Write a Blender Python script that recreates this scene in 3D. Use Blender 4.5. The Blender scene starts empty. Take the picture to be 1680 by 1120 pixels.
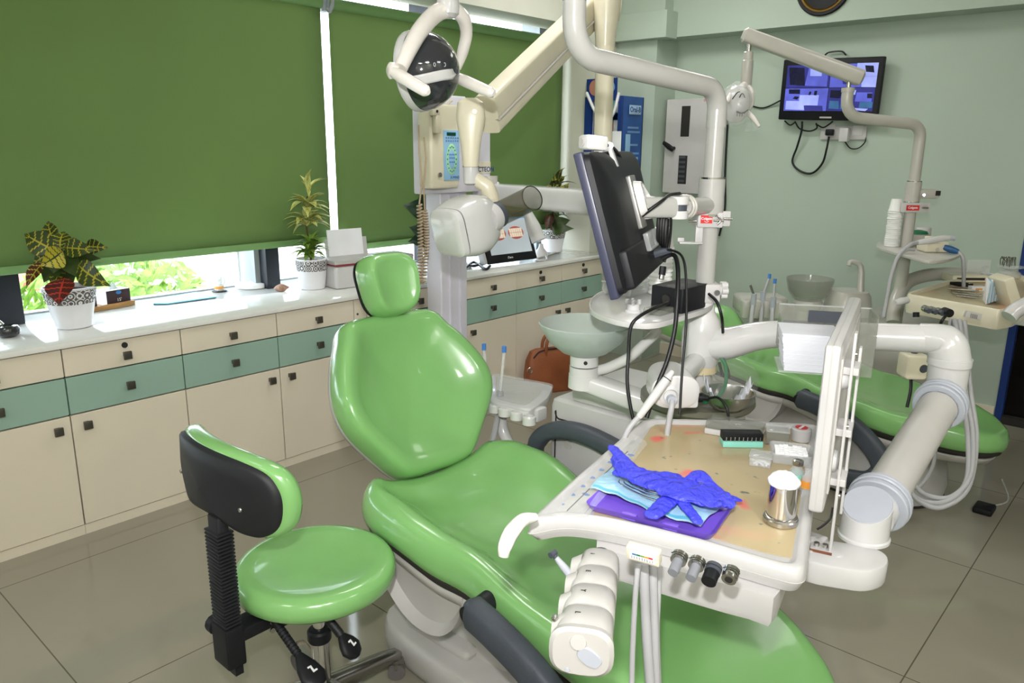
import bpy, bmesh, math, random
from mathutils import Vector as V, Matrix
random.seed(7)
C = bpy.context.scene.collection
SC = bpy.context.scene
PI = math.pi

# ------------------------------------------------------------ camera
cam = bpy.data.cameras.new('camera'); camo = bpy.data.objects.new('camera', cam); C.objects.link(camo)
cam.sensor_width = 36.0; cam.lens = 36.0 * 1272.0 / 1680.0; cam.clip_start = 0.05; cam.clip_end = 300
camo.matrix_world = Matrix(((0.667275, 0.176409, -0.723619, 0), (-0.744766, 0.168787, -0.645627, 0), (0.008243, 0.969737, 0.244011, 1.6), (0, 0, 0, 1)))
SC.camera = camo
# ------------------------------------------------------------ world, lamps, exposure
w = bpy.data.worlds.new('sky'); SC.world = w; w.use_nodes = True
nt = w.node_tree; bg = nt.nodes['Background']
sky = nt.nodes.new('ShaderNodeTexSky'); sky.sky_type = 'HOSEK_WILKIE'; sky.sun_direction = V((0.3, 0.5, 0.8)).normalized(); sky.turbidity = 5
mixn = nt.nodes.new('ShaderNodeMixRGB'); mixn.inputs[0].default_value = 0.75; mixn.inputs[2].default_value = (0.86, 0.93, 1.0, 1)
nt.links.new(sky.outputs[0], mixn.inputs[1]); nt.links.new(mixn.outputs[0], bg.inputs[0]); bg.inputs[1].default_value = 9.0

def area(name, loc, target, size, power, color=(1, 1, 1), size_y=None, spread=PI):
    l = bpy.data.lights.new(name, 'AREA'); l.energy = power; l.color = color; l.size = size; l.spread = spread
    if size_y: l.shape = 'RECTANGLE'; l.size_y = size_y
    o = bpy.data.objects.new(name, l); C.objects.link(o); o.location = loc
    o.rotation_euler = (V(target) - V(loc)).to_track_quat('-Z', 'Y').to_euler()
    return o
# the camera's own flash gun, a little above the lens
area('camera_flash', (-0.02, 0.02, 1.80), (2.2, 1.96, 1.25), 0.05, 15, (1.0, 0.99, 0.985), 0.035, math.radians(104))
# unseen fill lights added just below the ceiling to brighten the surgery
for x, y, pw in ((0.3, 2.0, 4), (2.4, 2.3, 16), (4.0, 2.6, 18), (3.9, 1.4, 5), (-1.3, 1.2, 18), (0.2, -1.2, 42), (-1.2, -1.0, 32), (2.2, -1.3, 17)):
    area('added_fill_light', (x, y, 2.93), (x, y, 0), 0.6, pw, (1.0, 0.985, 0.965), 0.6)
SC.view_settings.view_transform = 'Standard'; SC.view_settings.look = 'None'
SC.view_settings.exposure = 0.0; SC.view_settings.gamma = 1.0; SC.view_settings.use_curve_mapping = False
SC.cycles.use_denoising = True
SC.cycles.max_bounces = 8; SC.cycles.transparent_max_bounces = 16
SC.cycles.sample_clamp_indirect = 6

# ------------------------------------------------------------ materials
def lin(c):
    return tuple(((x / 255) / 12.92 if x / 255 <= .04045 else ((x / 255 + .055) / 1.055) ** 2.4) for x in c) + (1.0,)
MATS = {}
def mat(name, rgb, rough=0.45, metal=0.0, var=0.05, scale=6.0, bump=0.0, bscale=60.0, coat=0.0, trans=0.0, alpha=1.0, emit=0.0, ior=1.45, spec=0.5):
    m = bpy.data.materials.new(name); m.use_nodes = True; n = m.node_tree.nodes; L = m.node_tree.links
    p = n['Principled BSDF']; c = lin(rgb)
    p.inputs['Roughness'].default_value = rough; p.inputs['Metallic'].default_value = metal
    p.inputs['Coat Weight'].default_value = coat; p.inputs['Coat Roughness'].default_value = 0.06
    p.inputs['Transmission Weight'].default_value = trans; p.inputs['Alpha'].default_value = alpha; p.inputs['IOR'].default_value = ior
    p.inputs['Specular IOR Level'].default_value = spec
    tc = n.new('ShaderNodeTexCoord')
    no = n.new('ShaderNodeTexNoise'); no.inputs['Scale'].default_value = scale; no.inputs['Detail'].default_value = 3
    L.new(tc.outputs['Object'], no.inputs['Vector'])
    r = n.new('ShaderNodeValToRGB')
    r.color_ramp.elements[0].position = 0.3; r.color_ramp.elements[1].position = 0.7
    r.color_ramp.elements[0].color = tuple(x * (1 - var) for x in c[:3]) + (1,)
    r.color_ramp.elements[1].color = tuple(min(1, x * (1 + var)) for x in c[:3]) + (1,)
    L.new(no.outputs['Fac'], r.inputs['Fac']); L.new(r.outputs['Color'], p.inputs['Base Color'])
    if bump > 0:
        b = n.new('ShaderNodeBump'); b.inputs['Strength'].default_value = bump; b.inputs['Distance'].default_value = 0.01
        n2 = n.new('ShaderNodeTexNoise'); n2.inputs['Scale'].default_value = bscale; n2.inputs['Detail'].default_value = 4
        L.new(tc.outputs['Object'], n2.inputs['Vector']); L.new(n2.outputs['Fac'], b.inputs['Height']); L.new(b.outputs['Normal'], p.inputs['Normal'])
    if emit > 0:
        p.inputs['Emission Color'].default_value = c; p.inputs['Emission Strength'].default_value = emit
    MATS[name] = m
    return m
white = mat('white_gloss_plastic', (200, 199, 198), .22, coat=.4)
white2 = mat('white_satin_plastic', (190, 188, 187), .4)
knobgrey = mat('grey_knob_plastic', (122, 124, 130), .45)
polem = mat('pole_white_paint', (172, 171, 167), .25, coat=.3)
offw = mat('off_white_plastic', (186, 183, 175), .28, coat=.3)
cream = mat('cream_plastic', (216, 209, 186), .3, coat=.2)
lgrey = mat('light_grey_plastic', (184, 181, 177), .35)
mgrey = mat('joint_grey_plastic', (172, 176, 186), .4)
dgrey = mat('charcoal_armrest', (66, 71, 80), .5, bump=.1, bscale=150)
black = mat('black_plastic', (22, 23, 26), .5, spec=.3)
blackrub = mat('black_rubber', (22, 23, 27), .55)
gvinyl = mat('green_vinyl', (124, 176, 106), .25, var=.03, coat=.5)
chrome = mat('chrome', (215, 215, 215), .08, 1.0, var=.01)
steel = mat('brushed_steel', (190, 188, 184), .25, 1.0, bump=.02, bscale=200)
dmetal = mat('dark_polished_metal', (158, 157, 154), .2, 1.0)
hose = mat('grey_hose', (168, 168, 170), .45)
cablem = mat('black_cable', (16, 16, 18), .45)
lam = mat('cream_laminate', (222, 212, 193), .35, var=.03, scale=2)
teal = mat('teal_laminate', (148, 178, 163), .35, var=.03, scale=2)
quartz = mat('white_quartz', (226, 226, 222), .12, var=.03, scale=14, coat=.3)
knobm = mat('gunmetal_knob', (104, 100, 92), .35, .8)
gap = mat('dark_gap', (40, 38, 34), .8)
blindm = mat('green_blind_fabric', (96, 124, 66), .85, var=.05, scale=1.5, bump=.15, bscale=400)
railm = mat('green_blind_rail', (112, 150, 92), .6)
alu = mat('lavender_aluminium', (222, 219, 230), .4, .1)
frameblk = mat('black_window_frame', (20, 24, 34), .45)
framegry = mat('grey_window_frame', (150, 155, 158), .4, .3)
wallm = mat('mint_wall_paint', (176, 191, 176), .5, var=.03, scale=1.5)
wallw = mat('pale_wall_paint', (205, 205, 190), .6, var=.03)
ceilm = mat('white_ceiling_paint', (225, 225, 215), .7)
potm = mat('white_pot_plastic', (228, 228, 232), .3, coat=.3)
potpat = mat('pot_lace_print', (120, 116, 112), .45)
soil = mat('dark_soil', (52, 38, 26), .95, var=.4, scale=60, bump=.6)
leafd = mat('dark_croton_leaf', (50, 66, 28), .4, var=.3, scale=20)
leafy = mat('yellow_leaf_vein', (160, 152, 44), .45, var=.15)
leafr = mat('red_leaf', (70, 24, 20), .45, var=.2)
leafrv = mat('red_leaf_vein', (170, 50, 40), .45)
leafg = mat('bright_green_leaf', (122, 156, 62), .45, var=.25, scale=20)
leafp = mat('pale_leaf_stripe', (190, 198, 124), .45, var=.1)
leafk = mat('deep_green_leaf', (26, 52, 30), .35, var=.2)
stemm = mat('brown_stem', (84, 66, 40), .8)
paper = mat('white_paper', (232, 233, 236), .8)
napk = mat('white_tissue', (208, 210, 216), .9, bump=.1, bscale=90)
cupm = mat('white_paper_cup', (232, 232, 230), .6)
woodm = mat('light_brown_wood', (160, 118, 70), .5, var=.2, scale=12)
maroon = mat('dark_maroon_card', (52, 24, 30), .5)
bluecard = mat('turquoise_card', (96, 178, 200), .5)
leather = mat('brown_leather', (142, 80, 46), .5, var=.12, scale=9, bump=.2, bscale=120)
glassm = mat('window_glass', (240, 246, 248), .02, trans=1.0, ior=1.0)
frost = mat('frosted_glass', (186, 198, 192), .30, alpha=.55, spec=.6)
clearp = mat('clear_plastic', (225, 228, 228), .12, alpha=.32)
film = mat('clear_cling_film', (235, 238, 238), .10, alpha=.22, bump=1.0, bscale=28)
smoke = mat('smoky_clear_plastic', (150, 152, 142), .12, alpha=.42)
olive = mat('olive_grey_plastic', (100, 98, 84), .35)
smokebr = mat('smoked_cone_plastic', (92, 88, 66), .08, alpha=.34)
visor = mat('dark_lamp_visor', (46, 48, 52), .08, coat=.6)
purple = mat('purple_plastic', (124, 92, 212), .35)
glovem = mat('blue_nitrile', (66, 70, 226), .42, var=.12, scale=25, bump=1.0, bscale=70)
pouch = mat('pale_blue_pouch_film', (168, 212, 232), .2, var=.12, scale=16, bump=.4, bscale=30)
cotton = mat('cotton_wool', (246, 246, 248), .95, bump=.8, bscale=60)
mint = mat('mint_plastic', (136, 206, 190), .4)
redm = mat('red_print', (206, 40, 40), .5)
bluem = mat('blue_print', (52, 110, 180), .5)
pinkm = mat('pink_stain', (240, 136, 124), .6, alpha=.5, var=.05, scale=30)
navy = mat('navy_print', (22, 52, 118), .45)
postblue = mat('blue_poster_card', (34, 82, 152), .4, var=.35, scale=5)
tiptip = mat('blue_tip', (74, 130, 206), .4)
beige = mat('beige_band', (214, 194, 150), .5)
greenc = mat('green_cable', (30, 110, 70), .45)
coilm = mat('tan_coil_cord', (176, 156, 130), .5)
lcd = mat('green_lcd', (10, 66, 56), .3)
padblue = mat('panel_blue', (140, 184, 216), .45)
padgreen = mat('panel_green', (160, 214, 160), .45)
wrapm = mat('plastic_wrapped_white', (226, 220, 214), .25, coat=.6, bump=.5, bscale=22)
orange = mat('orange_print', (226, 150, 60), .5)
tealblue = mat('blue_connector', (44, 92, 140), .4)
brownr = mat('rust_metal', (116, 70, 52), .7, var=.3, scale=60)
silver = mat('silver_plate', (140, 139, 135), .4, .5)
doorblk = mat('dark_door_glass', (16, 14, 14), .12)

def floor_mat():
    m = bpy.data.materials.new('polished_floor_tile'); m.use_nodes = True; n = m.node_tree.nodes; L = m.node_tree.links
    p = n['Principled BSDF']; p.inputs['Roughness'].default_value = .07; p.inputs['Specular IOR Level'].default_value = .45
    tc = n.new('ShaderNodeTexCoord'); sep = n.new('ShaderNodeSeparateXYZ'); L.new(tc.outputs['Object'], sep.inputs[0])
    def line(o, off):
        a = n.new('ShaderNodeMath'); a.operation = 'SUBTRACT'; a.inputs[1].default_value = off; L.new(o, a.inputs[0])
        b = n.new('ShaderNodeMath'); b.operation = 'DIVIDE'; b.inputs[1].default_value = .8755; L.new(a.outputs[0], b.inputs[0])
        c = n.new('ShaderNodeMath'); c.operation = 'PINGPONG'; c.inputs[1].default_value = .5; L.new(b.outputs[0], c.inputs[0])
        d = n.new('ShaderNodeMath'); d.operation = 'LESS_THAN'; d.inputs[1].default_value = .0024; L.new(c.outputs[0], d.inputs[0])
        return d
    a = line(sep.outputs[0], .642); b = line(sep.outputs[1], .476)
    mx = n.new('ShaderNodeMath'); mx.operation = 'MAXIMUM'; L.new(a.outputs[0], mx.inputs[0]); L.new(b.outputs[0], mx.inputs[1])
    no = n.new('ShaderNodeTexNoise'); no.inputs['Scale'].default_value = 1.6; no.inputs['Detail'].default_value = 5; L.new(tc.outputs['Object'], no.inputs['Vector'])
    r = n.new('ShaderNodeValToRGB'); r.color_ramp.elements[0].color = lin((139, 134, 119)); r.color_ramp.elements[1].color = lin((151, 146, 131)); L.new(no.outputs['Fac'], r.inputs['Fac'])
    mi = n.new('ShaderNodeMixRGB'); L.new(mx.outputs[0], mi.inputs[0]); L.new(r.outputs[0], mi.inputs[1]); mi.inputs[2].default_value = lin((92, 86, 72))
    L.new(mi.outputs[0], p.inputs['Base Color'])
    return m
floorm = floor_mat()

def mat_mat():   # tan work mat with fine ribs and stains
    m = mat('tan_tray_mat', (186, 168, 130), .3, var=.1, scale=5, coat=.2)
    n = m.node_tree.nodes; L = m.node_tree.links; p = n['Principled BSDF']; base = p.inputs['Base Color'].links[0].from_socket
    tc = [q for q in n if q.type == 'TEX_COORD'][0]
    for sc, lo, hi, col in ((11.0, .63, .72, (232, 112, 104)), (30.0, .70, .76, (96, 104, 96)), (5.0, .62, .74, (206, 160, 128))):
        no = n.new('ShaderNodeTexNoise'); no.inputs['Scale'].default_value = sc; no.inputs['Detail'].default_value = 2; L.new(tc.outputs['Object'], no.inputs['Vector'])
        r = n.new('ShaderNodeMapRange'); r.inputs[1].default_value = lo; r.inputs[2].default_value = hi; L.new(no.outputs['Fac'], r.inputs[0])
        mi = n.new('ShaderNodeMixRGB'); L.new(r.outputs[0], mi.inputs[0]); L.new(base, mi.inputs[1]); mi.inputs[2].default_value = lin(col); base = mi.outputs[0]
    L.new(base, p.inputs['Base Color'])
    return m
tanm = mat_mat()

# ------------------------------------------------------------ mesh helpers
def crom(pts, sub=8, closed=False):
    P = [V(p) for p in pts]; n = len(P); out = []
    rng = range(n if closed else n - 1)
    for i in rng:
        if closed: p0, p1, p2, p3 = P[(i - 1) % n], P[i], P[(i + 1) % n], P[(i + 2) % n]
        else:
            p1, p2 = P[i], P[i + 1]; p0 = P[i - 1] if i > 0 else p1 * 2 - p2; p3 = P[i + 2] if i + 2 < n else p2 * 2 - p1
        for k in range(sub):
            t = k / sub
            out.append(0.5 * ((2 * p1) + (p2 - p0) * t + (2 * p0 - 5 * p1 + 4 * p2 - p3) * t * t + (3 * p1 - p0 - 3 * p2 + p3) * t ** 3))
    if not closed: out.append(P[-1].copy())
    return out
def frame(d, up=None):
    d = V(d).normalized(); u = V(up) if up is not None else (V((0, 0, 1)) if abs(d.z) < .95 else V((1, 0, 0)))
    x = u.cross(d).normalized(); y = d.cross(x).normalized()
    return x, y, d
def rrect(w, h, r, n=5):
    out = []
    for cx, cy, a0 in ((w / 2 - r, h / 2 - r, 0), (-w / 2 + r, h / 2 - r, 90), (-w / 2 + r, -h / 2 + r, 180), (w / 2 - r, -h / 2 + r, 270)):
        for k in range(n + 1):
            a = math.radians(a0 + 90 * k / n); out.append((cx + r * math.cos(a), cy + r * math.sin(a)))
    return out
class B:
    def __init__(s): s.bm = bmesh.new(); s.mi = 0
    def face(s, vs):
        try: f = s.bm.faces.new(vs); f.material_index = s.mi; return f
        except ValueError: return None
    def rings(s, rings, cap0=True, cap1=True, closed=False):
        R = [[s.bm.verts.new(p) for p in r] for r in rings]; n = len(R[0])
        m = len(R)
        for i in range(m if closed else m - 1):
            a, b = R[i], R[(i + 1) % m]
            for k in range(n): s.face((a[k], a[(k + 1) % n], b[(k + 1) % n], b[k]))
        if not closed:
            if cap0: s.face(list(reversed(R[0])))
            if cap1: s.face(R[-1])
        return s
    def box(s, lo, hi, M=None):
        lo, hi = V(lo), V(hi)
        vs = []
        for z in (lo.z, hi.z):
            vs.append([V((lo.x, lo.y, z)), V((hi.x, lo.y, z)), V((hi.x, hi.y, z)), V((lo.x, hi.y, z))])
        if M is not None: vs = [[M @ p for p in r] for r in vs]
        return s.rings(vs)
    def rbox(s, lo, hi, r=.01, M=None, n=4):      # rounded in plan and softly at top and bottom
        lo, hi = V(lo), V(hi); c = (lo + hi) / 2; w, d = hi.x - lo.x, hi.y - lo.y; r = min(r, w / 2.01, d / 2.01, (hi.z - lo.z) / 2.01)
        R = []
        for z, k in ((lo.z, .7), (lo.z + r * .3, .2), (lo.z + r, 0), (hi.z - r, 0), (hi.z - r * .3, .2), (hi.z, .7)):
            R.append([V((c.x + x, c.y + y, z)) for x, y in rrect(w - 2 * r * k, d - 2 * r * k, max(r * (1 - k), .0005), n)])
        if M is not None: R = [[M @ p for p in q] for q in R]
        return s.rings(R)
    def cyl(s, p0, p1, r0, r1=None, n=24, cap=True):
        p0, p1 = V(p0), V(p1); r1 = r0 if r1 is None else r1; x, y, d = frame(p1 - p0)
        return s.rings([[p + (x * math.cos(2 * PI * k / n) + y * math.sin(2 * PI * k / n)) * r for k in range(n)] for p, r in ((p0, r0), (p1, r1))], cap, cap)
    def lathe(s, prof, o=(0, 0, 0), axis=(0, 0, 1), n=32, up=None, sx=1, sy=1, cap0=True, cap1=True):
        x, y, d = frame(axis, up); o = V(o)
        return s.rings([[o + d * h + (x * sx * math.cos(2 * PI * k / n) + y * sy * math.sin(2 * PI * k / n)) * max(r, 1e-5) for k in range(n)] for r, h in prof], cap0, cap1)
    def tube(s, pts, r, n=12, sub=8, smooth=True, cap=True, closed=False):
        P = crom(pts, sub, closed) if smooth else [V(p) for p in pts]
        m = len(P); rad = r if isinstance(r, (list, tuple)) else None
        R = []; x = None
        for i, p in enumerate(P):
            d = (P[(i + 1) % m] - P[i - 1]) if closed else (P[min(i + 1, m - 1)] - P[max(i - 1, 0)])
            if d.length < 1e-9: d = V((0, 0, 1))
            d.normalize()
            if x is None: x, y, _ = frame(d)
            else:
                x = (x - d * x.dot(d)); x.normalize(); y = d.cross(x)
            if rad:
                t = i / (m - 1) * (len(rad) - 1); k = min(int(t), len(rad) - 2); rr = rad[k] + (rad[k + 1] - rad[k]) * (t - k)
            else: rr = r
            R.append([p + (x * math.cos(2 * PI * k / n) + y * math.sin(2 * PI * k / n)) * rr for k in range(n)])
        return s.rings(R, cap, cap, closed)
    def loft(s, secs, n=24):        # secs: (centre, xdir, ydir, half x, half y, power)
        R = []
        for c, x, y, a, b, e in secs:
            ring = []
            for k in range(n):
                t = 2 * PI * k / n; ct, st = math.cos(t), math.sin(t)
                ring.append(V(c) + V(x) * a * math.copysign(abs(ct) ** (2 / e), ct) + V(y) * b * math.copysign(abs(st) ** (2 / e), st))
            R.append(ring)
        return s.rings(R)
    def prism(s, poly, z0, z1, rnd=0.0):        # poly in XY
        if rnd <= 0: return s.rings([[V((x, y, z)) for x, y in poly] for z in (z0, z1)])
        c = V((sum(p[0] for p in poly) / len(poly), sum(p[1] for p in poly) / len(poly)))
        R = []
        for z, k in ((z0, .9), (z0 + rnd * .3, .3), (z0 + rnd, 0), (z1 - rnd, 0), (z1 - rnd * .3, .3), (z1, .9)):
            ring = []
            for x, y in poly:
                d = V((x, y)) - c; L = max(d.length, 1e-6); ring.append(V((x - d.x / L * rnd * k, y - d.y / L * rnd * k, z)))
            R.append(ring)
        return s.rings(R)
    def pad(s, outline, prof, fmap, ctr=(0, 0)):
        c = V(ctr); R = []
        for t, h in prof:
            R.append([V(fmap(c.x + (p[0] - c.x) * max(t, 1e-4), c.y + (p[1] - c.y) * max(t, 1e-4), h, t)) for p in outline])
        return s.rings(R)
    def sheet(s, fn, nu, nv, mfn=None):
        G = [[s.bm.verts.new(fn(i / nu, j / nv)) for j in range(nv + 1)] for i in range(nu + 1)]
        for i in range(nu):
            for j in range(nv):
                f = s.face((G[i][j], G[i + 1][j], G[i + 1][j + 1], G[i][j + 1]))
                if f and mfn: f.material_index = mfn(i, j)
        return s
def ob(pts, ctr=None): return pts
XF = [Matrix()]
ROOT = {}
def obj(name, b, m, parent=None, loc=None, bevel=0, solid=0, sub=0, sharp=38, label=None):
    me = bpy.data.meshes.new(name)
    base = V((0, 0, 0))
    root = parent
    while root is not None and root.parent is not None: root = root.parent
    if root is not None: base = root.location.copy()
    M = XF[0]
    for v in b.bm.verts: v.co = M @ v.co
    if parent is None:
        if loc is not None: base = M @ V(loc)
        else:
            xs = [v.co for v in b.bm.verts]
            base = V(((min(p.x for p in xs) + max(p.x for p in xs)) / 2, (min(p.y for p in xs) + max(p.y for p in xs)) / 2, min(p.z for p in xs)))
    for v in b.bm.verts: v.co = v.co - base
    bmesh.ops.recalc_face_normals(b.bm, faces=b.bm.faces)
    b.bm.to_mesh(me); b.bm.free()
    for k in (m if isinstance(m, (list, tuple)) else [m]): me.materials.append(k)
    for p in me.polygons: p.use_smooth = True
    me.set_sharp_from_angle(angle=math.radians(sharp))
    o = bpy.data.objects.new(name, me); C.objects.link(o)
    if parent is None: o.location = base
    else: o.parent = parent
    if bevel:
        k = o.modifiers.new('bevel', 'BEVEL'); k.width = bevel; k.segments = 2; k.limit_method = 'ANGLE'; k.angle_limit = math.radians(40)
    if solid:
        k = o.modifiers.new('thickness', 'SOLIDIFY'); k.thickness = solid; k.offset = 0
    if sub:
        k = o.modifiers.new('subdivision', 'SUBSURF'); k.levels = sub; k.render_levels = sub
    if label: o['label'] = label
    return o
def tag(o, label, cat, group=None):
    o['label'] = label; o['category'] = cat
    if group: o['group'] = group
    return o
def thing(name, label, cat, loc, group=None):
    o = bpy.data.objects.new(name, None); C.objects.link(o); o.empty_display_size = .05
    o.location = XF[0] @ V(loc); return tag(o, label, cat, group)
def struct(name, b, m, **k):
    o = obj(name, b, m, loc=(0, 0, 0), **k); o['kind'] = 'structure'; return o
def dup(o, loc=None, label=None, group=None, rot=None):
    def cp(a, par):
        c = a.copy(); C.objects.link(c)
        if par is not None: c.parent = par
        for ch in a.children: cp(ch, c)
        return c
    r = cp(o, None)
    if loc is not None: r.location = loc
    if rot is not None: r.rotation_euler = rot
    if label: r['label'] = label
    if group: r['group'] = group
    return r
def text(name, body, size, o, xd, yd, m, parent, ext=.0004, label=None, bold=False):
    cu = bpy.data.curves.new('lettering', 'FONT'); cu.body = body; cu.size = size; cu.extrude = ext; cu.align_x = 'CENTER'; cu.align_y = 'CENTER'
    if bold: cu.offset = size * .02
    t = bpy.data.objects.new('lettering', cu); C.objects.link(t)
    bpy.context.view_layer.update()
    dg = bpy.context.evaluated_depsgraph_get(); me = bpy.data.meshes.new_from_object(t.evaluated_get(dg))
    C.objects.unlink(t); bpy.data.objects.remove(t)
    b = B(); b.bm.from_mesh(me); bpy.data.meshes.remove(me)
    x = V(xd).normalized(); y = V(yd).normalized(); z = x.cross(y); o = V(o)
    for v in b.bm.verts: v.co = o + x * v.co.x + y * v.co.y + z * v.co.z
    for f in b.bm.faces: f.material_index = 0
    return obj(name, b, m, parent, label=label)
def basis(o, x, y):      # matrix with origin o, x and y axes, z = x cross y
    x = V(x).normalized(); y = V(y); y = (y - x * y.dot(x)).normalized(); z = x.cross(y)
    M = Matrix((x, y, z)).transposed().to_4x4(); M.translation = V(o); return M
Z = V((0, 0, 1))

# ============================================================ the room
def box1(name, lo, hi, m, bevel=0): b = B(); b.box(lo, hi); return struct(name, b, m, bevel=bevel)
box1('floor', (-2.0, -1.8, -.06), (5.42, 4.14, 0), floorm)
box1('ceiling', (-2.0, -1.8, 2.95), (5.42, 4.14, 3.03), ceilm)
box1('wall_front', (-2.1, -1.8, 0), (-2.0, 4.14, 2.95), wallw)
box1('wall_right', (-2.0, -1.9, 0), (5.42, -1.8, 2.95), wallw)
# far wall with the door opening
b = B(); b.box((5.3, .785, 0), (5.42, 4.14, 2.95)); b.box((5.3, -1.8, 0), (5.42, -.2, 2.95)); b.box((5.3, -.2, 2.08), (5.42, .785, 2.95)); struct('wall_back', b, wallm)
# window wall: parapet, lintel and the pier past the window
b = B(); b.box((-2.0, 4.04, 0), (5.3, 4.14, .81)); b.box((-2.0, 4.04, 2.5), (5.3, 4.14, 2.95)); struct('wall_left', b, wallw)
box1('trim_1', (4.76, 3.47, 0), (5.03, 4.04, 2.95), wallw)                         # window pier
box1('trim_2', (5.02, 3.127, 0), (5.3, 3.47, 2.95), wallm)                        # column
box1('trim_3', (5.10, -1.8, 2.355), (5.3, 3.127, 2.95), wallm)                    # beam on the far wall
box1('trim_4', (4.95, 3.02, 2.34), (5.10, 4.04, 2.52), wallm, bevel=.004)          # ledge round the column
box1('trim_5', (4.99, 3.06, 2.52), (5.10, 4.04, 2.95), wallm)
box1('trim_6', (-2.0, 3.50, 2.415), (4.99, 3.77, 2.95), wallw)                      # beam over the blinds
b = B(); b.box((5.285, .79, 0), (5.30, 3.127, .09)); struct('baseboard_back', b, lam)
# dark glazed door in a blue frame
b = B(); b.box((5.33, -.16, .04), (5.37, .745, 2.04)); d1 = struct('door_1', b, doorblk)
b = B(); b.box((5.285, .745, 0), (5.40, .785, 2.08)); b.box((5.285, -.2, 0), (5.40, -.16, 2.08)); b.box((5.285, -.16, 2.04), (5.40, .745, 2.08)); o = obj('door_frame', b, navy, d1, bevel=.003)
b = B(); b.box((5.27, -.16, 0), (5.40, .745, .045)); obj('threshold', b, gap, d1)
b = B(); b.tube([(5.31, .06, .95), (5.29, .06, .95), (5.29, .06, 1.15), (5.31, .06, 1.15)], .012, smooth=False); obj('door_handle', b, chrome, d1)
# window: glass, black posts, sill rail
b = B(); b.box((-1.9, 4.002, .83), (4.74, 4.008, 2.50)); w1 = struct('window_1', b, glassm)
for x0, x1, m in ((.925, 1.05, frameblk), (2.235, 2.315, frameblk), (3.50, 3.60, frameblk), (-.3, -.2, frameblk), (4.66, 4.74, framegry)):
    b = B(); b.box((x0, 3.79, .82), (x1, 4.03, 2.5)); obj('window_post', b, m, w1, bevel=.003)
b = B(); b.box((2.205, 3.86, .82), (2.235, 4.03, 2.5)); obj('window_sash', b, framegry, w1)
b = B(); b.box((4.60, 3.86, .82), (4.66, 4.03, 2.5)); obj('window_sash', b, framegry, w1)
b = B(); b.box((-1.9, 3.985, .815), (4.74, 4.04, .838)); obj('window_sill', b, framegry, w1)
b = B(); b.box((-1.9, 3.97, 2.49), (4.74, 4.04, 2.53)); obj('window_head', b, framegry, w1)

# ============================================================ outside the window
o = obj('ground', B().box((-30, 6.0, -4.2), (40, 60, -4.0)), mat('pale_yard_ground', (196, 190, 178), .9), loc=(5, 20, -4.2)); o['kind'] = 'structure'
def tree(x, y, z0, zc, r, n, seed, label):
    rnd = random.Random(seed)
    t = thing('garden_tree', label, 'tree', (x, y, z0), 'trees outside the window')
    obj('trunk', B().tube([(x, y, z0), (x + .1, y, (z0 + zc) / 2), (x, y + .1, zc)], [.14, .1, .05]), stemm, t)
    b = B()
    for i in range(n):
        d = V((rnd.gauss(0, 1), rnd.gauss(0, 1), rnd.gauss(0, .8))); d.normalize(); p = V((x, y, zc)) + d * r * (rnd.random() ** .4)
        a = V((rnd.gauss(0, 1), rnd.gauss(0, 1), rnd.gauss(0, 1))).normalized(); c = a.orthogonal().normalized(); s = rnd.uniform(.06, .15)
        b.face([b.bm.verts.new(p + q) for q in (-a * s, c * s * .4, a * s, -c * s * .4)])
    f = obj('foliage', b, leafg if seed % 2 else leafk, t); f['kind'] = 'stuff'
tree(3.6, 9.6, -4.0, -.6, 1.15, 2600, 3, 'leafy green tree seen through the gap below the left blind')
tree(.6, 11.5, -4.0, -1.5, 1.0, 1800, 4, 'dark tree outside, left of the leafy green tree')
def house(lo, hi, label, m, mr):
    lo, hi = V(lo), V(hi)
    t = thing('distant_building', label, 'building', ((lo.x + hi.x) / 2, (lo.y + hi.y) / 2, lo.z))
    obj('wall', B().box(lo, hi), m, t)
    obj('roof', B().box((lo.x - .2, lo.y - .2, hi.z), (hi.x + .2, hi.y + .2, hi.z + .15)), mr, t)
    for k in range(3):
        x = lo.x + (hi.x - lo.x) * (.2 + .3 * k); obj('window', B().box((x - .35, lo.y - .03, hi.z - 1.5), (x + .35, lo.y + .02, hi.z - .5)), framegry, t)
house((1.0, 14, -4), (4.6, 18, -.7), 'pale building beyond the trees, under a red roof edge', mat('pale_render', (226, 218, 206), .8), mat('red_roof', (176, 88, 74), .8))
house((6.2, 15, -4), (11, 19, -1.4), 'low cream building outside, right of the trees', mat('cream_render', (230, 226, 210), .8), mat('grey_roof', (180, 178, 176), .8))
for k, z in enumerate((.02, -.12, .16)):
    o = obj('overhead_wire', B().tube([(-2, 6.5 + k * .2, z - .30), (3, 6.5 + k * .2, z - .2), (10, 6.5 + k * .2, z + .12)], .011, n=6), mat('pale_wire', (190, 192, 194), .6))
    tag(o, 'overhead wire outside the window, ' + ('middle', 'lowest', 'topmost')[k] + ' of the three wires', 'wire', 'wires outside the window')

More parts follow.
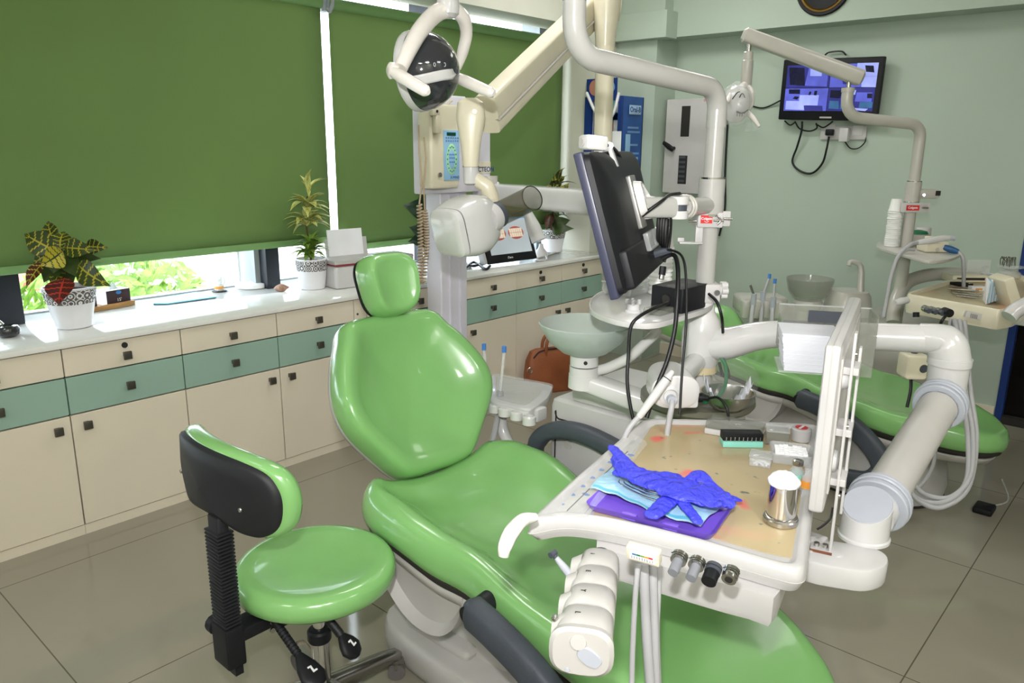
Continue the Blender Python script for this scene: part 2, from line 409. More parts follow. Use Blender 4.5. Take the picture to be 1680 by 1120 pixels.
# ============================================================ blinds
def blind(x0, x1, zb, label):
    t = thing('roller_blind', label, 'blind', ((x0 + x1) / 2, 3.73, zb))
    b = B(); b.sheet(lambda u, v: V((x0 + (x1 - x0) * u, 3.73 + .004 * math.sin(u * 7) * (1 - v), zb + .035 + (2.325 - zb - .035) * v)), 24, 16)
    obj('fabric', b, blindm, t, solid=.002)
    obj('bottom_rail', B().rbox((x0, 3.722, zb), (x1, 3.738, zb + .036), .006), railm, t)
    obj('roller_tube', B().cyl((x0 - .01, 3.74, 2.335), (x1 + .01, 3.74, 2.335), .032), railm, t)
    for x in (x0 - .018, x1 + .006):
        obj('roller_bracket', B().rbox((x, 3.705, 2.29), (x + .012, 3.775, 2.375), .004), framegry, t)
BZ1, BZ2 = V((0.9649, 3.7300, 1.0588))[2], V((2.9682, 3.7300, 0.9980))[2]
GX0, GX1 = V((2.6205, 3.7300, 1.7217))[0], V((2.6730, 3.7300, 1.7231))[0]
blind(-1.2, GX0, BZ1, 'wide green roller blind on the left, pulled down to just above the worktop')
blind(GX1, V((4.7120, 3.7300, 1.7788))[0], BZ2, 'green roller blind on the right, behind the x-ray unit, hanging slightly lower')
b = B(); b.tube([(GX0 + .03, 3.68, 2.414), (GX0 + .035, 3.66, 2.35), (GX0 + .03, 3.68, 2.29), (GX0 + .02, 3.70, 2.30)], .010, n=8)
tag(obj('blind_clip', b, framegry), 'grey plastic clip hanging at the top of the gap between the blinds', 'clip')

# ============================================================ base cabinets and worktop
FY = 3.309
def knob(x, z, par):
    b = B(); b.rbox((x - .017, FY - .030, z - .017), (x + .017, FY - .019, z + .017), .003); b.box((x - .010, FY - .021, z - .006), (x + .010, FY, z + .012))
    obj('knob', b, knobm, par)
def cabinet(x0, x1, side, lock, label):
    t = thing('base_cabinet', label, 'cabinet', ((x0 + x1) / 2, 3.55, 0), 'base cabinets under the window')
    g = .0025; xc = (x0 + x1) / 2
    obj('carcass', B().box((x0 + .001, FY + .02, .0), (x1 - .001, 3.88, .808)), gap, t)
    obj('plinth', B().box((x0 + .0005, FY + .004, 0), (x1 - .0005, FY + .02, .043)), lam, t)
    d = obj('door', B().box((x0 + g, FY, .046), (x1 - g, FY + .019, .525)), lam, t, bevel=.0015)
    knob(x1 - .055 if side > 0 else x0 + .055, .478, d)
    d = obj('drawer', B().box((x0 + g, FY, .531), (x1 - g, FY + .019, .684)), teal, t, bevel=.0015); knob(xc, .607, d)
    d = obj('drawer', B().box((x0 + g, FY, .690), (x1 - g, FY + .019, .803)), lam, t, bevel=.0015); knob(xc, .738, d)
    if lock: obj('lock', B().cyl((xc, FY - .006, .779), (xc, FY + .002, .779), .012), gap, d); 
order = [(.05, .535, -1, 0, 'cream and teal cabinet at the left end of the worktop'),
 (.535, 1.025, 1, 0, 'cabinet left of the locked drawer, its door knob at top right'),
 (1.025, 1.507, -1, 1, 'cabinet below the big croton, with a keyhole above its top drawer knob'),
 (1.507, 1.985, 1, 0, 'cabinet below the turquoise folder, between the locked one and the shell'),
 (1.985, 2.447, -1, 0, 'cabinet left of the patient chair headrest, under the yellow-green plant'),
 (2.53, 3.275, 1, 0, 'wide cabinet partly hidden behind the x-ray post'),
 (3.275, 3.753, -1, 0, 'cabinet right of the x-ray post, below the scanner tablet, without a lock'),
 (3.753, 4.228, 1, 1, 'cabinet with a round lock behind the brown bag, knob at its right'),
 (4.228, 4.711, -1, 1, 'last cabinet at the right end of the worktop, by the pier')]
for a in order: cabinet(*a)
o = obj('filler_panel', B().box((2.449, FY + .002, 0), (2.528, FY + .025, .803)), lam); tag(o, 'narrow cream filler panel between cabinets behind the headrest', 'panel')
obj('screw', B().cyl((2.47, FY - .001, .725), (2.47, FY + .003, .725), .006), knobm, o)
o = obj('worktop', B().rbox((.03, 3.295, .8085), (4.757, 3.98, .83), .004), quartz); tag(o, 'long glossy white stone worktop running under the windows', 'worktop')

# ============================================================ things on the worktop
WZ = .83
def pot_print():
    m = potpat; n = m.node_tree.nodes; L = m.node_tree.links; p = n['Principled BSDF']
    tc = n.new('ShaderNodeTexCoord'); vo = n.new('ShaderNodeTexVoronoi'); vo.inputs['Scale'].default_value = 34; vo.inputs['Randomness'].default_value = .15
    L.new(tc.outputs['Object'], vo.inputs['Vector'])
    s = n.new('ShaderNodeMath'); s.operation = 'MULTIPLY'; s.inputs[1].default_value = 22; L.new(vo.outputs['Distance'], s.inputs[0])
    f = n.new('ShaderNodeMath'); f.operation = 'SINE'; L.new(s.outputs[0], f.inputs[0])
    r = n.new('ShaderNodeValToRGB'); r.color_ramp.interpolation = 'CONSTANT'; r.color_ramp.elements[0].color = lin((96, 92, 90)); r.color_ramp.elements[1].position = .45; r.color_ramp.elements[1].color = lin((226, 226, 228))
    L.new(f.outputs[0], r.inputs[0]); L.new(r.outputs[0], p.inputs['Base Color'])
pot_print()
def pot(x, y, rb, rt, h, label, group=None):
    t = thing('potted_plant', label, 'potted plant', (x, y, WZ), group)
    prof = [(rb * .86, 0), (rb * .97, .006), (rb, .02), (rb + (rt - rb) * .5, h * .5), (rt, h - .008), (rt + .002, h - .002), (rt, h), (rt - .006, h), (rt - .008, h - .02)]
    k = obj('pot', B().lathe(prof, (x, y, WZ), n=40), potm, t)
    rr = lambda q: rb + (rt - rb) * q + .0012
    obj('printed_band', B().lathe([(rr(.62), h * .62), (rr(.96), h * .95)], (x, y, WZ), n=40, cap0=False, cap1=False), potpat, k)
    obj('soil', B().lathe([(rt - .007, h - .022), (rt * .5, h - .012), (.001, h - .01)], (x, y, WZ), n=28, cap0=False), soil, t)
    return t
def leaf(b, base, tip, wd, bow, side, seed=0, nu=26, fold=.22, mats=(0, 1)):
    base, tip = V(base), V(tip); ax = tip - base; side = V(side); side = (side - ax * side.dot(ax) / ax.dot(ax)).normalized(); up = side.cross(ax).normalized(); up = -up if up.z < 0 else up
    cols = [-1, -.66, -.33, -.07, .07, .33, .66, 1]
    G = []
    for i in range(nu + 1):
        t = i / nu; p = base + ax * t + up * bow * 4 * t * (1 - t) - up * bow * .8 * t * t
        hw = wd / 2 * (math.sin(PI * min(1, t ** .80)) ** 1.15) + .0008
        row = [p + side * hw * c + up * abs(c) * hw * fold for c in cols]
        for q in row:
            if q.y > 3.62: q.y = 3.62 + (q.y - 3.62) * .42      # leaves press against the blind
        G.append([b.bm.verts.new(q) for q in row])
    for i in range(nu):
        for j in range(7):
            f = b.face((G[i][j], G[i + 1][j], G[i + 1][j + 1], G[i][j + 1]))
            if f:
                k = abs(j - 3)
                f.material_index = mats[1] if j == 3 or (i - k + seed) % 5 == 0 else mats[0]
cs = V((.666, -.746, 0)); cu = V((.18, .16, .97))
x0, y0, _ = V((1.1709, 3.5738, 0.8300))
t = pot(x0, y0, .072, .104, .178, 'large dark croton with yellow-veined leaves in a white pot, left end of worktop', 'white potted plants on the worktop')
b = B()
st = V((x0, y0, WZ + .16)); top = V((1.1425, 3.5152, 1.1747))
obj('stem', B().tube([st, V((1.1388, 3.5057, 1.0567)), V((1.1466, 3.5202, 1.1181)), top], [.008, .007, .006, .004]), stemm, t)
for bx, tx, wd, bow, sd, ms in (
    (V((1.1346, 3.5613, 1.1914)), V((1.1371, 3.6248, 1.2849)), .052, .008, cs, (0, 1)), (V((1.1186, 3.5083, 1.1674)), V((1.0347, 3.5983, 1.2389)), .075, .014, cu, (0, 1)),
    (V((1.1316, 3.4965, 1.1748)), V((1.1608, 3.5223, 1.2479)), .075, .01, cs, (0, 1)), (V((1.1429, 3.4866, 1.1822)), V((1.2108, 3.3473, 1.1790)), .055, .016, cu, (0, 1)),
    (V((1.2173, 3.4653, 1.1826)), V((1.2676, 3.3774, 1.1811)), .045, .01, cu, (0, 1)), (V((1.1138, 3.4238, 1.1758)), V((1.0243, 3.3980, 1.1288)), .07, .012, cu, (1, 0)),
    (V((1.0739, 3.5268, 1.1249)), V((0.9905, 3.5094, 1.0366)), .045, .008, cs, (2, 1)), (V((1.1583, 3.4000, 1.1218)), V((1.2042, 3.2423, 1.0453)), .075, .018, cu, (0, 1)),
    (V((1.0943, 3.3765, 1.0746)), V((1.0374, 3.3134, 0.9849)), .085, .006, cs, (2, 3)), (V((1.1574, 3.5491, 1.1447)), V((1.2395, 3.3922, 1.1369)), .05, .012, cu, (0, 0)),
    (V((1.1636, 3.5702, 1.1369)), V((1.1990, 3.4478, 1.0820)), .08, .01, cu, (0, 0)), (V((1.1404, 3.5027, 1.1357)), V((1.0532, 3.5059, 1.0492)), .085, .01, cs, (0, 0)),
    (V((1.1529, 3.5448, 1.1200)), V((1.1435, 3.4570, 1.0238)), .075, .008, cs, (0, 0)), (V((1.1568, 3.5703, 1.1581)), V((1.0624, 3.6718, 1.1059)), .07, .012, cu, (0, 1)),
    (V((1.1333, 3.4959, 1.0967)), V((1.0575, 3.4310, 1.0280)), .04, .006, cs, (0, 1)), (V((1.1708, 3.5846, 1.1554)), V((1.2728, 3.5678, 1.1266)), .08, .012, cu, (0, 0)),
    (V((1.1649, 3.5931, 1.1603)), V((1.1402, 3.7999, 1.1833)), .07, .012, cu, (2, 1)), (V((1.1444, 3.5066, 1.1576)), V((1.1378, 3.3585, 1.0740)), .06, .01, cs, (0, 0)),
    (V((1.1222, 3.4689, 1.1559)), V((1.0789, 3.4602, 1.0866)), .07, .006, cs, (0, 0)), (V((1.1563, 3.5260, 1.1623)), V((1.2357, 3.5760, 1.2022)), .05, .01, cu, (0, 1))):
    leaf(b, bx, tx, wd * 1.35, bow, sd, random.randint(0, 2), mats=ms)
f = obj('leaves', b, [leafd, leafy, leafr, leafrv], t, sharp=180)

def rosette(b, p, n, L, wd, up0, up1, ms, seed, tilt=.5):
    r = random.Random(seed)
    for i in range(n):
        a = 2 * PI * i / n * 2.4 + r.uniform(-.3, .3); e = r.uniform(up0, up1); l = L * r.uniform(.75, 1.15)
        d = V((math.cos(a) * math.cos(e), math.sin(a) * math.cos(e) * (.5 if math.sin(a) > 0 else 1), math.sin(e)))
        base = V(p) + V((0, 0, r.uniform(-.02, .02))); s = V((-math.sin(a), math.cos(a), 0))
        leaf(b, base, base + d * l, wd * r.uniform(.8, 1.2), l * .14, s, r.randint(0, 2), nu=9, mats=ms)
x0, y0, _ = V((2.4159, 3.6342, 0.8300))
t = pot(x0, y0, .070, .086, .168, 'tall yellow-green leafy plant in a white pot, left of the printer', 'white potted plants on the worktop')
P1 = V((x0, y0, WZ + .17))
obj('stem', B().tube([P1 - Z * .02, P1 + V((-.01, 0, .10)), P1 + V((-.02, 0, .22)), P1 + V((0, 0, .33))], .005), stemm, t)
b = B()
rosette(b, P1 + V((-.01, 0, .02)), 44, .125, .032, -.25, .75, (2, 2), 5)
rosette(b, P1 + V((-.01, 0, .07)), 30, .115, .032, -.1, .9, (2, 2), 6)
rosette(b, P1 + V((-.02, 0, .19)), 22, .15, .056, -.2, .7, (0, 1), 7)
rosette(b, P1 + V((-.01, 0, .27)), 20, .15, .056, -.1, .8, (0, 1), 8)
rosette(b, P1 + V((0, 0, .33)), 7, .13, .04, .5, 1.4, (0, 1), 9)
obj('leaves', b, [leafp, leafy, leafg], t, sharp=180)

x0, y0, _ = V((4.5588, 3.6680, 0.8300))
t = pot(x0, y0, .072, .10, .172, 'small croton in a white pot behind the wrapped x-ray arm, right of the tablet', 'white potted plants on the worktop')
P1 = V((x0, y0, WZ + .17))
obj('stem', B().tube([P1 - Z * .02, P1 + V((0, 0, .13)), P1 + V((.01, 0, .30))], .007), stemm, t)
b = B()
for bx, tx, wd, bow, ms in ((V((4.4929, 3.6295, 1.1676)), V((4.5372, 3.6719, 1.4109)), .09, .01, (0, 1)), (V((4.5058, 3.6233, 1.1894)), V((4.5678, 3.5351, 1.3447)), .08, .02, (1, 0)),
    (V((4.5008, 3.6371, 1.2110)), V((4.4737, 3.7165, 1.3407)), .08, .02, (0, 1)), (V((4.4659, 3.5975, 1.0025)), V((4.4846, 3.4324, 1.0312)), .07, .04, (0, 0)), (V((4.4662, 3.6102, 1.0371)), V((4.5698, 3.5110, 1.0818)), .06, .03, (0, 0)),
    (V((4.4820, 3.6253, 1.1241)), V((4.4016, 3.5972, 1.0160)), .06, .01, (2, 0)), (V((4.4889, 3.6258, 1.1458)), V((4.4773, 3.7525, 1.2418)), .06, .02, (0, 0)), (V((4.4801, 3.6111, 1.0807)), V((4.3918, 3.5263, 1.0045)), .05, .01, (2, 2)), (V((4.5126, 3.6461, 1.1878)), V((4.5964, 3.6477, 1.3176)), .06, .01, (0, 1))):
    leaf(b, bx, tx, wd * 1.3, bow, cs if abs(bx.z - tx.z) > .1 else cu, random.randint(0, 2), mats=ms)
rosette(b, P1 + V((.01, 0, .29)), 9, .17, .075, .1, 1.1, (0, 1), 21)
rosette(b, P1 + V((0, 0, .10)), 6, .17, .075, -.2, .4, (0, 0), 22)
obj('leaves', b, [leafd, leafy, leafr, leafrv], t, sharp=180)

x0, y0, _ = V((3.2939, 3.5707, 0.8300))
t = pot(x0, y0, .075, .10, .19, 'dark broad-leaved plant in a white pot half hidden behind the x-ray post', 'white potted plants on the worktop')
P1 = V((x0, y0, WZ + .18)); b = B()
obj('stem', B().tube([P1 - Z * .02, P1 + V((0, 0, .3))], .006), stemm, t)
for bx, tx, wd in ((V((3.1248, 3.4751, 1.2098)), V((2.9806, 3.5028, 1.2653)), .12), (V((3.1280, 3.4782, 1.2274)), V((3.1211, 3.5216, 1.3217)), .09), (V((3.1113, 3.4373, 1.0697)), V((2.9817, 3.4550, 1.1421)), .12), (V((3.1113, 3.4373, 1.0697)), V((2.9620, 3.4459, 1.0597)), .11), (V((3.0815, 3.3889, 1.0582)), V((2.9474, 3.2843, 0.9987)), .11), (V((3.1217, 3.4522, 1.1398)), V((3.0395, 3.4319, 1.2523)), .1), (V((3.2232, 3.5032, 1.1660)), V((3.3167, 3.4393, 1.2744)), .1)):
    for q in (tx,): b.tube([P1, V(bx) * .7 + P1 * .3, bx], .003, n=5, sub=4)
    leaf(b, bx, tx, wd, .02, cu, 1, mats=(0, 0))
obj('leaves', b, [leafk], t, sharp=180)

# tissue box on a wooden tray, dark box beside it
tx0 = V((1.3331, 3.8232, 0.8300)); tx1 = V((1.5522, 3.8655, 0.8300))
M = basis(tx0, V((tx1.x - tx0.x, tx1.y - tx0.y, 0)), V((0, 1, 0))); L_ = V((tx1.x - tx0.x, tx1.y - tx0.y, 0)).length
t = thing('wooden_tray', 'light brown wooden tray under the tissue box, right of the big croton', 'tray', tx0)
obj('tray_base', B().box((0, 0, 0), (L_, .12, .012), M), woodm, t, bevel=.002)
obj('tray_rim', B().box((0, 0, .012), (L_, .01, .024), M), woodm, t)
t = thing('tissue_box', 'small black and white tissue box with a tissue poking out, on a wooden tray', 'tissue box', M @ V((L_ * .3, .05, .012)))
k = obj('carton', B().box((L_ * .42, .02, .0125), (L_ * .96, .11, .085), M), paper, t, bevel=.002)
obj('black_front', B().box((L_ * .42, .0185, .013), (L_ * .96, .0198, .084), M), maroon, k)
text('number_print', "15'", .022, M @ V((L_ * .7, .0178, .036)), M.to_3x3() @ V((1, 0, 0)), Z, paper, k)
b = B(); b.lathe([(.009, 0), (.008, .0008)], M @ V((L_ * .7, .0182, .072)), M.to_3x3() @ V((0, -1, 0)), n=20, sx=1.6); obj('logo_print', b, bluem, k)
b = B(); b.sheet(lambda u, v: M @ V((L_ * (.56 + .26 * u), .045 + .03 * v, .085 + .03 * math.sin(u * 3.1) * (1 - abs(2 * v - 1)) + .004 * math.sin(u * 20))), 12, 6); obj('tissue', b, napk, t)
t = thing('card_holder', 'dark maroon card holder standing between the big croton and the tissue box', 'holder', M @ V((L_ * .12, .05, .012)))
obj('back_board', B().box((L_ * .02, .02, .0125), (L_ * .2, .05, .125), M), maroon, t, bevel=.002)
obj('card', B().box((L_ * -.05, .055, .0125), (L_ * .18, .06, .14), M), paper, t)
# turquoise folder lying open-edged
q = [V((1.6136, 3.8023, 0.8300)), V((1.6608, 3.7537, 0.8300)), V((1.9109, 3.7458, 0.8300)), V((1.9044, 3.9475, 0.8300)), V((1.6965, 3.9188, 0.8300))]
t = thing('folder', 'turquoise folder lying on the worktop below the window', 'folder', V((1.7881, 3.8249, 0.8300)))
obj('cover', B().prism([(p.x, p.y) for p in q], .8335, .838), bluecard, t)
obj('pages', B().prism([(p.x * .998 + .003, p.y * .998 + .008) for p in q], .8303, .8335), gap, t)
c_ = V((1.7758, 3.7981, 0.8385)); text('script_print', 'Dentsave', .03, c_, V(q[2]) - V(q[1]), V(q[4]) - V(q[1]), paper, t)
# lucky cat
c_ = V((2.0154, 3.9105, 0.8300)); t = thing('cat_figurine', 'tiny white waving cat figurine in front of the window, left of the lamp base', 'figurine', c_)
obj('stand', B().lathe([(.036, 0), (.04, .002), (.036, .005)], c_, n=20), gap, t)
obj('body', B().lathe([(.018, .005), (.024, .015), (.023, .03), (.015, .042), (.019, .05), (.021, .060), (.017, .070), (.004, .076)], c_, n=20), potm, t)
for s in (-1, 1): obj('ear', B().cyl(c_ + cs * .012 * s + Z * .070, c_ + cs * .016 * s + Z * .086, .006, .0005, 10), potm, t)
obj('raised_paw', B().tube([c_ + cs * .02 + Z * .035, c_ + cs * .03 + Z * .05, c_ + cs * .03 + Z * .075], [.007, .006, .007], n=8), potm, t)
obj('bib', B().lathe([(.024, .016), (.0265, .022), (.0245, .030)], c_, n=20), orange, t)
# round lamp base with thin pole
c_ = V((2.2032, 3.9051, 0.8300)); t = thing('table_lamp', 'white lamp with a round base and thin stem, rising behind the blind', 'lamp', c_)
obj('base', B().lathe([(.080, 0), (.086, .004), (.087, .022), (.084, .027), (.02, .028), (.01, .034)], c_, n=40), potm, t)
p0 = c_ + cs * -.045 + V((-.01, .02, 0)); obj('stem', B().cyl(V((p0.x, p0.y, WZ + .026)), V((p0.x, p0.y + .0, 1.35)), .007), potm, t)
obj('lamp_head', B().lathe([(.05, 0), (.055, .02), (.03, .05), (.012, .06)], V((p0.x, p0.y, 1.30)), n=24), potm, t)
# shell
c_ = V((2.2466, 3.6746, 0.8300))
b = B(); b.lathe([(.002, -.042), (.012, -.03), (.020, -.012), (.024, .004), (.018, .018), (.012, .026), (.007, .034), (.002, .042)], c_ + Z * .020, cs + V((0, 0, .1)), n=20)
o = obj('seashell', b, mat('brown_shell', (150, 116, 96), .5, var=.4, scale=50, bump=.4, bscale=30)); tag(o, 'brown spiral seashell on the worktop left of the tall plant', 'shell')
# black speaker-like thing at the left edge and dark box behind
c_ = V((0.9224, 3.5778, 0.8300)); t = thing('tape_dispenser', 'glossy black rounded gadget on the worktop at the left edge', 'gadget', c_)
obj('body', B().lathe([(.030, 0), (.044, .012), (.046, .03), (.038, .045), (.02, .052), (.002, .054)], c_, cs * 0 + Z, n=28), visor, t)
obj('nozzle', B().cyl(c_ + cs * -.02 + Z * .045, c_ + cs * -.05 + Z * .075, .012), chrome, t)
c_ = V((0.9888, 3.9005, 0.8300)); o = obj('document_box', B().box((c_.x - .12, c_.y - .05, WZ + .0005), (c_.x + .035, c_.y + .06, WZ + .155)), maroon, bevel=.004); tag(o, 'dark upright box by the window post at the left edge', 'box')
c_ = V((2.5616, 3.6810, 0.8300)); t = thing('charger', 'small black charger on the worktop behind the tall plant pot', 'charger', c_)
obj('body', B().rbox((c_.x - .03, c_.y - .02, WZ + .0003), (c_.x + .03, c_.y + .02, WZ + .04), .006), black, t); obj('plug_lead', B().tube([(c_.x + .03, c_.y, WZ + .02), (c_.x + .02, c_.y + .06, WZ + .006), (c_.x - .03, c_.y + .1, WZ + .005)], .003, n=6), cablem, t)

# printer with rear paper feed
P0 = V((2.4738, 3.4952, 0.8300)); px_ = (V((1, -.10, 0))).normalized(); M = basis(P0, px_, V((0, 1, 0)))
t = thing('printer', 'white inkjet printer with paper standing in its rear tray, behind the chair headrest', 'printer', P0 + V((.2, .12, 0)))
obj('body', B().rbox((0, 0, 0.0005), (.52, .20, .128), .02, M), white, t)
obj('scanner_lid', B().rbox((.0, .0, .134), (.52, .20, .156), .008, M), lgrey, t)
obj('red_seam', B().box((.004, -.001, .128), (.516, .197, .134), M), mat('crimson_seam', (150, 50, 66), .5), t)
obj('output_slot', B().box((.16, -.002, .02), (.46, .004, .075), M), mgrey, t)
obj('front_label', B().box((.40, -.003, .03), (.47, -.0005, .05), M), gap, t)
f_ = B(); f_.box((.06, .185, .13), (.33, .192, .28), M @ Matrix.Translation((0, -.01, 0)) @ Matrix.Rotation(-.13, 4, 'X')); k = obj('rear_tray', f_, white2, t)
f_ = B(); f_.box((.075, .180, .13), (.30, .184, .33), M @ Matrix.Translation((0, -.01, 0)) @ Matrix.Rotation(-.13, 4, 'X')); obj('paper_sheet', f_, paper, k)
text('brand_print', 'hp', .02, M @ V((.30, .03, .1562)), px_, M.to_3x3() @ V((0, 1, 0)), gap, t)

# intra-oral scanner tablet with wand
a0, a1 = V((3.6752, 3.4668, 0.8350)), V((4.1065, 3.4325, 0.8350)); hx = V((a1.x - a0.x, a1.y - a0.y, 0)); Lx = hx.length; hx.normalize(); back = V((-hx.y, hx.x, 0)); upv = (Z * .93 + back * .36).normalized()
M = basis(a0 + Z * .016, hx, upv); H_ = .345
t = thing('scanner_tablet', 'black scanner tablet showing two dental scans, standing on the worktop', 'tablet', a0 + hx * Lx / 2)
k = obj('housing', B().rbox((-.02, 0, -.022), (Lx, H_, 0), .01, M), black, t)
obj('screen', B().box((.02, .055, .0005), (Lx - .035, H_ - .045, .0015), M), mat('screen_pale', (176, 184, 190), .3, emit=.35), k)
obj('screen_bar', B().box((.02, H_ - .055, .0016), (Lx - .035, H_ - .047, .002), M), mat('screen_bar_blue', (70, 140, 190), .3, emit=.4), k)
gum = mat('screen_gum', (176, 84, 76), .4, emit=.3); tooth = mat('screen_tooth', (226, 210, 190), .4, emit=.35)
for gx in (.28, .66):
    b = B(); b.lathe([(.072, 0), (.070, .001)], M @ V((Lx * gx, H_ * .56, .0021)), M.to_3x3() @ V((0, 0, 1)), n=24, up=M.to_3x3() @ V((0, 1, 0)), sx=1, sy=.62); g_ = obj('gum_scan', b, gum, k)
    b = B()
    for j in range(6):
        for s in (-1, 1): b.rbox((Lx * gx - .060 + j * .0200, H_ * .56 + (.001 if s > 0 else -.030), .0032), (Lx * gx - .042 + j * .0200, H_ * .56 + (.030 if s > 0 else -.001), .0042), .002, M)
    obj('teeth_scan', b, tooth, g_)
text('brand_print', 'iTero', .022, M @ V((Lx * .42, .028, .0012)), hx, upv, paper, k)
obj('side_stand', B().rbox((-.045, .005, -.06), (-.022, .18, -.004), .01, M), white2, t)
t = thing('scanner_wand', 'white wand scanner with a blue tip leaning in its stand right of the tablet', 'scanner', V((4.4728, 3.7042, 0.8300)) + V((-.16, -.13, 0)))
w0, w1 = V((3.8094, 3.1767, 1.0162)), V((3.7936, 3.2584, 1.1855))
obj('handle', B().tube([w0, w0 * .5 + w1 * .5, w1], [.048, .046, .030], n=16, sub=6), white, t)
obj('tip', B().cyl(w1, w1 + (w1 - w0) * .12, .026, .022), tealblue, t)
obj('cradle', B().lathe([(.05, 0), (.045, .03), (.02, .06), (.014, .09)], V((4.4728, 3.7042, 0.8300)) + V((-.16, -.13, 0)), n=20), white2, t)
obj('lead', B().tube([V((4.4625, 3.6961, 0.8500)), V((4.2052, 3.4316, 0.8380)), V((4.1252, 3.4041, 0.8360)), V((4.1643, 3.4922, 0.8360)), V((4.5159, 3.5984, 0.8360))], .006, n=8), white2, t)
for k, (pts, lb) in enumerate((((V((3.7104, 3.7754, 0.8360)), V((3.5831, 3.5498, 0.8400)), V((3.6549, 3.5360, 0.8500)), V((3.6738, 3.4986, 0.8600))), 'upper black cable lying left of the tablet'), ((V((3.4914, 3.5307, 0.8360)), V((3.6602, 3.6089, 0.8500)), V((3.5485, 3.4007, 0.8400)), V((3.6166, 3.4224, 0.8500))), 'lower black cable lying left of the tablet'))):
    tag(obj('cable', B().tube(pts, .009, n=8), cablem), lb, 'cable', 'cables by the tablet')

# brown bag on the floor against the cabinets
g0, g1 = V((3.9930, 3.4322, 0.0000)), V((4.1018, 3.0657, 0.0000))
gx = V((.62, -.28, 0)).normalized(); c_ = V((3.9989, 3.2361, 0.0000)) + V((-.06, -.10, 0)); M = basis(c_, gx, V((-gx.y, gx.x, 0)))
t = thing('briefcase', 'brown leather briefcase standing on the floor against the cabinets', 'bag', c_)
b = B(); b.loft([(M @ V((0, 0, z)), M.to_3x3() @ V((1, 0, 0)), M.to_3x3() @ V((0, 1, 0)), a, d, 5) for z, a, d in ((0.001, .19, .055), (.02, .205, .065), (.12, .21, .062), (.22, .20, .05), (.285, .175, .03), (.30, .14, .015))], 40); obj('bag_body', b, leather, t)
for s in (-1, 1): obj('handle', B().tube([M @ V((-.075, s * .03, .25)), M @ V((-.07, s * .03, .34)), M @ V((-.03, s * .025, .395)), M @ V((.03, s * .025, .395)), M @ V((.07, s * .03, .34)), M @ V((.075, s * .03, .25))], .011, n=10), leather, t)
obj('zip', B().tube([M @ V((-.17, -.04, .25)), M @ V((-.10, -.03, .292)), M @ V((.10, -.03, .292)), M @ V((.17, -.04, .25))], .005, n=8), gap, t)
obj('strap_ring', B().tube([M @ V((-.20 + .018 * math.cos(a), -.05, .17 + .018 * math.sin(a))) for a in [k * PI / 6 for k in range(12)]], .004, n=6, sub=2, closed=True), steel, t)

# ============================================================ x-ray unit on its post
t = thing('x_ray_unit', 'cream dental x-ray unit with a jointed arm on a lavender floor post', 'x-ray machine', (3.015, 3.185, 0)); XR = t
b = B(); b.rbox((2.914, 3.13, 0), (3.117, 3.25, 1.86), .008); b.box((2.975, 3.118, 0), (2.981, 3.131, 1.34)); b.box((3.055, 3.118, 0), (3.06, 3.131, 1.34)); obj('post', b, alu, t)
obj('post_foot', B().box((2.86, 3.08, 0), (3.17, 3.29, .012)), alu, t, bevel=.003)
PL = [V((2.7241, 3.0600, 1.8040)), V((3.2368, 3.0600, 1.8391)), V((3.2378, 3.0600, 1.3551))]
obj('back_plate', B().rbox((PL[0].x, 3.06, PL[2].z), (PL[1].x, 3.128, PL[1].z + .01), .008), alu, t)
# control box
c0, c1 = V((2.6939, 2.9900, 1.8007)), V((2.8932, 2.9900, 1.3860)); xa, xb, za, zb = c0.x, c1.x, c1.z, c0.z
cb = obj('control_box', B().rbox((xa, 2.955, za), (xb, 3.058, zb), .018), cream, t)
fy = 2.9545
def cx(u): return xa + (xb - xa) * u
def cz(v): return za + (zb - za) * v
kp = obj('keypad', B().rbox((cx(.42), fy - .003, cz(.10)), (cx(.97), fy, cz(.70)), .002), padblue, cb)
obj('display', B().box((cx(.53), fy - .005, cz(.635)), (cx(.84), fy - .003, cz(.675)), ), lcd, kp)
b = B()
for r_, v in ((0, .60), (1, .565)):
    for j in range(6): b.box((cx(.49 + .08 * j), fy - .0045, cz(v)), (cx(.535 + .08 * j), fy - .003, cz(v + .018)))
obj('small_keys', b, mat('key_print', (90, 120, 170), .5), kp)
b = B(); b.lathe([(.062, 0), (.060, .0012)], V((cx(.695), fy - .003, cz(.355))), (0, -1, 0), n=36, up=(0, 0, 1), sx=.62, sy=1.25); kg = obj('tooth_chart', b, padgreen, kp)
b = B(); b.lathe([(.040, 0), (.038, .0012)], V((cx(.695), fy - .0042, cz(.355))), (0, -1, 0), n=30, up=(0, 0, 1), sx=.55, sy=1.25)
obj('chart_centre', b, padblue, kp)
b = B()
for j in range(16):
    a = 2 * PI * j / 16; p = V((cx(.695) + .050 * .62 * math.cos(a), fy - .0042, cz(.355) + .050 * 1.25 * math.sin(a))); b.lathe([(.0042, 0), (.004, .001)], p, (0, -1, 0), n=8)
for v in (.40, .36, .31):
    for u in (.62, .69, .76): b.box((cx(u - .015), fy - .0068, cz(v)), (cx(u + .018), fy - .0054, cz(v + .02)))
obj('tooth_keys', b, bluem, kp)
text('model_print', 'X-MIND', .018, (cx(.80), fy - .0035, cz(.135)), (1, 0, 0), Z, navy, kp)
obj('power_button', B().cyl((cx(.27), fy - .008, cz(.17)), (cx(.27), fy, cz(.17)), .012), steel, cb)
hs = obj('handset_holder', B().rbox((cx(-.06), fy - .035, cz(.86)), (cx(.18), fy, cz(.985)), .008), cream, t)
obj('hook_hole', B().cyl((cx(.06), fy - .037, cz(.91)), (cx(.06), fy - .034, cz(.91)), .007), gap, hs)
hh = obj('exposure_handset', B().rbox((cx(.04), fy - .034, cz(.66)), (cx(.22), fy - .002, cz(.88)), .008), cream, t)
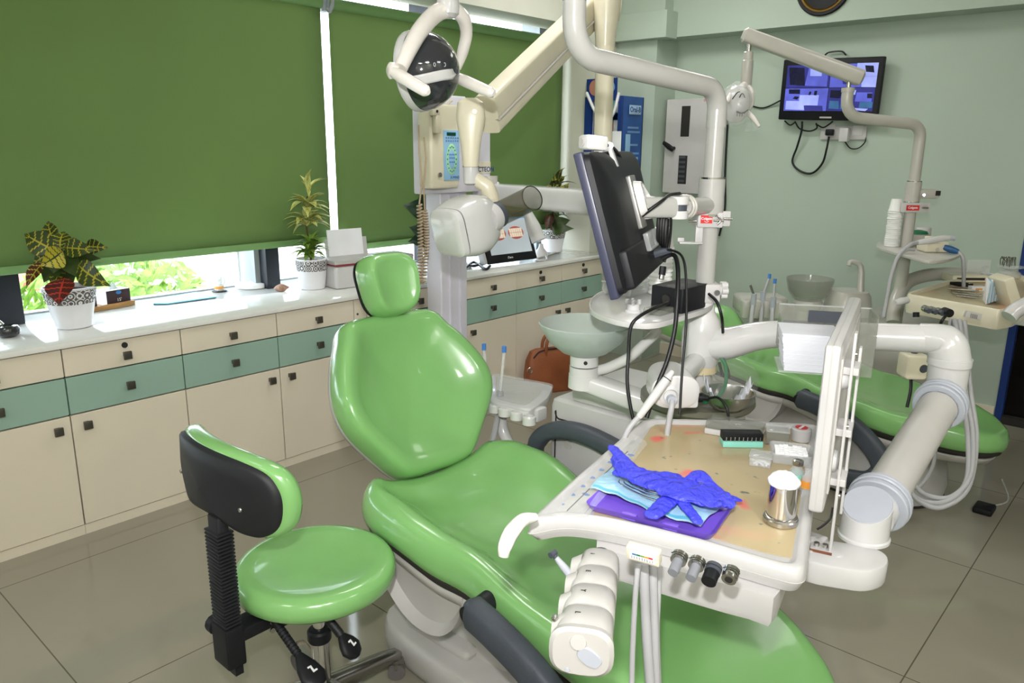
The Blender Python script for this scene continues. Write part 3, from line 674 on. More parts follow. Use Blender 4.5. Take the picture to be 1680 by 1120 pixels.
obj('antenna_lever', B().tube([(cx(.9), 3.03, cz(.98)), (cx(1.0), 3.02, cz(1.05)), (cx(1.06), 3.02, cz(1.06))], .006, n=8), cream, t)
# coiled lead
def helix(path, r, turns, n=12):
    P = crom(path, 24); out = []; m = turns * n
    for i in range(m + 1):
        s = i / m * (len(P) - 1); k = min(int(s), len(P) - 2); p = P[k].lerp(P[k + 1], s - k); a = 2 * PI * i / n
        out.append(p + V((math.cos(a) * r, math.sin(a) * r, 0)))
    return out
e0 = V((2.6062, 2.9300, 1.4213)); e1 = V((2.5874, 2.9300, 1.3184)); e2 = V((2.6012, 2.9300, 0.9297)); e3 = V((2.6138, 2.9200, 1.2878)); e4 = V((2.6189, 2.9200, 1.6394))
obj('coiled_lead', B().tube([e4, V((2.6237, 2.9150, 1.5385)), V((2.6048, 2.9150, 1.4219)), e3] + helix([e3, V((2.6218, 2.9200, 1.1206)), e2], .012, 24) + [e2 - Z * .01, e2 + V((-.02, 0, -.004))] + helix([e2 + V((-.022, 0, 0)), V((2.5900, 2.9300, 1.1224)), e1], .012, 24) + [e1, e0, V((2.5987, 2.9350, 1.5672)), V((2.6028, 2.9400, 1.6964))], .0042, n=6, smooth=False), coilm, t)
obj('maker_plate', B().box((PL[1].x - .105, 3.0575, PL[2].z + .10), (PL[1].x - .003, 3.0605, PL[2].z + .16)), cream, t)
text('maker_print', 'ACTEON', .037, V((3.1851, 3.0570, 1.4737)), (1, 0, 0), Z, navy, t, bold=True)
# horizontal swing arm and upright
PX, PY = 2.994, 2.121
hb = B(); a_, b_ = V((3.19, 3.03, 1.345)), V((PX, PY, 1.345)); d_ = (b_ - a_).normalized(); s_ = d_.cross(Z)
hb.loft([(a_, s_, Z, .045, .052, 6), (b_ + d_ * .02, s_, Z, .045, .056, 6), (b_ + d_ * .06, s_, Z, .03, .05, 4)], 28); obj('swing_arm', hb, white, t)
hb = B(); hb.loft([(a_ + d_ * .05, s_, Z, .049, .056, 6), (a_ + d_ * .4, s_, Z, .052, .060, 5), (b_ + d_ * -.02, s_, Z, .049, .060, 6), (b_ + d_ * .07, s_, Z, .04, .056, 4)], 28); obj('cling_film_wrap', hb, film, t)
obj('wall_pivot', B().cyl((3.19, 3.03, 1.25), (3.19, 3.03, 1.44), .05), offw, t); obj('pivot_bracket', B().rbox((3.14, 2.98, 1.28), (3.24, 3.12, 1.41), .02), alu, t)
u0 = V((PX, PY, 1.33)); u1 = V((PX + .06, PY + .055, 2.13))
obj('upright', B().cyl(u0, V((u1.x, u1.y, 2.05)), .042, n=32), cream, t)
obj('upright_flare', B().lathe([(.042, 0), (.05, .08), (.062, .17), (.066, .22)], V((u1.x, u1.y, 2.03)), n=32), cream, t)
E0 = V((3.1750, 2.2979, 2.2600)); E1 = V((2.1126, 2.0123, 1.7144))
obj('elbow_joint', B().cyl(E0 - cs * .09, E0 + cs * .09, .085), cream, t)
d_ = (E1 - E0).normalized(); s_ = d_.cross(Z).normalized(); n_ = s_.cross(d_)
hb = B(); hb.loft([(E0 + n_ * .02, s_, n_, .042, .045, 6), (E1 + n_ * .02, s_, n_, .042, .045, 6)], 28); arm_ = obj('spring_arm', hb, cream, t)
hb = B(); hb.loft([(E0 - n_ * .048, s_, n_, .036, .026, 5), (E1 - n_ * .05, s_, n_, .036, .026, 5)], 24); obj('spring_arm_cover', hb, cream, arm_)
obj('groove', B().cyl(E0 - s_ * .042 - n_ * .022, E1 - s_ * .042 - n_ * .022, .006, n=10), offw, arm_)
# yoke, collar, gooseneck
Y0, Y1 = V((2.0153, 2.0023, 1.7272)), V((1.9834, 1.9628, 1.5282)); Y1 = V((Y0.x, Y0.y, Y1.z))
hb = B(); hb.loft([(Y0 + Z * .035, cs, V((.745, .667, 0)), .025, .025, 3), (Y0 + Z * .02, cs, V((.745, .667, 0)), .046, .035, 3), (Y0 - Z * .03, cs, V((.745, .667, 0)), .052, .038, 3), (Y0.lerp(Y1, .6), cs, V((.745, .667, 0)), .036, .034, 2.6), (Y1, cs, V((.745, .667, 0)), .028, .03, 2.3)], 28); yk = obj('yoke', hb, cream, t)
obj('yoke_screw', B().cyl(Y0 - V((.745, .667, 0)) * .041 - Z * .012 + cs * .015, Y0 - V((.745, .667, 0)) * .034 - Z * .012 + cs * .015, .009), offw, yk)
obj('seam_ring', B().cyl(Y1 - Z * .001, Y1 + Z * .002, .0295), gap, yk)
obj('collar', B().lathe([(.028, -.001), (.0285, -.03), (.026, -.058), (.018, -.064)], Y1, n=28), white, t)
H0, H1 = V((1.8482, 1.9391, 1.3101)), V((2.0510, 1.9171, 1.3620))
obj('gooseneck', B().tube([Y1 - Z * .03 + cs * .01, Y1 - Z * .055 + cs * .035, Y1 - Z * .075 + cs * .06, Y1 - Z * .13 + cs * .072, (H0 + H1) / 2 + Z * .04], [.020, .026, .028, .028, .03], n=16), cream, t)
hd = (H1 - H0).normalized(); hs_ = hd.cross(Z).normalized(); hn = hs_.cross(hd)
L_ = (H1 - H0).length
hb = B(); hb.loft([(H0 - hd * .02, hs_, hn, .070, .068, 5), (H0 - hd * .012, hs_, hn, .082, .080, 5), (H0 + hd * .006, hs_, hn, .086, .084, 5)], 36); hd0 = obj('tubehead_back', hb, white, t)
hb = B(); hb.loft([(H0 + hd * .006, hs_, hn, .0835, .0815, 5), (H0 + hd * .010, hs_, hn, .0835, .0815, 5)], 36); obj('tubehead_seam', hb, gap, t)
hb = B(); hb.loft([(H0 + hd * .010, hs_, hn, .087, .085, 5), (H0 + hd * .05, hs_, hn, .096, .098, 4), (H0 + hd * .11, hs_, hn, .094, .102, 3.4), (H0 + hd * .16, hs_, hn, .078, .088, 2.8), (H0 + hd * .185, hs_, hn, .058, .062, 2.4)], 36); obj('tubehead', hb, white, t)
K0 = V((1.9936, 1.8722, 1.3597)); K1 = V((2.2123, 1.8804, 1.4151)); kd = (K1 - K0).normalized()
obj('cone_socket', B().lathe([(.046, -.03), (.052, -.01), (.05, .004), (.030, .004), (.026, -.01)], K0, kd, n=36), white2, t)
obj('cone_collar', B().lathe([(.044, .0), (.046, .004), (.046, .030), (.040, .032), (.036, .012)], K0, kd, n=36), dgrey, t)
hb = B(); L2 = (K1 - K0).length; hb.lathe([(.0435, .02), (.045, L2 * .5), (.0455, L2), (.0435, L2), (.042, .022)], K0, kd, n=40, cap0=False, cap1=False); obj('cone', hb, smokebr, t)
obj('cone_rim', B().tube([K1 + (frame(kd)[0] * math.cos(a) + frame(kd)[1] * math.sin(a)) * .0455 for a in [k * PI / 16 for k in range(32)]], .0022, n=6, sub=2, closed=True), gap, t)

# ============================================================ far wall
# blue product display box in the corner between pier and column
yr = V((5.0150, 3.2136, 1.8229))[1]; yl = 3.535; XF0, XF1 = 4.735, 4.757
zt, zb = V((5.0000, 3.2269, 1.9499))[2], V((5.0000, 3.2126, 1.3309))[2]
t = thing('product_display', 'blue toothbrush display stand fixed in the corner left of the breaker box', 'display stand', (4.88, 3.35, zb))
b = B(); b.box((XF0 + .02, yr, zb), (5.016, yr + .006, zt)); b.box((XF0 + .02, 3.462, zb), (5.016, 3.466, zt)); b.box((XF0 + .02, yr, zb), (5.016, 3.466, zb + .006)); b.box((5.008, yr, zb), (5.016, 3.466, zt)); bd = obj('board', b, postblue, t)
b = B(); b.box((XF0, yr, zb), (XF1, yr + .03, zt)); b.box((XF0, yl - .06, zb), (XF1, yl, zt)); b.box((XF0, yr + .03, zb), (XF1, yl - .06, zb + .05)); b.box((XF0, yr + .03, zt - .03), (XF1, yl - .06, zt)); obj('front_frame', b, navy, t)
b = B()
for k in range(4): z = zb + .05 + k * .15; b.box((XF1, yr + .007, z), (5.006, 3.46, z + .008))
obj('shelf', b, navy, t)
zt2 = V((4.7500, 3.1576, 2.0724))[2]
obj('header_card', B().box((XF0 + .002, yr + .05, zt), (XF0 + .012, yl - .01, zt2)), navy, t)
b = B(); b.lathe([(.055, 0), (.055, .003)], V((XF0 + .002, yl - .09, (zt + zt2) / 2)), (-1, 0, 0), n=24, up=(0, 0, 1)); obj('header_badge', b, mat('badge_orange', (176, 120, 100), .5), t)
b = B(); b.lathe([(.05, 0), (.05, .003)], V((XF0 + .002, yr + .13, zt + .06)), (-1, 0, 0), n=24, up=(0, 0, 1), sx=1.3); obj('header_figure', b, mat('pale_blue_print', (120, 170, 210), .5), t)
b = B(); b.rbox((-.075, -.032, 0), (.075, .032, .004), .002, basis(V((4.90, yr - .004, zt - .09)), V((1, 0, 0)), Z)); obj('logo_plate', b, mat('pale_logo', (150, 180, 206), .5), bd)
text('brand_print', 'Oral-B', .05, (4.90, yr - .0085, zt - .09), (1, 0, 0), Z, navy, bd, bold=True)
b = B()
for k, zz in enumerate((.22, .25, .34, .40)): b.box((4.82, yr - .0015, zt - zz), (4.96 + .02 * (k % 2), yr, zt - zz + .014))
obj('small_print', b, mat('pale_blue_print_line', (110, 150, 196), .5), bd)
b = B(); b.rbox((4.90, yr - .002, zb + .10), (4.97, yr, zb + .20), .001); b.rbox((4.80, yr - .002, zb + .12), (4.86, yr, zb + .36), .001); obj('product_print', b, padblue, bd)
for k, (dy, sh, w_, h_, m_) in enumerate(((.04, 3, .05, .10, paper), (.10, 3, .05, .09, mint), (.16, 3, .04, .11, lgrey), (.04, 2, .07, .10, paper), (.12, 2, .05, .08, redm), (.04, 1, .05, .11, redm), (.10, 1, .04, .10, leafg), (.04, 0, .08, .10, padblue))):
    z = zb + .0585 + sh * .15
    tag(obj('toothbrush_pack', B().box((4.80, yr + dy, z), (4.86, yr + dy + w_, z + h_)), m_, bevel=.002), ('white pack at the right end of the top shelf of the blue stand', 'mint green pack on the top shelf of the blue stand', 'grey pack at the left of the top shelf of the blue stand', 'wide white pack on the second shelf of the blue stand', 'red pack on the second shelf of the blue stand', 'red pack on the third shelf of the blue stand', 'green pack on the third shelf of the blue stand', 'pale blue pack on the bottom shelf of the blue stand')[k], 'pack', 'packs on the blue stand')
obj('price_card', B().box((XF0 - .006, yr - .01, zt - .44), (XF0 - .003, yr + .11, zt - .24)), paper, t)
obj('ribbon', B().tube([(XF0 - .01, yl - .02, zt + .03), (XF0 - .012, yl - .11, zt - .11), (XF0 - .012, yl - .2, zt - .16), (XF0 - .012, yr + .06, zt - .12), (XF0 - .01, yr + .02, zt + .02)], .011, n=6), paper, t)
# breaker box on the far wall
yl, yr = V((5.1500, 3.1037, 1.9405))[1], V((5.1500, 3.1037, 1.9405))[1] - .40; zt, zb = V((5.1500, 3.1037, 1.9405))[2], V((5.1500, 3.0915, 1.2728))[2]; yl = min(yl, 3.11)
t = thing('breaker_box', 'white electrical breaker box with a black latch on the far wall', 'electrical box', (5.22, (yl + yr) / 2, zb))
obj('box', B().rbox((5.165, yr, zb), (5.298, yl, zt), .004), white2, t)
dr = obj('box_door', B().rbox((5.148, yr + .004, zb + .004), (5.164, yl - .004, zt - .004), .004), white2, t)
for k, (a1, a2) in enumerate(((V((5.1470, 2.9733, 1.8902)), V((5.1470, 2.9041, 1.6783))), (V((5.1470, 2.9743, 1.5450)), V((5.1470, 2.9050, 1.3425))))):
    wv = obj('breaker_window', B().box((5.1465, a2.y, a2.z), (5.1485, a1.y, a1.z)), gap, dr)
    if k: 
        b = B()
        for j in range(6): zz = a2.z + (a1.z - a2.z) * (j + .4) / 6; b.box((5.1445, a2.y + .015, zz), (5.1466, a1.y - .005, zz + .016))
        obj('breaker_switch_row', b, dgrey, dr)
c_ = V((5.1470, 3.0183, 1.5965)); b = B(); b.cyl(c_, c_ + V((-.03, 0, 0)), .012); b.loft([(c_ + V((-.03, -.01, -.012)), V((1, 0, 0)), V((0, -.5, .86)), .010, .018, 2.5), (c_ + V((-.032, .03, .012)), V((1, 0, 0)), V((0, -.4, .9)), .012, .02, 2.5), (c_ + V((-.03, .075, .04)), V((1, 0, 0)), V((0, -.4, .9)), .008, .014, 2.5)], 16); obj('latch_handle', b, black, dr)
text('red_notice', 'DANGER', .022, V((5.1460, 2.7586, 1.9255)), (0, -1, 0), Z, redm, dr)
tag(obj('cable', B().tube([(5.29, yr - .02, zt - .1), (5.29, yr - .03, zt - .5), (5.29, yr - .05, zb - .1), (5.29, yr - .02, zb - .3)], .007, n=8), cablem), 'black cable running down the far wall beside the breaker box', 'cable')
# television
TL, TR, BL = V((5.2000, 2.2690, 2.1654)), V((5.2000, 1.6374, 2.1471)), V((5.2150, 2.2726, 1.7887))
M = basis(TL, TR - TL, BL - TL); TW, TH = (TR - TL).length, (BL - TL).length
t = thing('television', 'black flat television showing four camera views, tilted on the far wall', 'television', TL + (TR - TL) / 2 + V((0, 0, -TH)))
tv = obj('housing', B().rbox((0, 0, 0), (TW, TH, .04), .008, M), black, t)
obj('wall_bracket', B().box((TW * .4, TH * .4, .04), (TW * .6, TH * .6, .075), M), dgrey, t)
def scr(n, c, e=.6): return mat('screen_' + n, c, .25, emit=e, var=.35, scale=9)
sA, sB, sC, sD, sE = scr('indigo', (46, 46, 120)), scr('violet', (84, 90, 188)), scr('lilac', (150, 160, 232)), scr('night', (16, 16, 44)), scr('sea', (54, 96, 140))
mx, my = .03, .035; qw, qh = (TW - 2 * mx) / 2, (TH - my - .055) / 2
views = (((0, 0), sA, ((.45, .15, .95, .95, sB), (.55, .0, .8, .5, sC), (.1, .1, .4, .9, sD), (.6, .5, .7, .8, sC), (.75, .3, .8, .9, sA))),
 ((1, 0), sB, ((0, 0, .4, .5, sD), (.55, 0, 1, .55, sC), (.7, .55, 1, 1, sC), (.3, .5, .6, .9, sA), (.76, .1, .9, .4, sD))),
 ((0, 1), sB, ((.1, .05, .35, .25, sD), (.35, .3, .8, .75, sC), (.05, .55, .5, .95, sC), (.55, .15, .62, .35, sD), (.68, .12, .75, .32, sD), (.2, .35, .35, .5, sD), (.5, .75, .9, 1, sA), (.42, .5, .6, .8, sD))),
 ((1, 1), sA, ((.05, .1, .3, .45, sD), (.3, .5, .55, .9, sE), (.6, .2, .95, .6, sB), (.7, .6, .98, .85, sE), (.05, .55, .25, .9, sE), (.45, .1, .6, .3, sC), (.85, .25, .95, .45, sD), (.55, .85, .9, .98, sC))))
for (ix, iy), m0, shapes in views:
    X0, Y0 = mx + ix * qw, my + iy * qh
    v = obj('camera_view', B().box((X0 + .002, Y0 + .002, -.0012), (X0 + qw - .002, Y0 + qh - .002, -.0002), M), m0, tv)
    for a, b_, c, d, m_ in shapes:
        k_ = random.uniform(-.06, .06) * qw
        b = B(); z0_ = -.0018 - .0001 * random.random(); P = [(X0 + qw * a + k_ * (a > .05), Y0 + qh * b_), (X0 + qw * c, Y0 + qh * b_ + abs(k_) * .3), (X0 + qw * c - k_ * (c < .95), Y0 + qh * d), (X0 + qw * a, Y0 + qh * d - abs(k_) * .5)]
        b.rings([[M @ V((x, y, z)) for x, y in P] for z in (-.0011, z0_)]); obj('view_patch', b, m_, v)
obj('brand_badge', B().box((TW * .44, TH - .022, -.001), (TW * .56, TH - .012, 0), M), lgrey, tv)
# socket plate, plugs and leads under the television
s0, s1 = V((5.2850, 2.0128, 1.7406)), V((5.2850, 1.7224, 1.6595))
t = thing('socket_plate', 'white double socket plate on the far wall below the television', 'socket', (5.29, (s0.y + s1.y) / 2, s1.z))
obj('plate', B().rbox((5.284, s1.y, s1.z), (5.299, s0.y, s0.z), .003), white2, t)
for p in (V((5.2840, 1.9513, 1.7247)), V((5.2840, 1.7734, 1.7159))): obj('socket_face', B().rbox((5.281, p.y - .03, p.z - .03), (5.2845, p.y + .035, p.z + .03), .002), white, t)
c_ = V((5.2600, 1.9443, 1.7050)); t = thing('power_plug', 'black plug in the left socket below the television', 'plug', c_)
obj('plug_body', B().rbox((5.245, c_.y - .025, c_.z - .02), (5.2805, c_.y + .025, c_.z + .02), .008), black, t)
obj('plug_lead', B().tube([V((5.2500, 1.9417, 1.6781)), V((5.2600, 1.9525, 1.5974)), V((5.2800, 1.9783, 1.5073)), V((5.2850, 2.0424, 1.4424)), V((5.2850, 2.1266, 1.4562)), V((5.2850, 2.1828, 1.5152)), V((5.2700, 2.1531, 1.6155)), V((5.2500, 2.1259, 1.7136)), V((5.2400, 2.1240, 1.7756))], .007, n=8), cablem, t)
c_ = V((5.2600, 1.8453, 1.6856)); t = thing('power_adapter', 'white power adapter in the socket plate below the television', 'adapter', c_)
obj('adapter_body', B().rbox((5.23, c_.y - .028, c_.z - .04), (5.2805, c_.y + .028, c_.z + .045), .006), white, t)
obj('adapter_lead', B().tube([V((5.2500, 1.8376, 1.6477)), V((5.2700, 1.8056, 1.6063)), V((5.2850, 1.7614, 1.6067)), V((5.2850, 1.7244, 1.6445)), V((5.2900, 1.7271, 1.6858))], .004, n=6), cablem, t)
for k, pts in enumerate(([V((5.2400, 2.2447, 1.7812)), V((5.2500, 2.2085, 1.7535)), V((5.2400, 2.1726, 1.7684))], [V((5.2400, 2.1734, 1.7763)), V((5.2600, 2.1439, 1.7296)), V((5.2700, 2.0808, 1.7137)), V((5.2600, 2.0304, 1.7325)), V((5.2400, 2.0299, 1.7628))], [V((5.2400, 2.0335, 1.7590)), V((5.2600, 1.9910, 1.7360)), V((5.2500, 1.9499, 1.7544)), V((5.2400, 1.9248, 1.7728))], [V((5.2500, 2.0260, 2.1766)), V((5.2700, 2.0048, 2.1990)), V((5.2700, 1.9285, 2.2011)), V((5.2500, 1.8884, 2.1749))], [V((5.2700, 2.2998, 1.9132)), V((5.2900, 2.3828, 1.8808)), V((5.2900, 2.4431, 1.8703)), V((5.2900, 2.5342, 1.8928))])):
    tag(obj('cable', B().tube(pts, .005, n=6), cablem), ('short black cable at the lower left corner of the television', 'longer black cable looping under the television', 'black cable under the middle of the television', 'black cable arching over the top of the television', 'thin black cable leaving the left side of the television')[k], 'cable', 'television cables')
c_ = V((5.0850, 2.0055, 2.5656)); t = thing('wall_clock', 'round black wall clock on the beam above the television', 'clock', c_ - Z * .17)
obj('rim', B().lathe([(.135, 0), (.17, 0), (.172, .012), (.165, .02), (.15, .018), (.135, .01)], V((5.099, c_.y, c_.z)), (-1, 0, 0), n=48), black, t)
obj('bronze_ring', B().lathe([(.148, .019), (.138, .0195), (.128, .010), (.128, .006)], V((5.099, c_.y, c_.z)), (-1, 0, 0), n=48, cap0=False, cap1=False), mat('bronze', (120, 92, 40), .3, .8), t)
obj('dial', B().lathe([(.134, .004), (.134, .006)], V((5.099, c_.y, c_.z)), (-1, 0, 0), n=48), paper, t)
for a, l in ((.6, .07), (2.3, .1)): obj('hand', B().cyl(V((5.091, c_.y, c_.z)), V((5.091, c_.y + l * math.sin(a), c_.z + l * math.cos(a))), .003, n=8), black, t)

# ============================================================ patient chairs
def make_chair(off, theta, lab, cat='dental chair', head=.585, nfwd=.10, right=True):
    XF[0] = Matrix.Translation(off)
    O = V((1.63, 1.80, 0)); W_ = V((.996, -.09, 0)); A_ = V((-.09, -.996, 0))
    t = thing('dental_chair', lab, cat, (1.6, 1.25, 0), 'dental chairs')
    # one long cushion: seat with rolled sides running into the leg rest
    half = [(.0, -.03), (.20, -.025), (.285, .01), (.335, .10), (.342, .22), (.325, .36), (.300, .52), (.298, .70), (.300, .86), (.290, 1.02), (.255, 1.16), (.185, 1.29), (.09, 1.37), (0, 1.392)]
    pts = half + [(-u, v) for u, v in reversed(half[1:-1])]
    out = [(p.x, p.y) for p in crom([V((u, v, 0)) for u, v in pts], 5, True)]
    def lerp(tb, v):
        for (a, b), (c, d) in zip(tb, tb[1:]):
            if v <= c: k = max(0, min(1, (v - a) / (c - a))); k = k * k * (3 - 2 * k); return b + (d - b) * k
        return tb[-1][1]
    zt = [(-.03, .585), (.18, .575), (.45, .535), (.75, .495), (1.05, .465), (1.4, .43)]
    def hw(v): return lerp([(-.03, .27), (.1, .335), (.25, .34), (.5, .30), (.9, .298), (1.1, .27), (1.3, .18), (1.4, .05)], v)
    def fm(u, v, h, s):
        z = lerp(zt, v); k = lerp([(-.03, .55), (.12, 1), (.45, .9), (.8, .25), (1.1, .12)], v)
        q = min(1, abs(u) / max(hw(v), .05))
        if h > .5: z += -.075 * k * max(0, 1 - (q / .78) ** 2.2) + .022 * k * math.exp(-((q - .86) / .12) ** 2)
        p = O + W_ * u + A_ * v; return (p.x, p.y, z + (h - 1))
    prof = [(0, 1)] + [(s, 1) for s in (.15, .3, .45, .58, .68, .76, .83, .89, .93)] + [(.962, .993), (.985, .978), (.997, .955), (1, .935), (.994, .915), (.97, .905), (.5, .9), (0, .9)]
    b = B(); b.pad(out, prof, fm, (0, .62)); obj('seat_cushion', b, gvinyl, t, sharp=60)
    b = B(); b.pad(out, [(0, .80), (.88, .86), (.96, .91), (.975, .905), (.975, .893), (.95, .88), (.88, .85), (0, .79)], fm, (0, .62)); obj('seat_edge_trim', b, gap, t)
    b = B(); b.pad(out, [(0, .78), (.86, .85), (.93, .88), (.95, .87), (.93, .845), (.82, .82), (0, .81)], fm, (0, .62)); obj('seat_shell', b, lgrey, t, sharp=60)
    # side skirt and lifting frame
    sk = [V((0, y, z)) for y, z in ((1.72, .50), (1.70, .42), (1.66, .33), (1.58, .265), (1.50, .245), (1.42, .262), (1.36, .32), (1.33, .40), (1.33, .50))]
    b = B(); R = []
    c_ = V((0, 1.52, .42))
    for x, s in ((1.325, .86), (1.303, .97), (1.296, 1), (1.40, 1), (1.415, .95)): R.append([V((x, c_.y + (p.y - c_.y) * s, c_.z + (p.z - c_.z) * s)) for p in crom(sk, 4)])
    b.rings(R); obj('side_skirt', b, lgrey, t)
    b = B(); b.loft([(V((1.62, 1.52, .05)), V((1, 0, 0)), V((0, 1, 0)), .18, .24, 4), (V((1.61, 1.40, .22)), V((1, 0, 0)), V((0, 1, 0)), .16, .22, 4), (V((1.60, 1.25, .34)), V((1, 0, 0)), V((0, 1, 0)), .16, .26, 4)], 28); obj('lift_column', b, lgrey, t)
    # floor base
    b = B(); b.prism([(p.x, p.y) for p in crom([V(q) for q in ((1.40, 1.80, 0), (1.62, 1.84, 0), (1.86, 1.78, 0), (1.90, 1.40, 0), (1.86, 1.02, 0), (1.72, .76, 0), (1.55, .70, 0), (1.42, .82, 0), (1.355, 1.08, 0), (1.345, 1.50, 0))], 5, True)], 0.0005, .115, .03); fb = obj('floor_base', b, lgrey, t)
    b = B(); b.rbox((1.40, 1.42, .112), (1.62, 1.70, .15), .02); obj('base_step', b, lgrey, fb)
    b = B(); b.loft([(V((1.60, .98, z)), V((.98, -.15, 0)), V((.15, .98, 0)), a, d, 2.4) for z, a, d in ((.012, .262, .335), (.06, .272, .345), (.16, .262, .33), (.25, .22, .285), (.31, .16, .22), (.345, .08, .12), (.352, .005, .008))], 40); obj('pump_cover', b, white2, t)
    b = B(); b.loft([(V((1.60, .98, z)), V((.98, -.15, 0)), V((.15, .98, 0)), .265, .338, 2.4) for z in (.0008, .011)], 40); obj('base_gasket', b, gap, t)
    # back rest and head rest
    th = math.radians(theta); Bv = (-A_ * math.cos(th) + Z * math.sin(th)); N_ = (A_ * math.sin(th) + Z * math.cos(th)); HO = O + Z * .60 + W_ * .018
    half = [(0, -.052), (.09, -.05), (.15, -.03), (.22, .05), (.285, .14), (.305, .22), (.29, .30), (.25, .39), (.215, .445), (.185, .495), (.13, .516), (0, .522)]
    pts = half + [(-u, v) for u, v in reversed(half[1:-1])]
    out = [(p.x, p.y) for p in crom([V((u, v, 0)) for u, v in pts], 5, True)]
    def fb_(u, v, h, s):
        d = 0
        if h > .5: d = -.040 * max(0, 1 - (s / .8) ** 2.4) + .010 * math.exp(-((s - .86) / .09) ** 2)
        bend = .06 * (u / .3) ** 2
        return HO + W_ * u + Bv * v + N_ * (h - 1 + d + bend)
    prof = [(0, 1)] + [(s, 1) for s in (.15, .3, .45, .58, .68, .76, .82, .88, .92)] + [(.955, .994), (.98, .98), (.996, .955), (1, .93), (.99, .91), (0, .91)]
    b = B(); b.pad(out, prof, fb_, (0, .22)); obj('backrest', b, gvinyl, t, sharp=60)
    b = B(); b.pad(out, [(0, .915), (.985, .915), (.99, .905), (.975, .885), (.9, .87), (0, .86)], fb_, (0, .22)); obj('backrest_shell', b, lgrey, t, sharp=60)
    b = B(); Mx = basis(HO - N_ * .11, W_, Bv); b.rbox((-.10, -.15, -.03), (.10, .10, .03), .008, Mx); obj('back_hinge', b, lgrey, t)
    th2 = math.radians(min(85, theta + 14)); Hv = (-A_ * math.cos(th2) + Z * math.sin(th2)); Nh = (A_ * math.sin(th2) + Z * math.cos(th2)); HC = HO + Bv * head + N_ * nfwd
    oh = [(p[0], p[1]) for p in [(.100 * math.copysign(abs(math.cos(a)) ** .62, math.cos(a)), .110 * math.copysign(abs(math.sin(a)) ** .62, math.sin(a))) for a in [2 * PI * k / 48 for k in range(48)]]]
    def fh(u, v, h, s):
        d = -.030 * max(0, 1 - (abs(u) / .085) ** 2) * max(0, 1 - (abs(v) / .13) ** 3) if h > .5 else 0
        return HC + W_ * (u * (1 + .12 * v / .125)) + Hv * v + Nh * (h - 1 + d + .02)
    b = B(); b.pad(oh, [(0, 1)] + [(s, 1) for s in (.2, .4, .55, .68, .78)] + [(.86, .995), (.93, .98), (.98, .955), (1, .925), (.98, .90), (.92, .885), (0, .88)], fh); obj('headrest', b, gvinyl, t, sharp=60)
    b = B(); b.pad(oh, [(0, .884), (.93, .884), (.95, .876), (.85, .86), (0, .855)], fh); obj('headrest_shell', b, black, t)
    b = B(); Mx = basis(HO + Bv * (head - .20) - N_ * .085, W_, Bv + N_ * .45); b.box((-.03, -.06, -.006), (.03, .15, .006), Mx); obj('headrest_bar', b, steel, t)
    # arm rests: one swung down beside the seat, one loop on the far side
    p = [V((1.23, 1.235, .462)), V((1.215, 1.13, .45)), V((1.205, 1.0, .41)), V((1.20, .88, .33)), V((1.20, .82, .24)), V((1.20, .87, .16)), V((1.20, .98, .14))]
    b = B(); P = crom(p, 6); R = []
    for i, q in enumerate(P):
        d = (P[min(i + 1, len(P) - 1)] - P[max(i - 1, 0)]).normalized(); s = d.cross(Z).normalized(); n = s.cross(d); k = 1 if 0 < i < len(P) - 1 else .72
        R.append((q, s, n, .030 * k, .045 * k, 3.2))
    b.loft(R, 20); ar = obj('armrest', b, dgrey, t)
    obj('armrest_pivot', B().cyl((1.205, 1.215, .458), (1.305, 1.215, .470), .03), blackrub, ar)
    if not right: XF[0] = Matrix(); return t
    b = B(); P = crom([V(q) for q in ((1.985, 1.53, .40), (1.985, 1.63, .47), (1.985, 1.655, .56), (1.985, 1.60, .635), (1.985, 1.48, .668), (1.985, 1.33, .652), (1.985, 1.15, .60), (1.985, 1.02, .54))], 6); R = []
    for i, q in enumerate(P):
        d = (P[min(i + 1, len(P) - 1)] - P[max(i - 1, 0)]).normalized(); s = V((1, 0, 0)); n = d.cross(s); R.append((q, s, n, .032, .026 if i < 14 else .03, 3))
    b.loft(R, 20); ar = obj('armrest', b, dgrey, t)
    obj('armrest_pivot', B().cyl((1.87, 1.51, .40), (1.99, 1.51, .40), .026), blackrub, ar)
    XF[0] = Matrix()
    return t
make_chair((0, 0, 0), 59, 'green dental chair in the foreground with its backrest raised and headrest up')
OFF2 = V((2.27, .08, 0))
make_chair(OFF2, 9, 'second green dental chair by the far wall, its backrest reclined', head=.66, nfwd=0, right=False)
tag(obj('foot_control', B().rbox((1.62, 2.05, .0005), (1.80, 2.2, .05), .03), blackrub), 'black foot control on the floor behind the round stool seat', 'foot control')

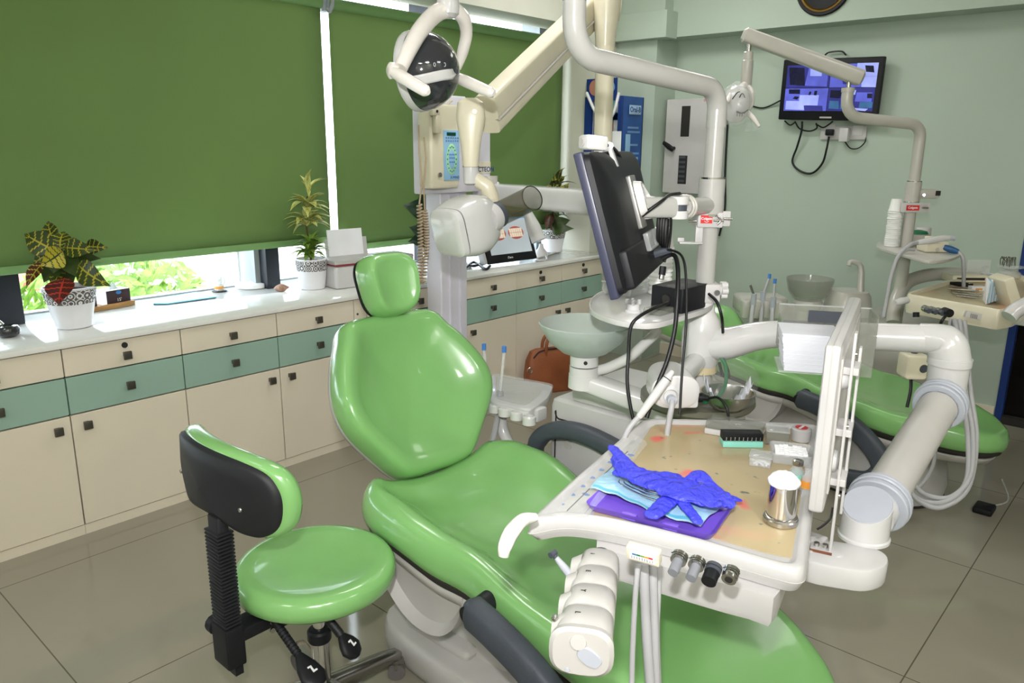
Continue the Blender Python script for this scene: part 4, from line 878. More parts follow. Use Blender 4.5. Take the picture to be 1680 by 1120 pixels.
# ============================================================ dentist stool
def make_stool(label):
    t = thing('dentist_stool', label, 'stool', (1.06, 1.655, 0))
    c_ = V((1.06, 1.655, 0))
    prof = [(.001, .492), (.06, .493), (.11, .497), (.155, .505), (.185, .512), (.203, .508), (.214, .494), (.2165, .475), (.212, .456), (.2, .445), (.18, .442), (.001, .442)]
    obj('seat', B().lathe(prof, c_, n=56), gvinyl, t, sharp=60)
    obj('seat_pan', B().lathe([(.17, .428), (.178, .436), (.175, .441)], c_, n=40), blackrub, t)
    g = obj('gas_lift', B().cyl(c_ + Z * .28, c_ + Z * .43, .016), chrome, t)
    obj('lift_collar', B().lathe([(.030, .262), (.033, .268), (.033, .292), (.028, .298), (.017, .300)], c_, n=28), black, g)
    obj('lift_sleeve', B().cyl(c_ + Z * .07, c_ + Z * .266, .0255, n=28), chrome, g)
    obj('mechanism', B().rbox((.90, 1.60, .395), (1.13, 1.71, .428), .008), black, t)
    for k in range(5):
        a = math.radians(-1.5 + 72 * k); d = V((math.cos(a), math.sin(a), 0)); s = V((-d.y, d.x, 0))
        R = [(c_ + d * .02 + Z * .10, s, Z, .026, .038, 3), (c_ + d * .12 + Z * .095, s, Z, .025, .027, 3), (c_ + d * .22 + Z * .085, s, Z, .022, .021, 3), (c_ + d * .265 + Z * .078, s, Z, .018, .018, 3), (c_ + d * .278 + Z * .074, s, Z, .010, .010, 2.5)]
        l = obj('leg', B().loft(R, 16), dmetal, t)
        q = c_ + d * .262; w_ = V((math.cos(a + .9 + k), math.sin(a + .9 + k), 0))
        cs_ = obj('caster', B().cyl(q + Z * .027 - w_ * .022, q + Z * .027 + w_ * .022, .0265, n=22), mat('caster_grey', (96, 92, 90), .5) if 'caster_grey' not in MATS else MATS['caster_grey'], l)
        obj('caster_hood', B().rbox(V((q.x - .02, q.y - .02, .03)), V((q.x + .02, q.y + .02, .07)), .01), dmetal, l)
    # levers with paddle handles
    for p, q, nm in ((V((0.9015, 1.6039, 0.4200)), V((0.9049, 1.4455, 0.3350)), 1), (V((1.0051, 1.5383, 0.4200)), V((1.0316, 1.4656, 0.3400)), 2)):
        p, q = V(p), V(q); d = (q - p).normalized(); s = d.cross(Z).normalized(); n = s.cross(d)
        lv = obj('lever', B().tube([p, p.lerp(q, .35), p.lerp(q, .62)], .0085, n=10), blackrub, t)
        b = B()
        for j in range(9): u = p.lerp(q, .12 + .055 * j); b.cyl(u - d * .003, u + d * .003, .0115, n=10)
        obj('lever_ribs', b, blackrub, lv)
        pd_ = obj('paddle', B().loft([(p.lerp(q, .60), s, n, .010, .009, 2.5), (p.lerp(q, .80), s, n, .027, .012, 2.5), (p.lerp(q, .98), s, n, .034, .012, 2.5), (q + d * .018, s, n, .024, .010, 2.2), (q + d * .026, s, n, .008, .005, 2)], 20), black, lv)
        b = B(); m_ = p.lerp(q, .9) + n * .0125
        for du, dv, w_, h_ in ((-.002, 0, .005, .018), (-.007, .006, .011, .0045), (.001, -.008, .011, .0045)): b.box(V((du - w_ / 2, dv - h_ / 2, 0)), V((du + w_ / 2, dv + h_ / 2, .0008)), basis(m_, s, d))
        obj('paddle_symbol', b, paper, pd_)
    # ribbed back post, bracket and knob
    pb = obj('back_post', B().rbox((.785, 1.630, .40), (.815, 1.680, .74), .006), blackrub, t)
    b = B()
    for k in range(27): z = .448 + k * .0095; b.rbox((.778, 1.622, z), (.822, 1.688, z + .006), .003)
    obj('bellows', b, blackrub, pb)
    br = obj('back_bracket', B().rbox((.775, 1.617, .335), (.825, 1.693, .445), .006), black, t)
    b = B(); b.rbox((.82, 1.62, .395), (.94, 1.69, .43), .006); b.box((.80, 1.635, .30), (.822, 1.675, .34)); obj('bracket_tongue', b, black, br)
    b = B(); b.lathe([(.014, 0), (.024, .004), (.024, .026), (.018, .030)], V((.795, 1.693, .42)), (0, 1, 0), n=12); obj('bracket_knob', b, black, br)
    for dy, dz in ((-.022, .40), (-.022, .375)): obj('bolt', B().cyl((.90, 1.62 + dy * 0 - .004, dz + .015), (.90, 1.622, dz + .015), .007, n=8), steel, br)
    # back pad: curved kidney, green cushion in front of a black shell
    half = [(0, -.070), (.07, -.075), (.15, -.095), (.21, -.095), (.25, -.06), (.262, 0), (.25, .05), (.215, .085), (.13, .105), (0, .115)]
    pts = [(0, -.072), (.07, -.078), (.13, -.080), (.19, -.055), (.235, -.01), (.25, .04), (.225, .085), (.13, .105), (0, .112)] + [(-u, v) for u, v in reversed(half[1:-1])]
    out = [(p.x, p.y) for p in crom([V((u, v, 0)) for u, v in pts], 5, True)]
    def fp(u, v, h, s): return (.793 + h + 1.0 * u * u, 1.70 + u * .92, .80 + v * .95)
    b = B(); b.pad(out, [(0, .012), (.95, .012), (.99, .016), (1.01, .026), (1.01, .040), (.98, .055), (.92, .063), (.5, .058), (0, .055)], fp); obj('back_cushion', b, gvinyl, t, sharp=60)
    b = B(); b.pad(out, [(0, -.012), (.6, -.010), (.9, -.004), (.945, .002), (.95, .013), (0, .013)], fp); bs = obj('back_shell', b, blackrub, t, sharp=60)
    b = B()
    for u, v in ((-.155, -.02), (.16, -.01)): p = V(fp(u, v, -.009, 0)); b.lathe([(.006, 0), (.005, .003)], p, (-1, 0, 0), n=10)
    obj('shell_screws', b, steel, bs)
    return t
s1 = make_stool('round green stool with a black back, in front at the left')

# ============================================================ dental unit of the front chair: base, spittoon, pole and shelf
PXY = V((1.98, 1.037, 0))
def P(z): return V((PXY.x, PXY.y, z))
t = thing('dental_unit', 'white dental unit beside the front chair, with pole, shelf and frosted bowl', 'dental unit', (2.2, 1.2, 0), 'dental units')
UNIT1 = t
b = B(); b.rbox((2.03, 1.06, .0), (2.40, 1.635, .745), .03); base = obj('base_cabinet', b, white2, t)
obj('cabinet_cap', B().rbox((2.05, 1.06, .74), (2.39, 1.56, .80), .025), white2, base)
b = B(); b.tube([(2.0285, 1.60, .10), (2.0285, 1.60, .655), (2.0285, 1.585, .675), (2.0285, 1.42, .665), (2.0285, 1.28, .62), (2.0285, 1.16, .53), (2.0285, 1.09, .44)], .003, n=6); obj('panel_gap', b, gap, base)
b = B(); b.lathe([(.018, 0), (.016, .004)], V((2.03, 1.545, .59)), (-1, 0, 0), n=20); obj('panel_button', b, lgrey, base)
obj('swivel_disc', B().lathe([(.12, .872), (.160, .876), (.166, .884), (.164, .900), (.10, .908), (.02, .910)], PXY, n=48), olive, t)
obj('swivel_hub', B().cyl(P(.79), P(.875), .085), olive, t)
# spittoon
SW = V((1.8313, 1.3408, 0.9477)); zt_, zb_ = V((1.8385, 1.3477, 0.9872))[2], V((1.8232, 1.3330, 0.9030))[2]
S0 = V((SW.x, SW.y, 0))
obj('spittoon_arm', B().loft([(S0 + Z * (zb_ - .012), cs, V((.745, .667, 0)), .047, .047, 2), (S0 + Z * (zb_ + .03), cs, V((.745, .667, 0)), .046, .046, 2)], 28), white, t)
a0, a1 = S0 + Z * (zb_ + .008), P(.835) + (S0 - PXY).normalized() * .06
d_ = (a1 - a0).normalized(); s_ = d_.cross(Z).normalized(); n_ = s_.cross(d_)
sa = obj('spittoon_support', B().loft([(a0, s_, n_, .040, .026, 4), (a0.lerp(a1, .5), s_, n_, .040, .030, 4), (a1, s_, n_, .044, .036, 4)], 24), white, t)
b = B()
for z0_, z1_, r in ((zb_ + .03, zb_ + .055, .044), (zb_ + .058, zt_ + .005, .043)): b.cyl(S0 + Z * z0_, S0 + Z * z1_, r, n=32)
sc_ = obj('spittoon_collar', b, white, t)
b = B(); b.cyl(S0 + Z * (zb_ + .055), S0 + Z * (zb_ + .058), .040, n=28); q = V((-.745, -.667, 0)); b.cyl(S0 + q * .040 + Z * (zb_ + .075), S0 + q * .045 + Z * (zb_ + .075), .006, n=12); obj('collar_gap', b, gap, sc_)
bz = zt_ + .004
prof = [(.035, 0), (.07, .012), (.11, .045), (.135, .085), (.140, .098), (.137, .101), (.131, .086), (.105, .048), (.066, .018), (.002, .012)]
obj('spittoon_bowl', B().lathe(prof, S0 + Z * bz, n=56), frost, t)
obj('bowl_rinse_pipe', B().tube([S0 + cs * .04 + Z * (zb_ + .04), V((1.8680, 1.2730, 0.9593)), V((1.8877, 1.2184, 0.9960)), V((1.9051, 1.1832, 1.0364)), V((1.9250, 1.1582, 1.0703)), V((1.9341, 1.1545, 1.0877))], .0155, n=16), white, t)
obj('bowl_tap', B().tube([V((1.9621, 1.3353, 1.0342)), V((1.9665, 1.3395, 1.0582)), V((1.9799, 1.3287, 1.0694)), V((2.0056, 1.3006, 1.0715))], .007, n=10), white, t)
# column, ring, horizontal feed pipe
obj('column', B().cyl(P(.90), P(.975), .036), white2, t)
obj('beige_ring', B().cyl(P(.972), P(.992), .050), beige, t)
b = B(); b.lathe([(.049, .99), (.052, 1.0), (.055, 1.04), (.055, 1.09), (.048, 1.125), (.033, 1.15), (.03, 1.19)], PXY, n=40); obj('column_socket', b, white, t)
PR = V((2.1485, 0.4818, 1.1317))
pipe = [P(1.055), P(1.06).lerp(V((PR.x, PR.y, 1.075)), .12), P(1.085).lerp(PR, .32), P(1.095).lerp(PR, .65), PR]
obj('feed_pipe', B().tube(pipe, [.047, .046, .038, .036, .037], n=28, sub=10), white, t)
EL = V((2.1556, 0.4344, 1.0684)); EB = V((2.1354, 0.4258, 0.9857)); EB = V((EL.x, EL.y, EB.z))
dp = (EL - PR); dp.z = 0; dp.normalize()
obj('pipe_elbow', B().tube([PR - dp * .03, PR + dp * .02 + Z * -.001, V((EL.x, EL.y, PR.z)) - dp * .012 - Z * .012, V((EL.x, EL.y, PR.z - .05)), EL, EB], [.037, .042, .049, .049, .048, .047], n=32, sub=8), white, t)
obj('elbow_ring', B().cyl(EL + Z * .004, EL + Z * .022, .0515, n=36), white, t)
# upper pole, tee, lamp pipe
zt1, zt0 = 1.518, 1.425
obj('lower_pole', B().cyl(P(1.15), P(zt0), .026, n=32), polem, t)
tee = obj('tee_collar', B().cyl(P(zt0), P(zt1), .0355, n=36), polem, t)
for z in (zt0 - .004, zt1 + .001): obj('chrome_ring', B().cyl(P(z - .003), P(z + .004), .0345, n=32), chrome, tee)
up = obj('upper_pole', B().cyl(P(zt1), P(1.66), .0245, n=32), polem, t)
obj('pole_ring', B().cyl(P(1.653), P(1.665), .0265, n=32), polem, up)
LB = V((1.4635, 1.1294, 1.8384)); LB = V((LB.x, LB.y, 0))
dl = (LB - PXY).normalized(); ll = (LB - PXY).length
pp = [P(1.66), P(1.70)]
for k in range(7): a = k / 6 * PI / 2; pp.append(P(1.70) + dl * .058 * (1 - math.cos(a)) + Z * .058 * math.sin(a))
for k in range(1, 4): pp.append(P(1.758 + .034 * k / 4) + dl * (.058 + (ll - .14) * k / 4))
for k in range(7): a = k / 6 * PI / 2; pp.append(LB - dl * .082 * (1 - math.sin(a)) + Z * (1.792 + .082 * (1 - math.cos(a))))
pp += [LB + Z * 1.95, LB + Z * 2.22]
lp = obj('lamp_pipe', B().tube(pp, .0262, n=28, smooth=False), polem, t)
obj('pipe_seam', B().cyl(LB + Z * 1.912, LB + Z * 1.9135, .0265, n=28), gap, lp)
obj('pipe_top_collar', B().cyl(LB + Z * 2.20, LB + Z * 2.28, .034, n=28), white, lp)
LH = V((1.6668, 1.7384, 2.1267))
a0, a1 = LB + Z * 2.30, V((LH.x, LH.y, LH.z + .03)); d_ = (a1 - a0).normalized(); s_ = d_.cross(Z).normalized(); n_ = s_.cross(d_)
obj('lamp_spring_arm', B().loft([(a0 - d_ * .05, s_, n_, .026, .034, 5), (a1 + d_ * .04, s_, n_, .024, .030, 5)], 24), offw, t)
# advertising clamp on the pole
zc = V((1.9353, 1.0114, 1.4090))[2]
M = basis(P(zc), cs, Z)
k = obj('cup_holder_clamp', B().rbox((-.040, -.021, -.045), (.030, .021, .032), .004, M), white2, t, label='white clamp with a red toothpaste label')
obj('clamp_plate', B().rbox((.036, -.021, -.02), (.062, .021, -.012), .003, M), white2, k)
obj('clamp_tongue', B().rbox((-.042, -.062, .02), (-.022, -.015, .026), .002, M), white2, k)
obj('clamp_hook', B().rbox((-.085, -.066, .0), (-.022, -.062, .03), .001, M), white2, k)
obj('clamp_hook_lip', B().rbox((-.085, -.066, .0), (-.067, -.052, .003), .001, M), white2, k)
obj('red_label', B().box((-.032, -.009, .0322), (.000, .013, .0327), M), redm, k)
text('brand_print', 'Colgate', .0095, M @ V((-.016, .004, .0329)), M.to_3x3() @ V((1, 0, 0)), Z, paper, k, bold=True)
b = B(); b.tube([M @ V((-.022 + .012 * i / 6, -.0025 - .003 * math.sin(PI * i / 6), .0331)) for i in range(7)], .0008, n=6, smooth=False); obj('smile_print', b, paper, k)
for p_, q_ in (((.04, .0, -.010), (.066, .0, -.010)), ((-.062, -.004, .02), (-.035, -.004, .02))): obj('screw', B().cyl(M @ V(p_), M @ V(q_), .0035, n=10), steel, k)
b = B(); b.cyl(M @ V((.002, 0, .034)), M @ V((.03, 0, .034)), .0035, n=10)
b.tube([M @ V((.012, .012, .036)), M @ V((.02, .004, .036)), M @ V((.02, -.004, .036)), M @ V((.012, -.012, .036))], .003, n=8)
obj('wing_screw', b, steel, k)
# shelf on the pole
SH = [V((1.7403, 1.2602, 1.1700)), V((1.6655, 1.1952, 1.1700)), V((1.6206, 1.1009, 1.1700)), V((1.6223, 1.0283, 1.1700)), V((1.6657, 0.9932, 1.1700)), V((1.7985, 0.9910, 1.1700)), V((1.9366, 0.9972, 1.1700)), V((2.0444, 1.0371, 1.1700)), V((2.1383, 1.1210, 1.1700)), V((2.0979, 1.2981, 1.1700)), V((1.9447, 1.3478, 1.1700)), V((1.8196, 1.3074, 1.1700))]
poly = [(p.x, p.y) for p in crom(SH, 5, True)]
sh = obj('shelf', B().prism(poly, 1.159, 1.1645, .001), white, t)
b = B(); cxy = V((sum(p[0] for p in poly) / len(poly), sum(p[1] for p in poly) / len(poly)))
def rr(s, z): return [V((cxy.x + (x - cxy.x) * s, cxy.y + (y - cxy.y) * s, z)) for x, y in poly]
b.rings([rr(.985, 1.158), rr(1.0, 1.159), rr(1.012, 1.168), rr(1.012, 1.174), rr(.995, 1.174), rr(.975, 1.164)], closed=True); obj('shelf_rim', b, white, sh)
b = B(); b.lathe([(.03, 0), (.045, .02), (.05, .035)], V((2.0618, 1.2719, 1.1120)), n=24); obj('shelf_boss', b, white2, sh)
kz = V((1.8980, 0.9757, 1.2041))[2]; M = basis(P(kz), cs, Z)
k = obj('shelf_clamp', B().rbox((-.03, -.028, -.034), (.038, .028, .034), .008, M), white2, t)
obj('clamp_bolt', B().cyl(M @ V((.026, .005, .034)), M @ V((.026, .005, .040)), .008, n=12), steel, k)
b = B()
for j in range(6): a = j * PI / 3; b.cyl(M @ V((.045, .006 + .017 * math.sin(a), .017 * math.cos(a))), M @ V((.062, .006 + .017 * math.sin(a), .017 * math.cos(a))), .0085, n=12)
b.cyl(M @ V((.035, .006, 0)), M @ V((.062, .006, 0)), .017, n=20); obj('star_knob', b, white, k)
# instrument housing near the column
IH = V((1.6846, 0.9552, 1.0085)); f_ = V((.745, .667, 0)); s_ = cs
b = B(); b.loft([(IH - f_ * .05, s_, Z, .052, .036, 2.6), (IH - f_ * .045, s_, Z, .060, .043, 2.6), (IH + f_ * .03, s_, Z, .060, .045, 2.6), (IH + f_ * .075 + Z * .006, s_, Z, .05, .04, 2.6)], 32); ih = obj('instrument_housing', b, white, t)
obj('housing_arm', B().cyl(IH + f_ * .05 + s_ * .02, P(IH.z), .028), white, t)
obj('housing_lip', B().rbox((-.0, -.045, -.05), (.062, -.008, .04), .008, basis(IH, s_, Z)), white, ih)
b = B(); b.lathe([(.024, 0), (.026, .006), (.019, .01), (.015, .004)], IH - f_ * .05 - s_ * .014 - Z * .008, -f_, n=28); obj('holder_ring', b, white, ih)
# things held by the unit
t2 = thing('air_water_syringe', 'white syringe handpiece resting in the holder of the front unit', 'dental syringe', V((1.5678, 0.9567, 0.9942)))
s0, s1, s2 = V((1.6083, 0.9112, 1.0757)), V((1.5722, 0.9298, 1.0180)), V((1.5320, 0.9547, 0.9646))
d_ = (s2 - s0).normalized(); Ls = (s2 - s0).length
hb = obj('handle', B().lathe([(.004, 0), (.007, .004), (.0075, .012), (.0105, .022), (.0112, .05), (.0108, .085), (.0085, Ls * .97), (.006, Ls)], s0, d_, n=20), white, t2)
obj('handle_seal', B().cyl(s0 + d_ * .023, s0 + d_ * .025, .0114), gap, hb)
obj('supply_hose', B().tube([s2 - d_ * .01, s2 + d_ * .05, s2 + d_ * .09 - Z * .07], .007, n=10), hose, t2)
t2 = thing('suction_hose', 'grey hose with a round plug hanging from the instrument holder', 'hose', V((1.5984, 0.9199, 0.9874)))
h0 = IH - f_ * .062 - s_ * .012 - Z * .014
obj('hose_plug', B().cyl(h0 + f_ * .02, h0 - f_ * .01, .0115), mgrey, t2); obj('hose', B().tube([h0 - f_ * .008, h0 - f_ * .02 - Z * .015 - s_ * .003, h0 - f_ * .022 - Z * .05 - s_ * .008, h0 - f_ * .02 - Z * .12 - s_ * .012], .0072, n=10), hose, t2)
# steel bowl with torn paper on the disc, clear dish behind it
bc = V((1.8987, 0.9038, 0.9340))
t2 = thing('steel_bowl', 'steel bowl holding torn white paper, on the grey disc under the feed pipe', 'bowl', V((bc.x, bc.y, .9105)))
bo = V((bc.x, bc.y, .9105))
obj('bowl', B().lathe([(.035, 0), (.04, .001), (.062, .022), (.072, .046), (.074, .047), (.070, .046), (.060, .024), (.037, .004), (.001, .003)], bo, n=40), steel, t2)
for k, (a, r0) in enumerate(((2.4, .05), (-.5, .045))):
    d = V((math.cos(a), math.sin(a), 0)) * .0 + (cs if k else -cs) * r0
    b = B(); b.sheet(lambda u, v: bo + d * (.35 + .95 * u) + V((.745, .667, 0)) * (.05 * (v - .5)) + Z * (.012 + .062 * u ** 1.5 + .012 * math.sin(9 * v + 3 * k) * u + .006 * math.sin(21 * u)), 10, 10); obj('torn_paper', b, napk, t2, solid=.0008)
dc_ = V((1.9514, 0.9509, 0.8869))
t2 = thing('clear_dish', 'large smoky clear round dish behind the steel bowl', 'dish', V((dc_.x, dc_.y, .9105)))
obj('dish', B().lathe([(.098, 0), (.105, .03), (.108, .07), (.085, .10), (.04, .118), (.001, .121)], V((dc_.x + .01, dc_.y + .01, .9105)), n=40, cap0=False), mat('clear_dish_plastic', (200, 204, 196), .1, alpha=.12), t2)

# ============================================================ assistant's tray beside the front chair
ac = V((2.1242, 1.8400, 0.6781))
fr = [V((2.2055, 2.0725, 0.7000)), V((2.2595, 1.7980, 0.7000)), V((2.1278, 1.7178, 0.7000)), V((1.9563, 1.6627, 0.7000)), V((1.9401, 1.8350, 0.7000))]
def fillet(P_, r, k=4):
    out = []
    for i in range(len(P_)):
        p = P_[i]; a, c = P_[i - 1] - p, P_[(i + 1) % len(P_)] - p; a.z = c.z = 0; ra = min(r, a.length * .45); rc = min(r, c.length * .45); a.normalize(); c.normalize()
        for q in range(k + 1): u = q / k; w_ = (p + a * ra) * (1 - u) ** 2 + p * 2 * u * (1 - u) + (p + c * rc) * u * u; out.append((w_.x, w_.y))
    return out
t2 = thing('assistant_tray', 'small white instrument tray on a bent arm, right of the backrest', 'instrument tray', V((ac.x, ac.y, .0)), "assistants' trays")
cx_ = sum((p for p in fr), V()) / 5
b = B(); b.prism(fillet(fr, .03), .668, .700, .005); at_ = obj('tray', b, white, t2)
b = B(); b.prism(fillet([cx_ + (p - cx_) * .78 + V((.012, .02, 0)) for p in fr], .02), .7002, .7012); obj('tray_inset', b, lgrey, at_)
b = B(); b.prism(fillet([cx_ + (p - cx_) * 1.02 for p in fr], .03), .699, .706, .002); obj('cling_film_wrap', b, film, at_)
b = B(); q = V((2.0343, 1.6950, 0.7000)); b.rbox((q.x - .03, q.y - .03, .645), (q.x + .03, q.y + .02, .694), .01); obj('tray_end_block', b, white, at_)
for q in (V((1.9498, 1.7720, 0.6800)), V((1.9505, 1.7142, 0.6800)), V((1.9417, 1.6498, 0.6800)), V((1.9552, 1.8249, 0.6800))):
    obj('instrument_holder', B().lathe([(.016, 0), (.024, .004), (.024, .03), (.016, .034), (.014, .02)], q - Z * .02, n=20), white, t2)
obj('bent_arm', B().tube([V((2.0212, 1.8552, 0.6179)), V((2.0177, 1.8391, 0.5649)), V((2.0129, 1.7914, 0.5064)), V((2.0083, 1.7381, 0.4336)), V((2.0043, 1.6862, 0.3663))], .021, n=16), white, t2)
obj('arm_foot', B().cyl(V((2.0051, 1.6869, 0.3706)), V((2.0004, 1.6578, 0.2799)), .026), white, t2)
for k, (p0, p1, p2, lb) in enumerate(((V((2.0719, 1.8879, 0.8545)), V((2.0179, 1.8587, 0.6993)), V((1.9029, 1.7964, 0.5212)), 'suction tube with a blue tip standing in the small tray'), (V((2.0931, 2.0125, 0.8373)), V((2.0608, 1.9621, 0.6903)), V((1.9146, 1.9234, 0.4820)), 'suction tube with a blue tip partly behind the backrest'))):
    t3 = thing('suction_tube', lb, 'suction tube', p1, 'suction tubes by the front chair')
    obj('straw', B().tube([p0, p0.lerp(p1, .6), p1], .0065, n=10), clearp, t3); obj('blue_tip', B().cyl(p0 - Z * .002, p0 + Z * .022, .0085), tiptip, t3)
    obj('handle', B().cyl(p1 + Z * .02, p1 - Z * .05, .013), hose, t3); obj('hose', B().tube([p1 - Z * .04, p1.lerp(p2, .5) - Z * .02, p2, p2 - Z * .2], .011, n=12), hose, t3)

# ============================================================ monitor on the pole
N0, F0, N1 = V((1.3666, 1.0351, 1.5884)), V((1.8660, 1.2476, 1.5827)), V((1.3864, 0.9407, 1.2745))
hx = (F0 - N0); hx.z = 0; Wm = hx.length; hx.normalize(); dn = (N1 - N0); dn = dn - hx * dn.dot(hx); Hm = dn.length
M = basis(N0, hx, -dn)          # x to the far edge, y up, z = outwards at the screen or back
zb = M.to_3x3() @ V((0, 0, 1)); sgn = 1 if zb.dot(V((.666, -.746, 0))) > 0 else -1      # +z*sgn is the back side
t2 = thing('monitor', 'black monitor seen from behind, on a white arm of the front pole', 'monitor', N0 + hx * Wm / 2 + dn)
def zr(a, c): return (min(a * sgn, c * sgn), max(a * sgn, c * sgn))
a_, c_ = zr(-.012, .008); mh = obj('bezel', B().rbox((0, -Hm, a_), (Wm, 0, c_), .004, M), mat('monitor_edge', (52, 54, 74), .35), t2)
a_, c_ = zr(-.0135, -.0122); obj('screen', B().box((.012, -Hm + .03, a_), (Wm - .012, -.012, c_), M), visor, mh)
b = B(); R = []
for z, k in ((.008, .004), (.020, .006), (.034, .03), (.042, .09)): R.append([M @ V((Wm / 2 + x, -Hm / 2 + y, z * sgn)) for x, y in rrect(Wm - 2 * k, Hm - 2 * k, .02)])
b.rings(R); bk = obj('back_cover', b, black, t2)
a_, c_ = zr(.020, .046); obj('chin_cover', B().rbox((.02, -Hm + .01, a_), (Wm - .02, -Hm + .10, c_), .008, M), dgrey if False else black, bk)
a_, c_ = zr(.04, .052); pl = obj('mount_plate', B().rbox((Wm * .5 - .034, -Hm * .62, a_), (Wm * .5 + .034, -Hm * .22, c_), .003, M), silver, t2)
a_, c_ = zr(.046, .060); obj('port_cover', B().rbox((Wm * .45, -Hm * .80, a_), (Wm * .70, -Hm * .66, c_), .004, M), clearp, bk)
mc = M @ V((Wm * .5, -Hm * .40, .05 * sgn)); bn = zb * sgn
obj('mount_pad', B().loft([(mc, hx, -dn.normalized(), .022, .045, 4), (mc + bn * .02, hx, -dn.normalized(), .018, .038, 4)], 20), white, t2)
TE = P(V((1.9423, 1.0181, 1.4474))[2]); J1, J2 = V((1.6752, 1.0572, 1.4555)), V((1.7757, 1.0208, 1.4524))
k = obj('tilt_joint', B().loft([(mc + bn * .012, Z, hx, .034, .02, 3), (J1, Z, cs, .030, .022, 3), (J1 + (J2 - J1) * .15, Z, cs, .028, .022, 3)], 20), white, t2)
q = (J1 - V((.745, .667, 0)) * .03); obj('joint_bolt', B().cyl(q, q + V((.745, .667, 0)) * .02, .009, n=14), steel, k)
d_ = (J2 - J1).normalized(); s_ = d_.cross(Z).normalized(); k = obj('arm_link', B().loft([(J1 - d_ * .02, s_, Z, .020, .026, 4), (J2 - d_ * .015, s_, Z, .020, .026, 4)], 24), polem, t2)
b = B(); b.cyl(J2 - Z * .028, J2 - Z * .008, .027); b.cyl(J2 + Z * .008, J2 + Z * .028, .027); obj('pivot_disc', b, white, k)
obj('pivot_core', B().cyl(J2 - Z * .009, J2 + Z * .009, .023), dgrey, k)
obj('arm_tube', B().tube([J2 + d_ * .02 - Z * .0, J2.lerp(TE, .5), TE], [.020, .022, .024], n=20, sub=5), polem, t2)
b = B(); u = (TE - J2).normalized(); x_, y_, _ = frame(u)
for o_ in (.035, .05): b.tube([J2 + u * o_ + (x_ * math.cos(a) + y_ * math.sin(a)) * .028 for a in [j * PI / 8 for j in range(16)]], .004, n=8, sub=2, closed=True)
obj('cable_tie', b, offw, t2)
# cables bundled behind the monitor
b = B(); c0 = M @ V((Wm * .66, -Hm * .62, .075 * sgn))
for j in range(4): b.tube([c0 + hx * (.02 * math.cos(a) + .005 * j) + Z * (.05 * math.sin(a) - .01 * j) + bn * .006 * j for a in [m_ * PI / 6 for m_ in range(12)]], .0045, n=6, sub=3, closed=True)
tag(obj('cable_bundle', b, cablem), 'coiled black cable bundle hanging behind the monitor', 'cable')
# webcam
wc = V((1.5111, 1.0975, 1.6083)); Mw = basis(wc, hx * -1 if False else V((.85, -.35, -.05)), Z)
t2 = thing('webcam', 'white boxy webcam clipped on the top edge of the monitor', 'webcam', wc - Z * .025)
b = B(); b.rbox((-.032, -.016, -.022), (.026, .018, .022), .008, Mw); cam_ = obj('camera_body', b, white, t2)
obj('lens_cap', B().cyl(Mw @ V((-.033, 0, 0)), Mw @ V((-.0355, 0, 0)), .010), lgrey, cam_)
b = B(); b.tube([V((1.5176, 1.0841, 1.5920)), V((1.5583, 1.0870, 1.5976))], .006, n=8); b.cyl(V((1.5508, 1.0821, 1.6032)), V((1.5753, 1.0989, 1.5976)), .009); br_ = obj('bracket', b, white, t2)
q0, q1 = V((1.5592, 1.0860, 1.5976)), V((1.5738, 1.0765, 1.5541)); d_ = (q1 - q0).normalized(); s_ = hx; obj('bracket_leg', B().loft([(q0, s_, s_.cross(d_), .011, .005, 5), (q1, s_, s_.cross(d_), .013, .006, 5)], 16), white, br_)
obj('webcam_lead', B().tube([V((1.5147, 1.0775, 1.6071)), V((1.5897, 1.0983, 1.5976)), V((1.6758, 1.1306, 1.5695)), V((1.7746, 1.1671, 1.5083)), V((1.8099, 1.1677, 1.4506)), V((1.7194, 1.1036, 1.4226))], .0042, n=8), cablem, t2)
# power brick and the items on the shelf
zs = 1.165
q = [V((1.8465, 1.0762, 1.1600)), V((1.8346, 1.0201, 1.1600)), V((1.9841, 1.0179, 1.1600))]
hxp = (q[2] - q[1]); hxp.z = 0; lx = hxp.length; hxp.normalize(); M = basis(V((q[1].x, q[1].y, zs)), hxp, V((-hxp.y, hxp.x, 0)))
t2 = thing('power_brick', 'black power brick box on the pole shelf under the monitor', 'power supply', M @ V((lx / 2, .05, 0)))
pb = obj('case', B().rbox((-.005, 0, 0.0), (lx + .01, .10, .068), .004, M), black, t2)
obj('case_socket', B().cyl(M @ V((-.005, .05, .035)), M @ V((-.010, .05, .035)), .012), gap, pb)
cc = V((1.7601, 1.1309, 1.1600)); t2 = thing('adapter_ring', 'small white castle-shaped plastic fitting standing on the shelf front', 'plastic fitting', V((cc.x, cc.y, zs)))
o_ = V((cc.x, cc.y, zs)); obj('ring', B().lathe([(.022, 0), (.022, .006), (.0185, .008), (.0185, .024), (.015, .024), (.015, .004)], o_, n=28), white, t2)
for j in range(4): a = .6 + j * PI / 2; p = o_ + V((math.cos(a), math.sin(a), 0)) * .0165 + Z * .022; obj('prong', B().rbox(p - V((.004, .004, 0)), p + V((.004, .004, .014)), .001), white, t2)
cc = V((1.8148, 1.0743, 1.1600)); M = basis(V((cc.x, cc.y, zs)), hxp, V((-hxp.y, hxp.x, 0)))
b = B(); b.rbox((-.05, -.028, 0), (.05, .028, .016), .004, M); tag(obj('plastic_box', b, smoke), 'low clear plastic box lid in front of the power brick', 'lid')
cc = V((2.0087, 1.3007, 1.1600)); M = basis(V((cc.x, cc.y, zs)), hxp, V((-hxp.y, hxp.x, 0)))
t2 = thing('clear_box', 'clear rounded plastic box on the shelf under the bottom edge of the monitor', 'box', V((cc.x, cc.y, zs)))
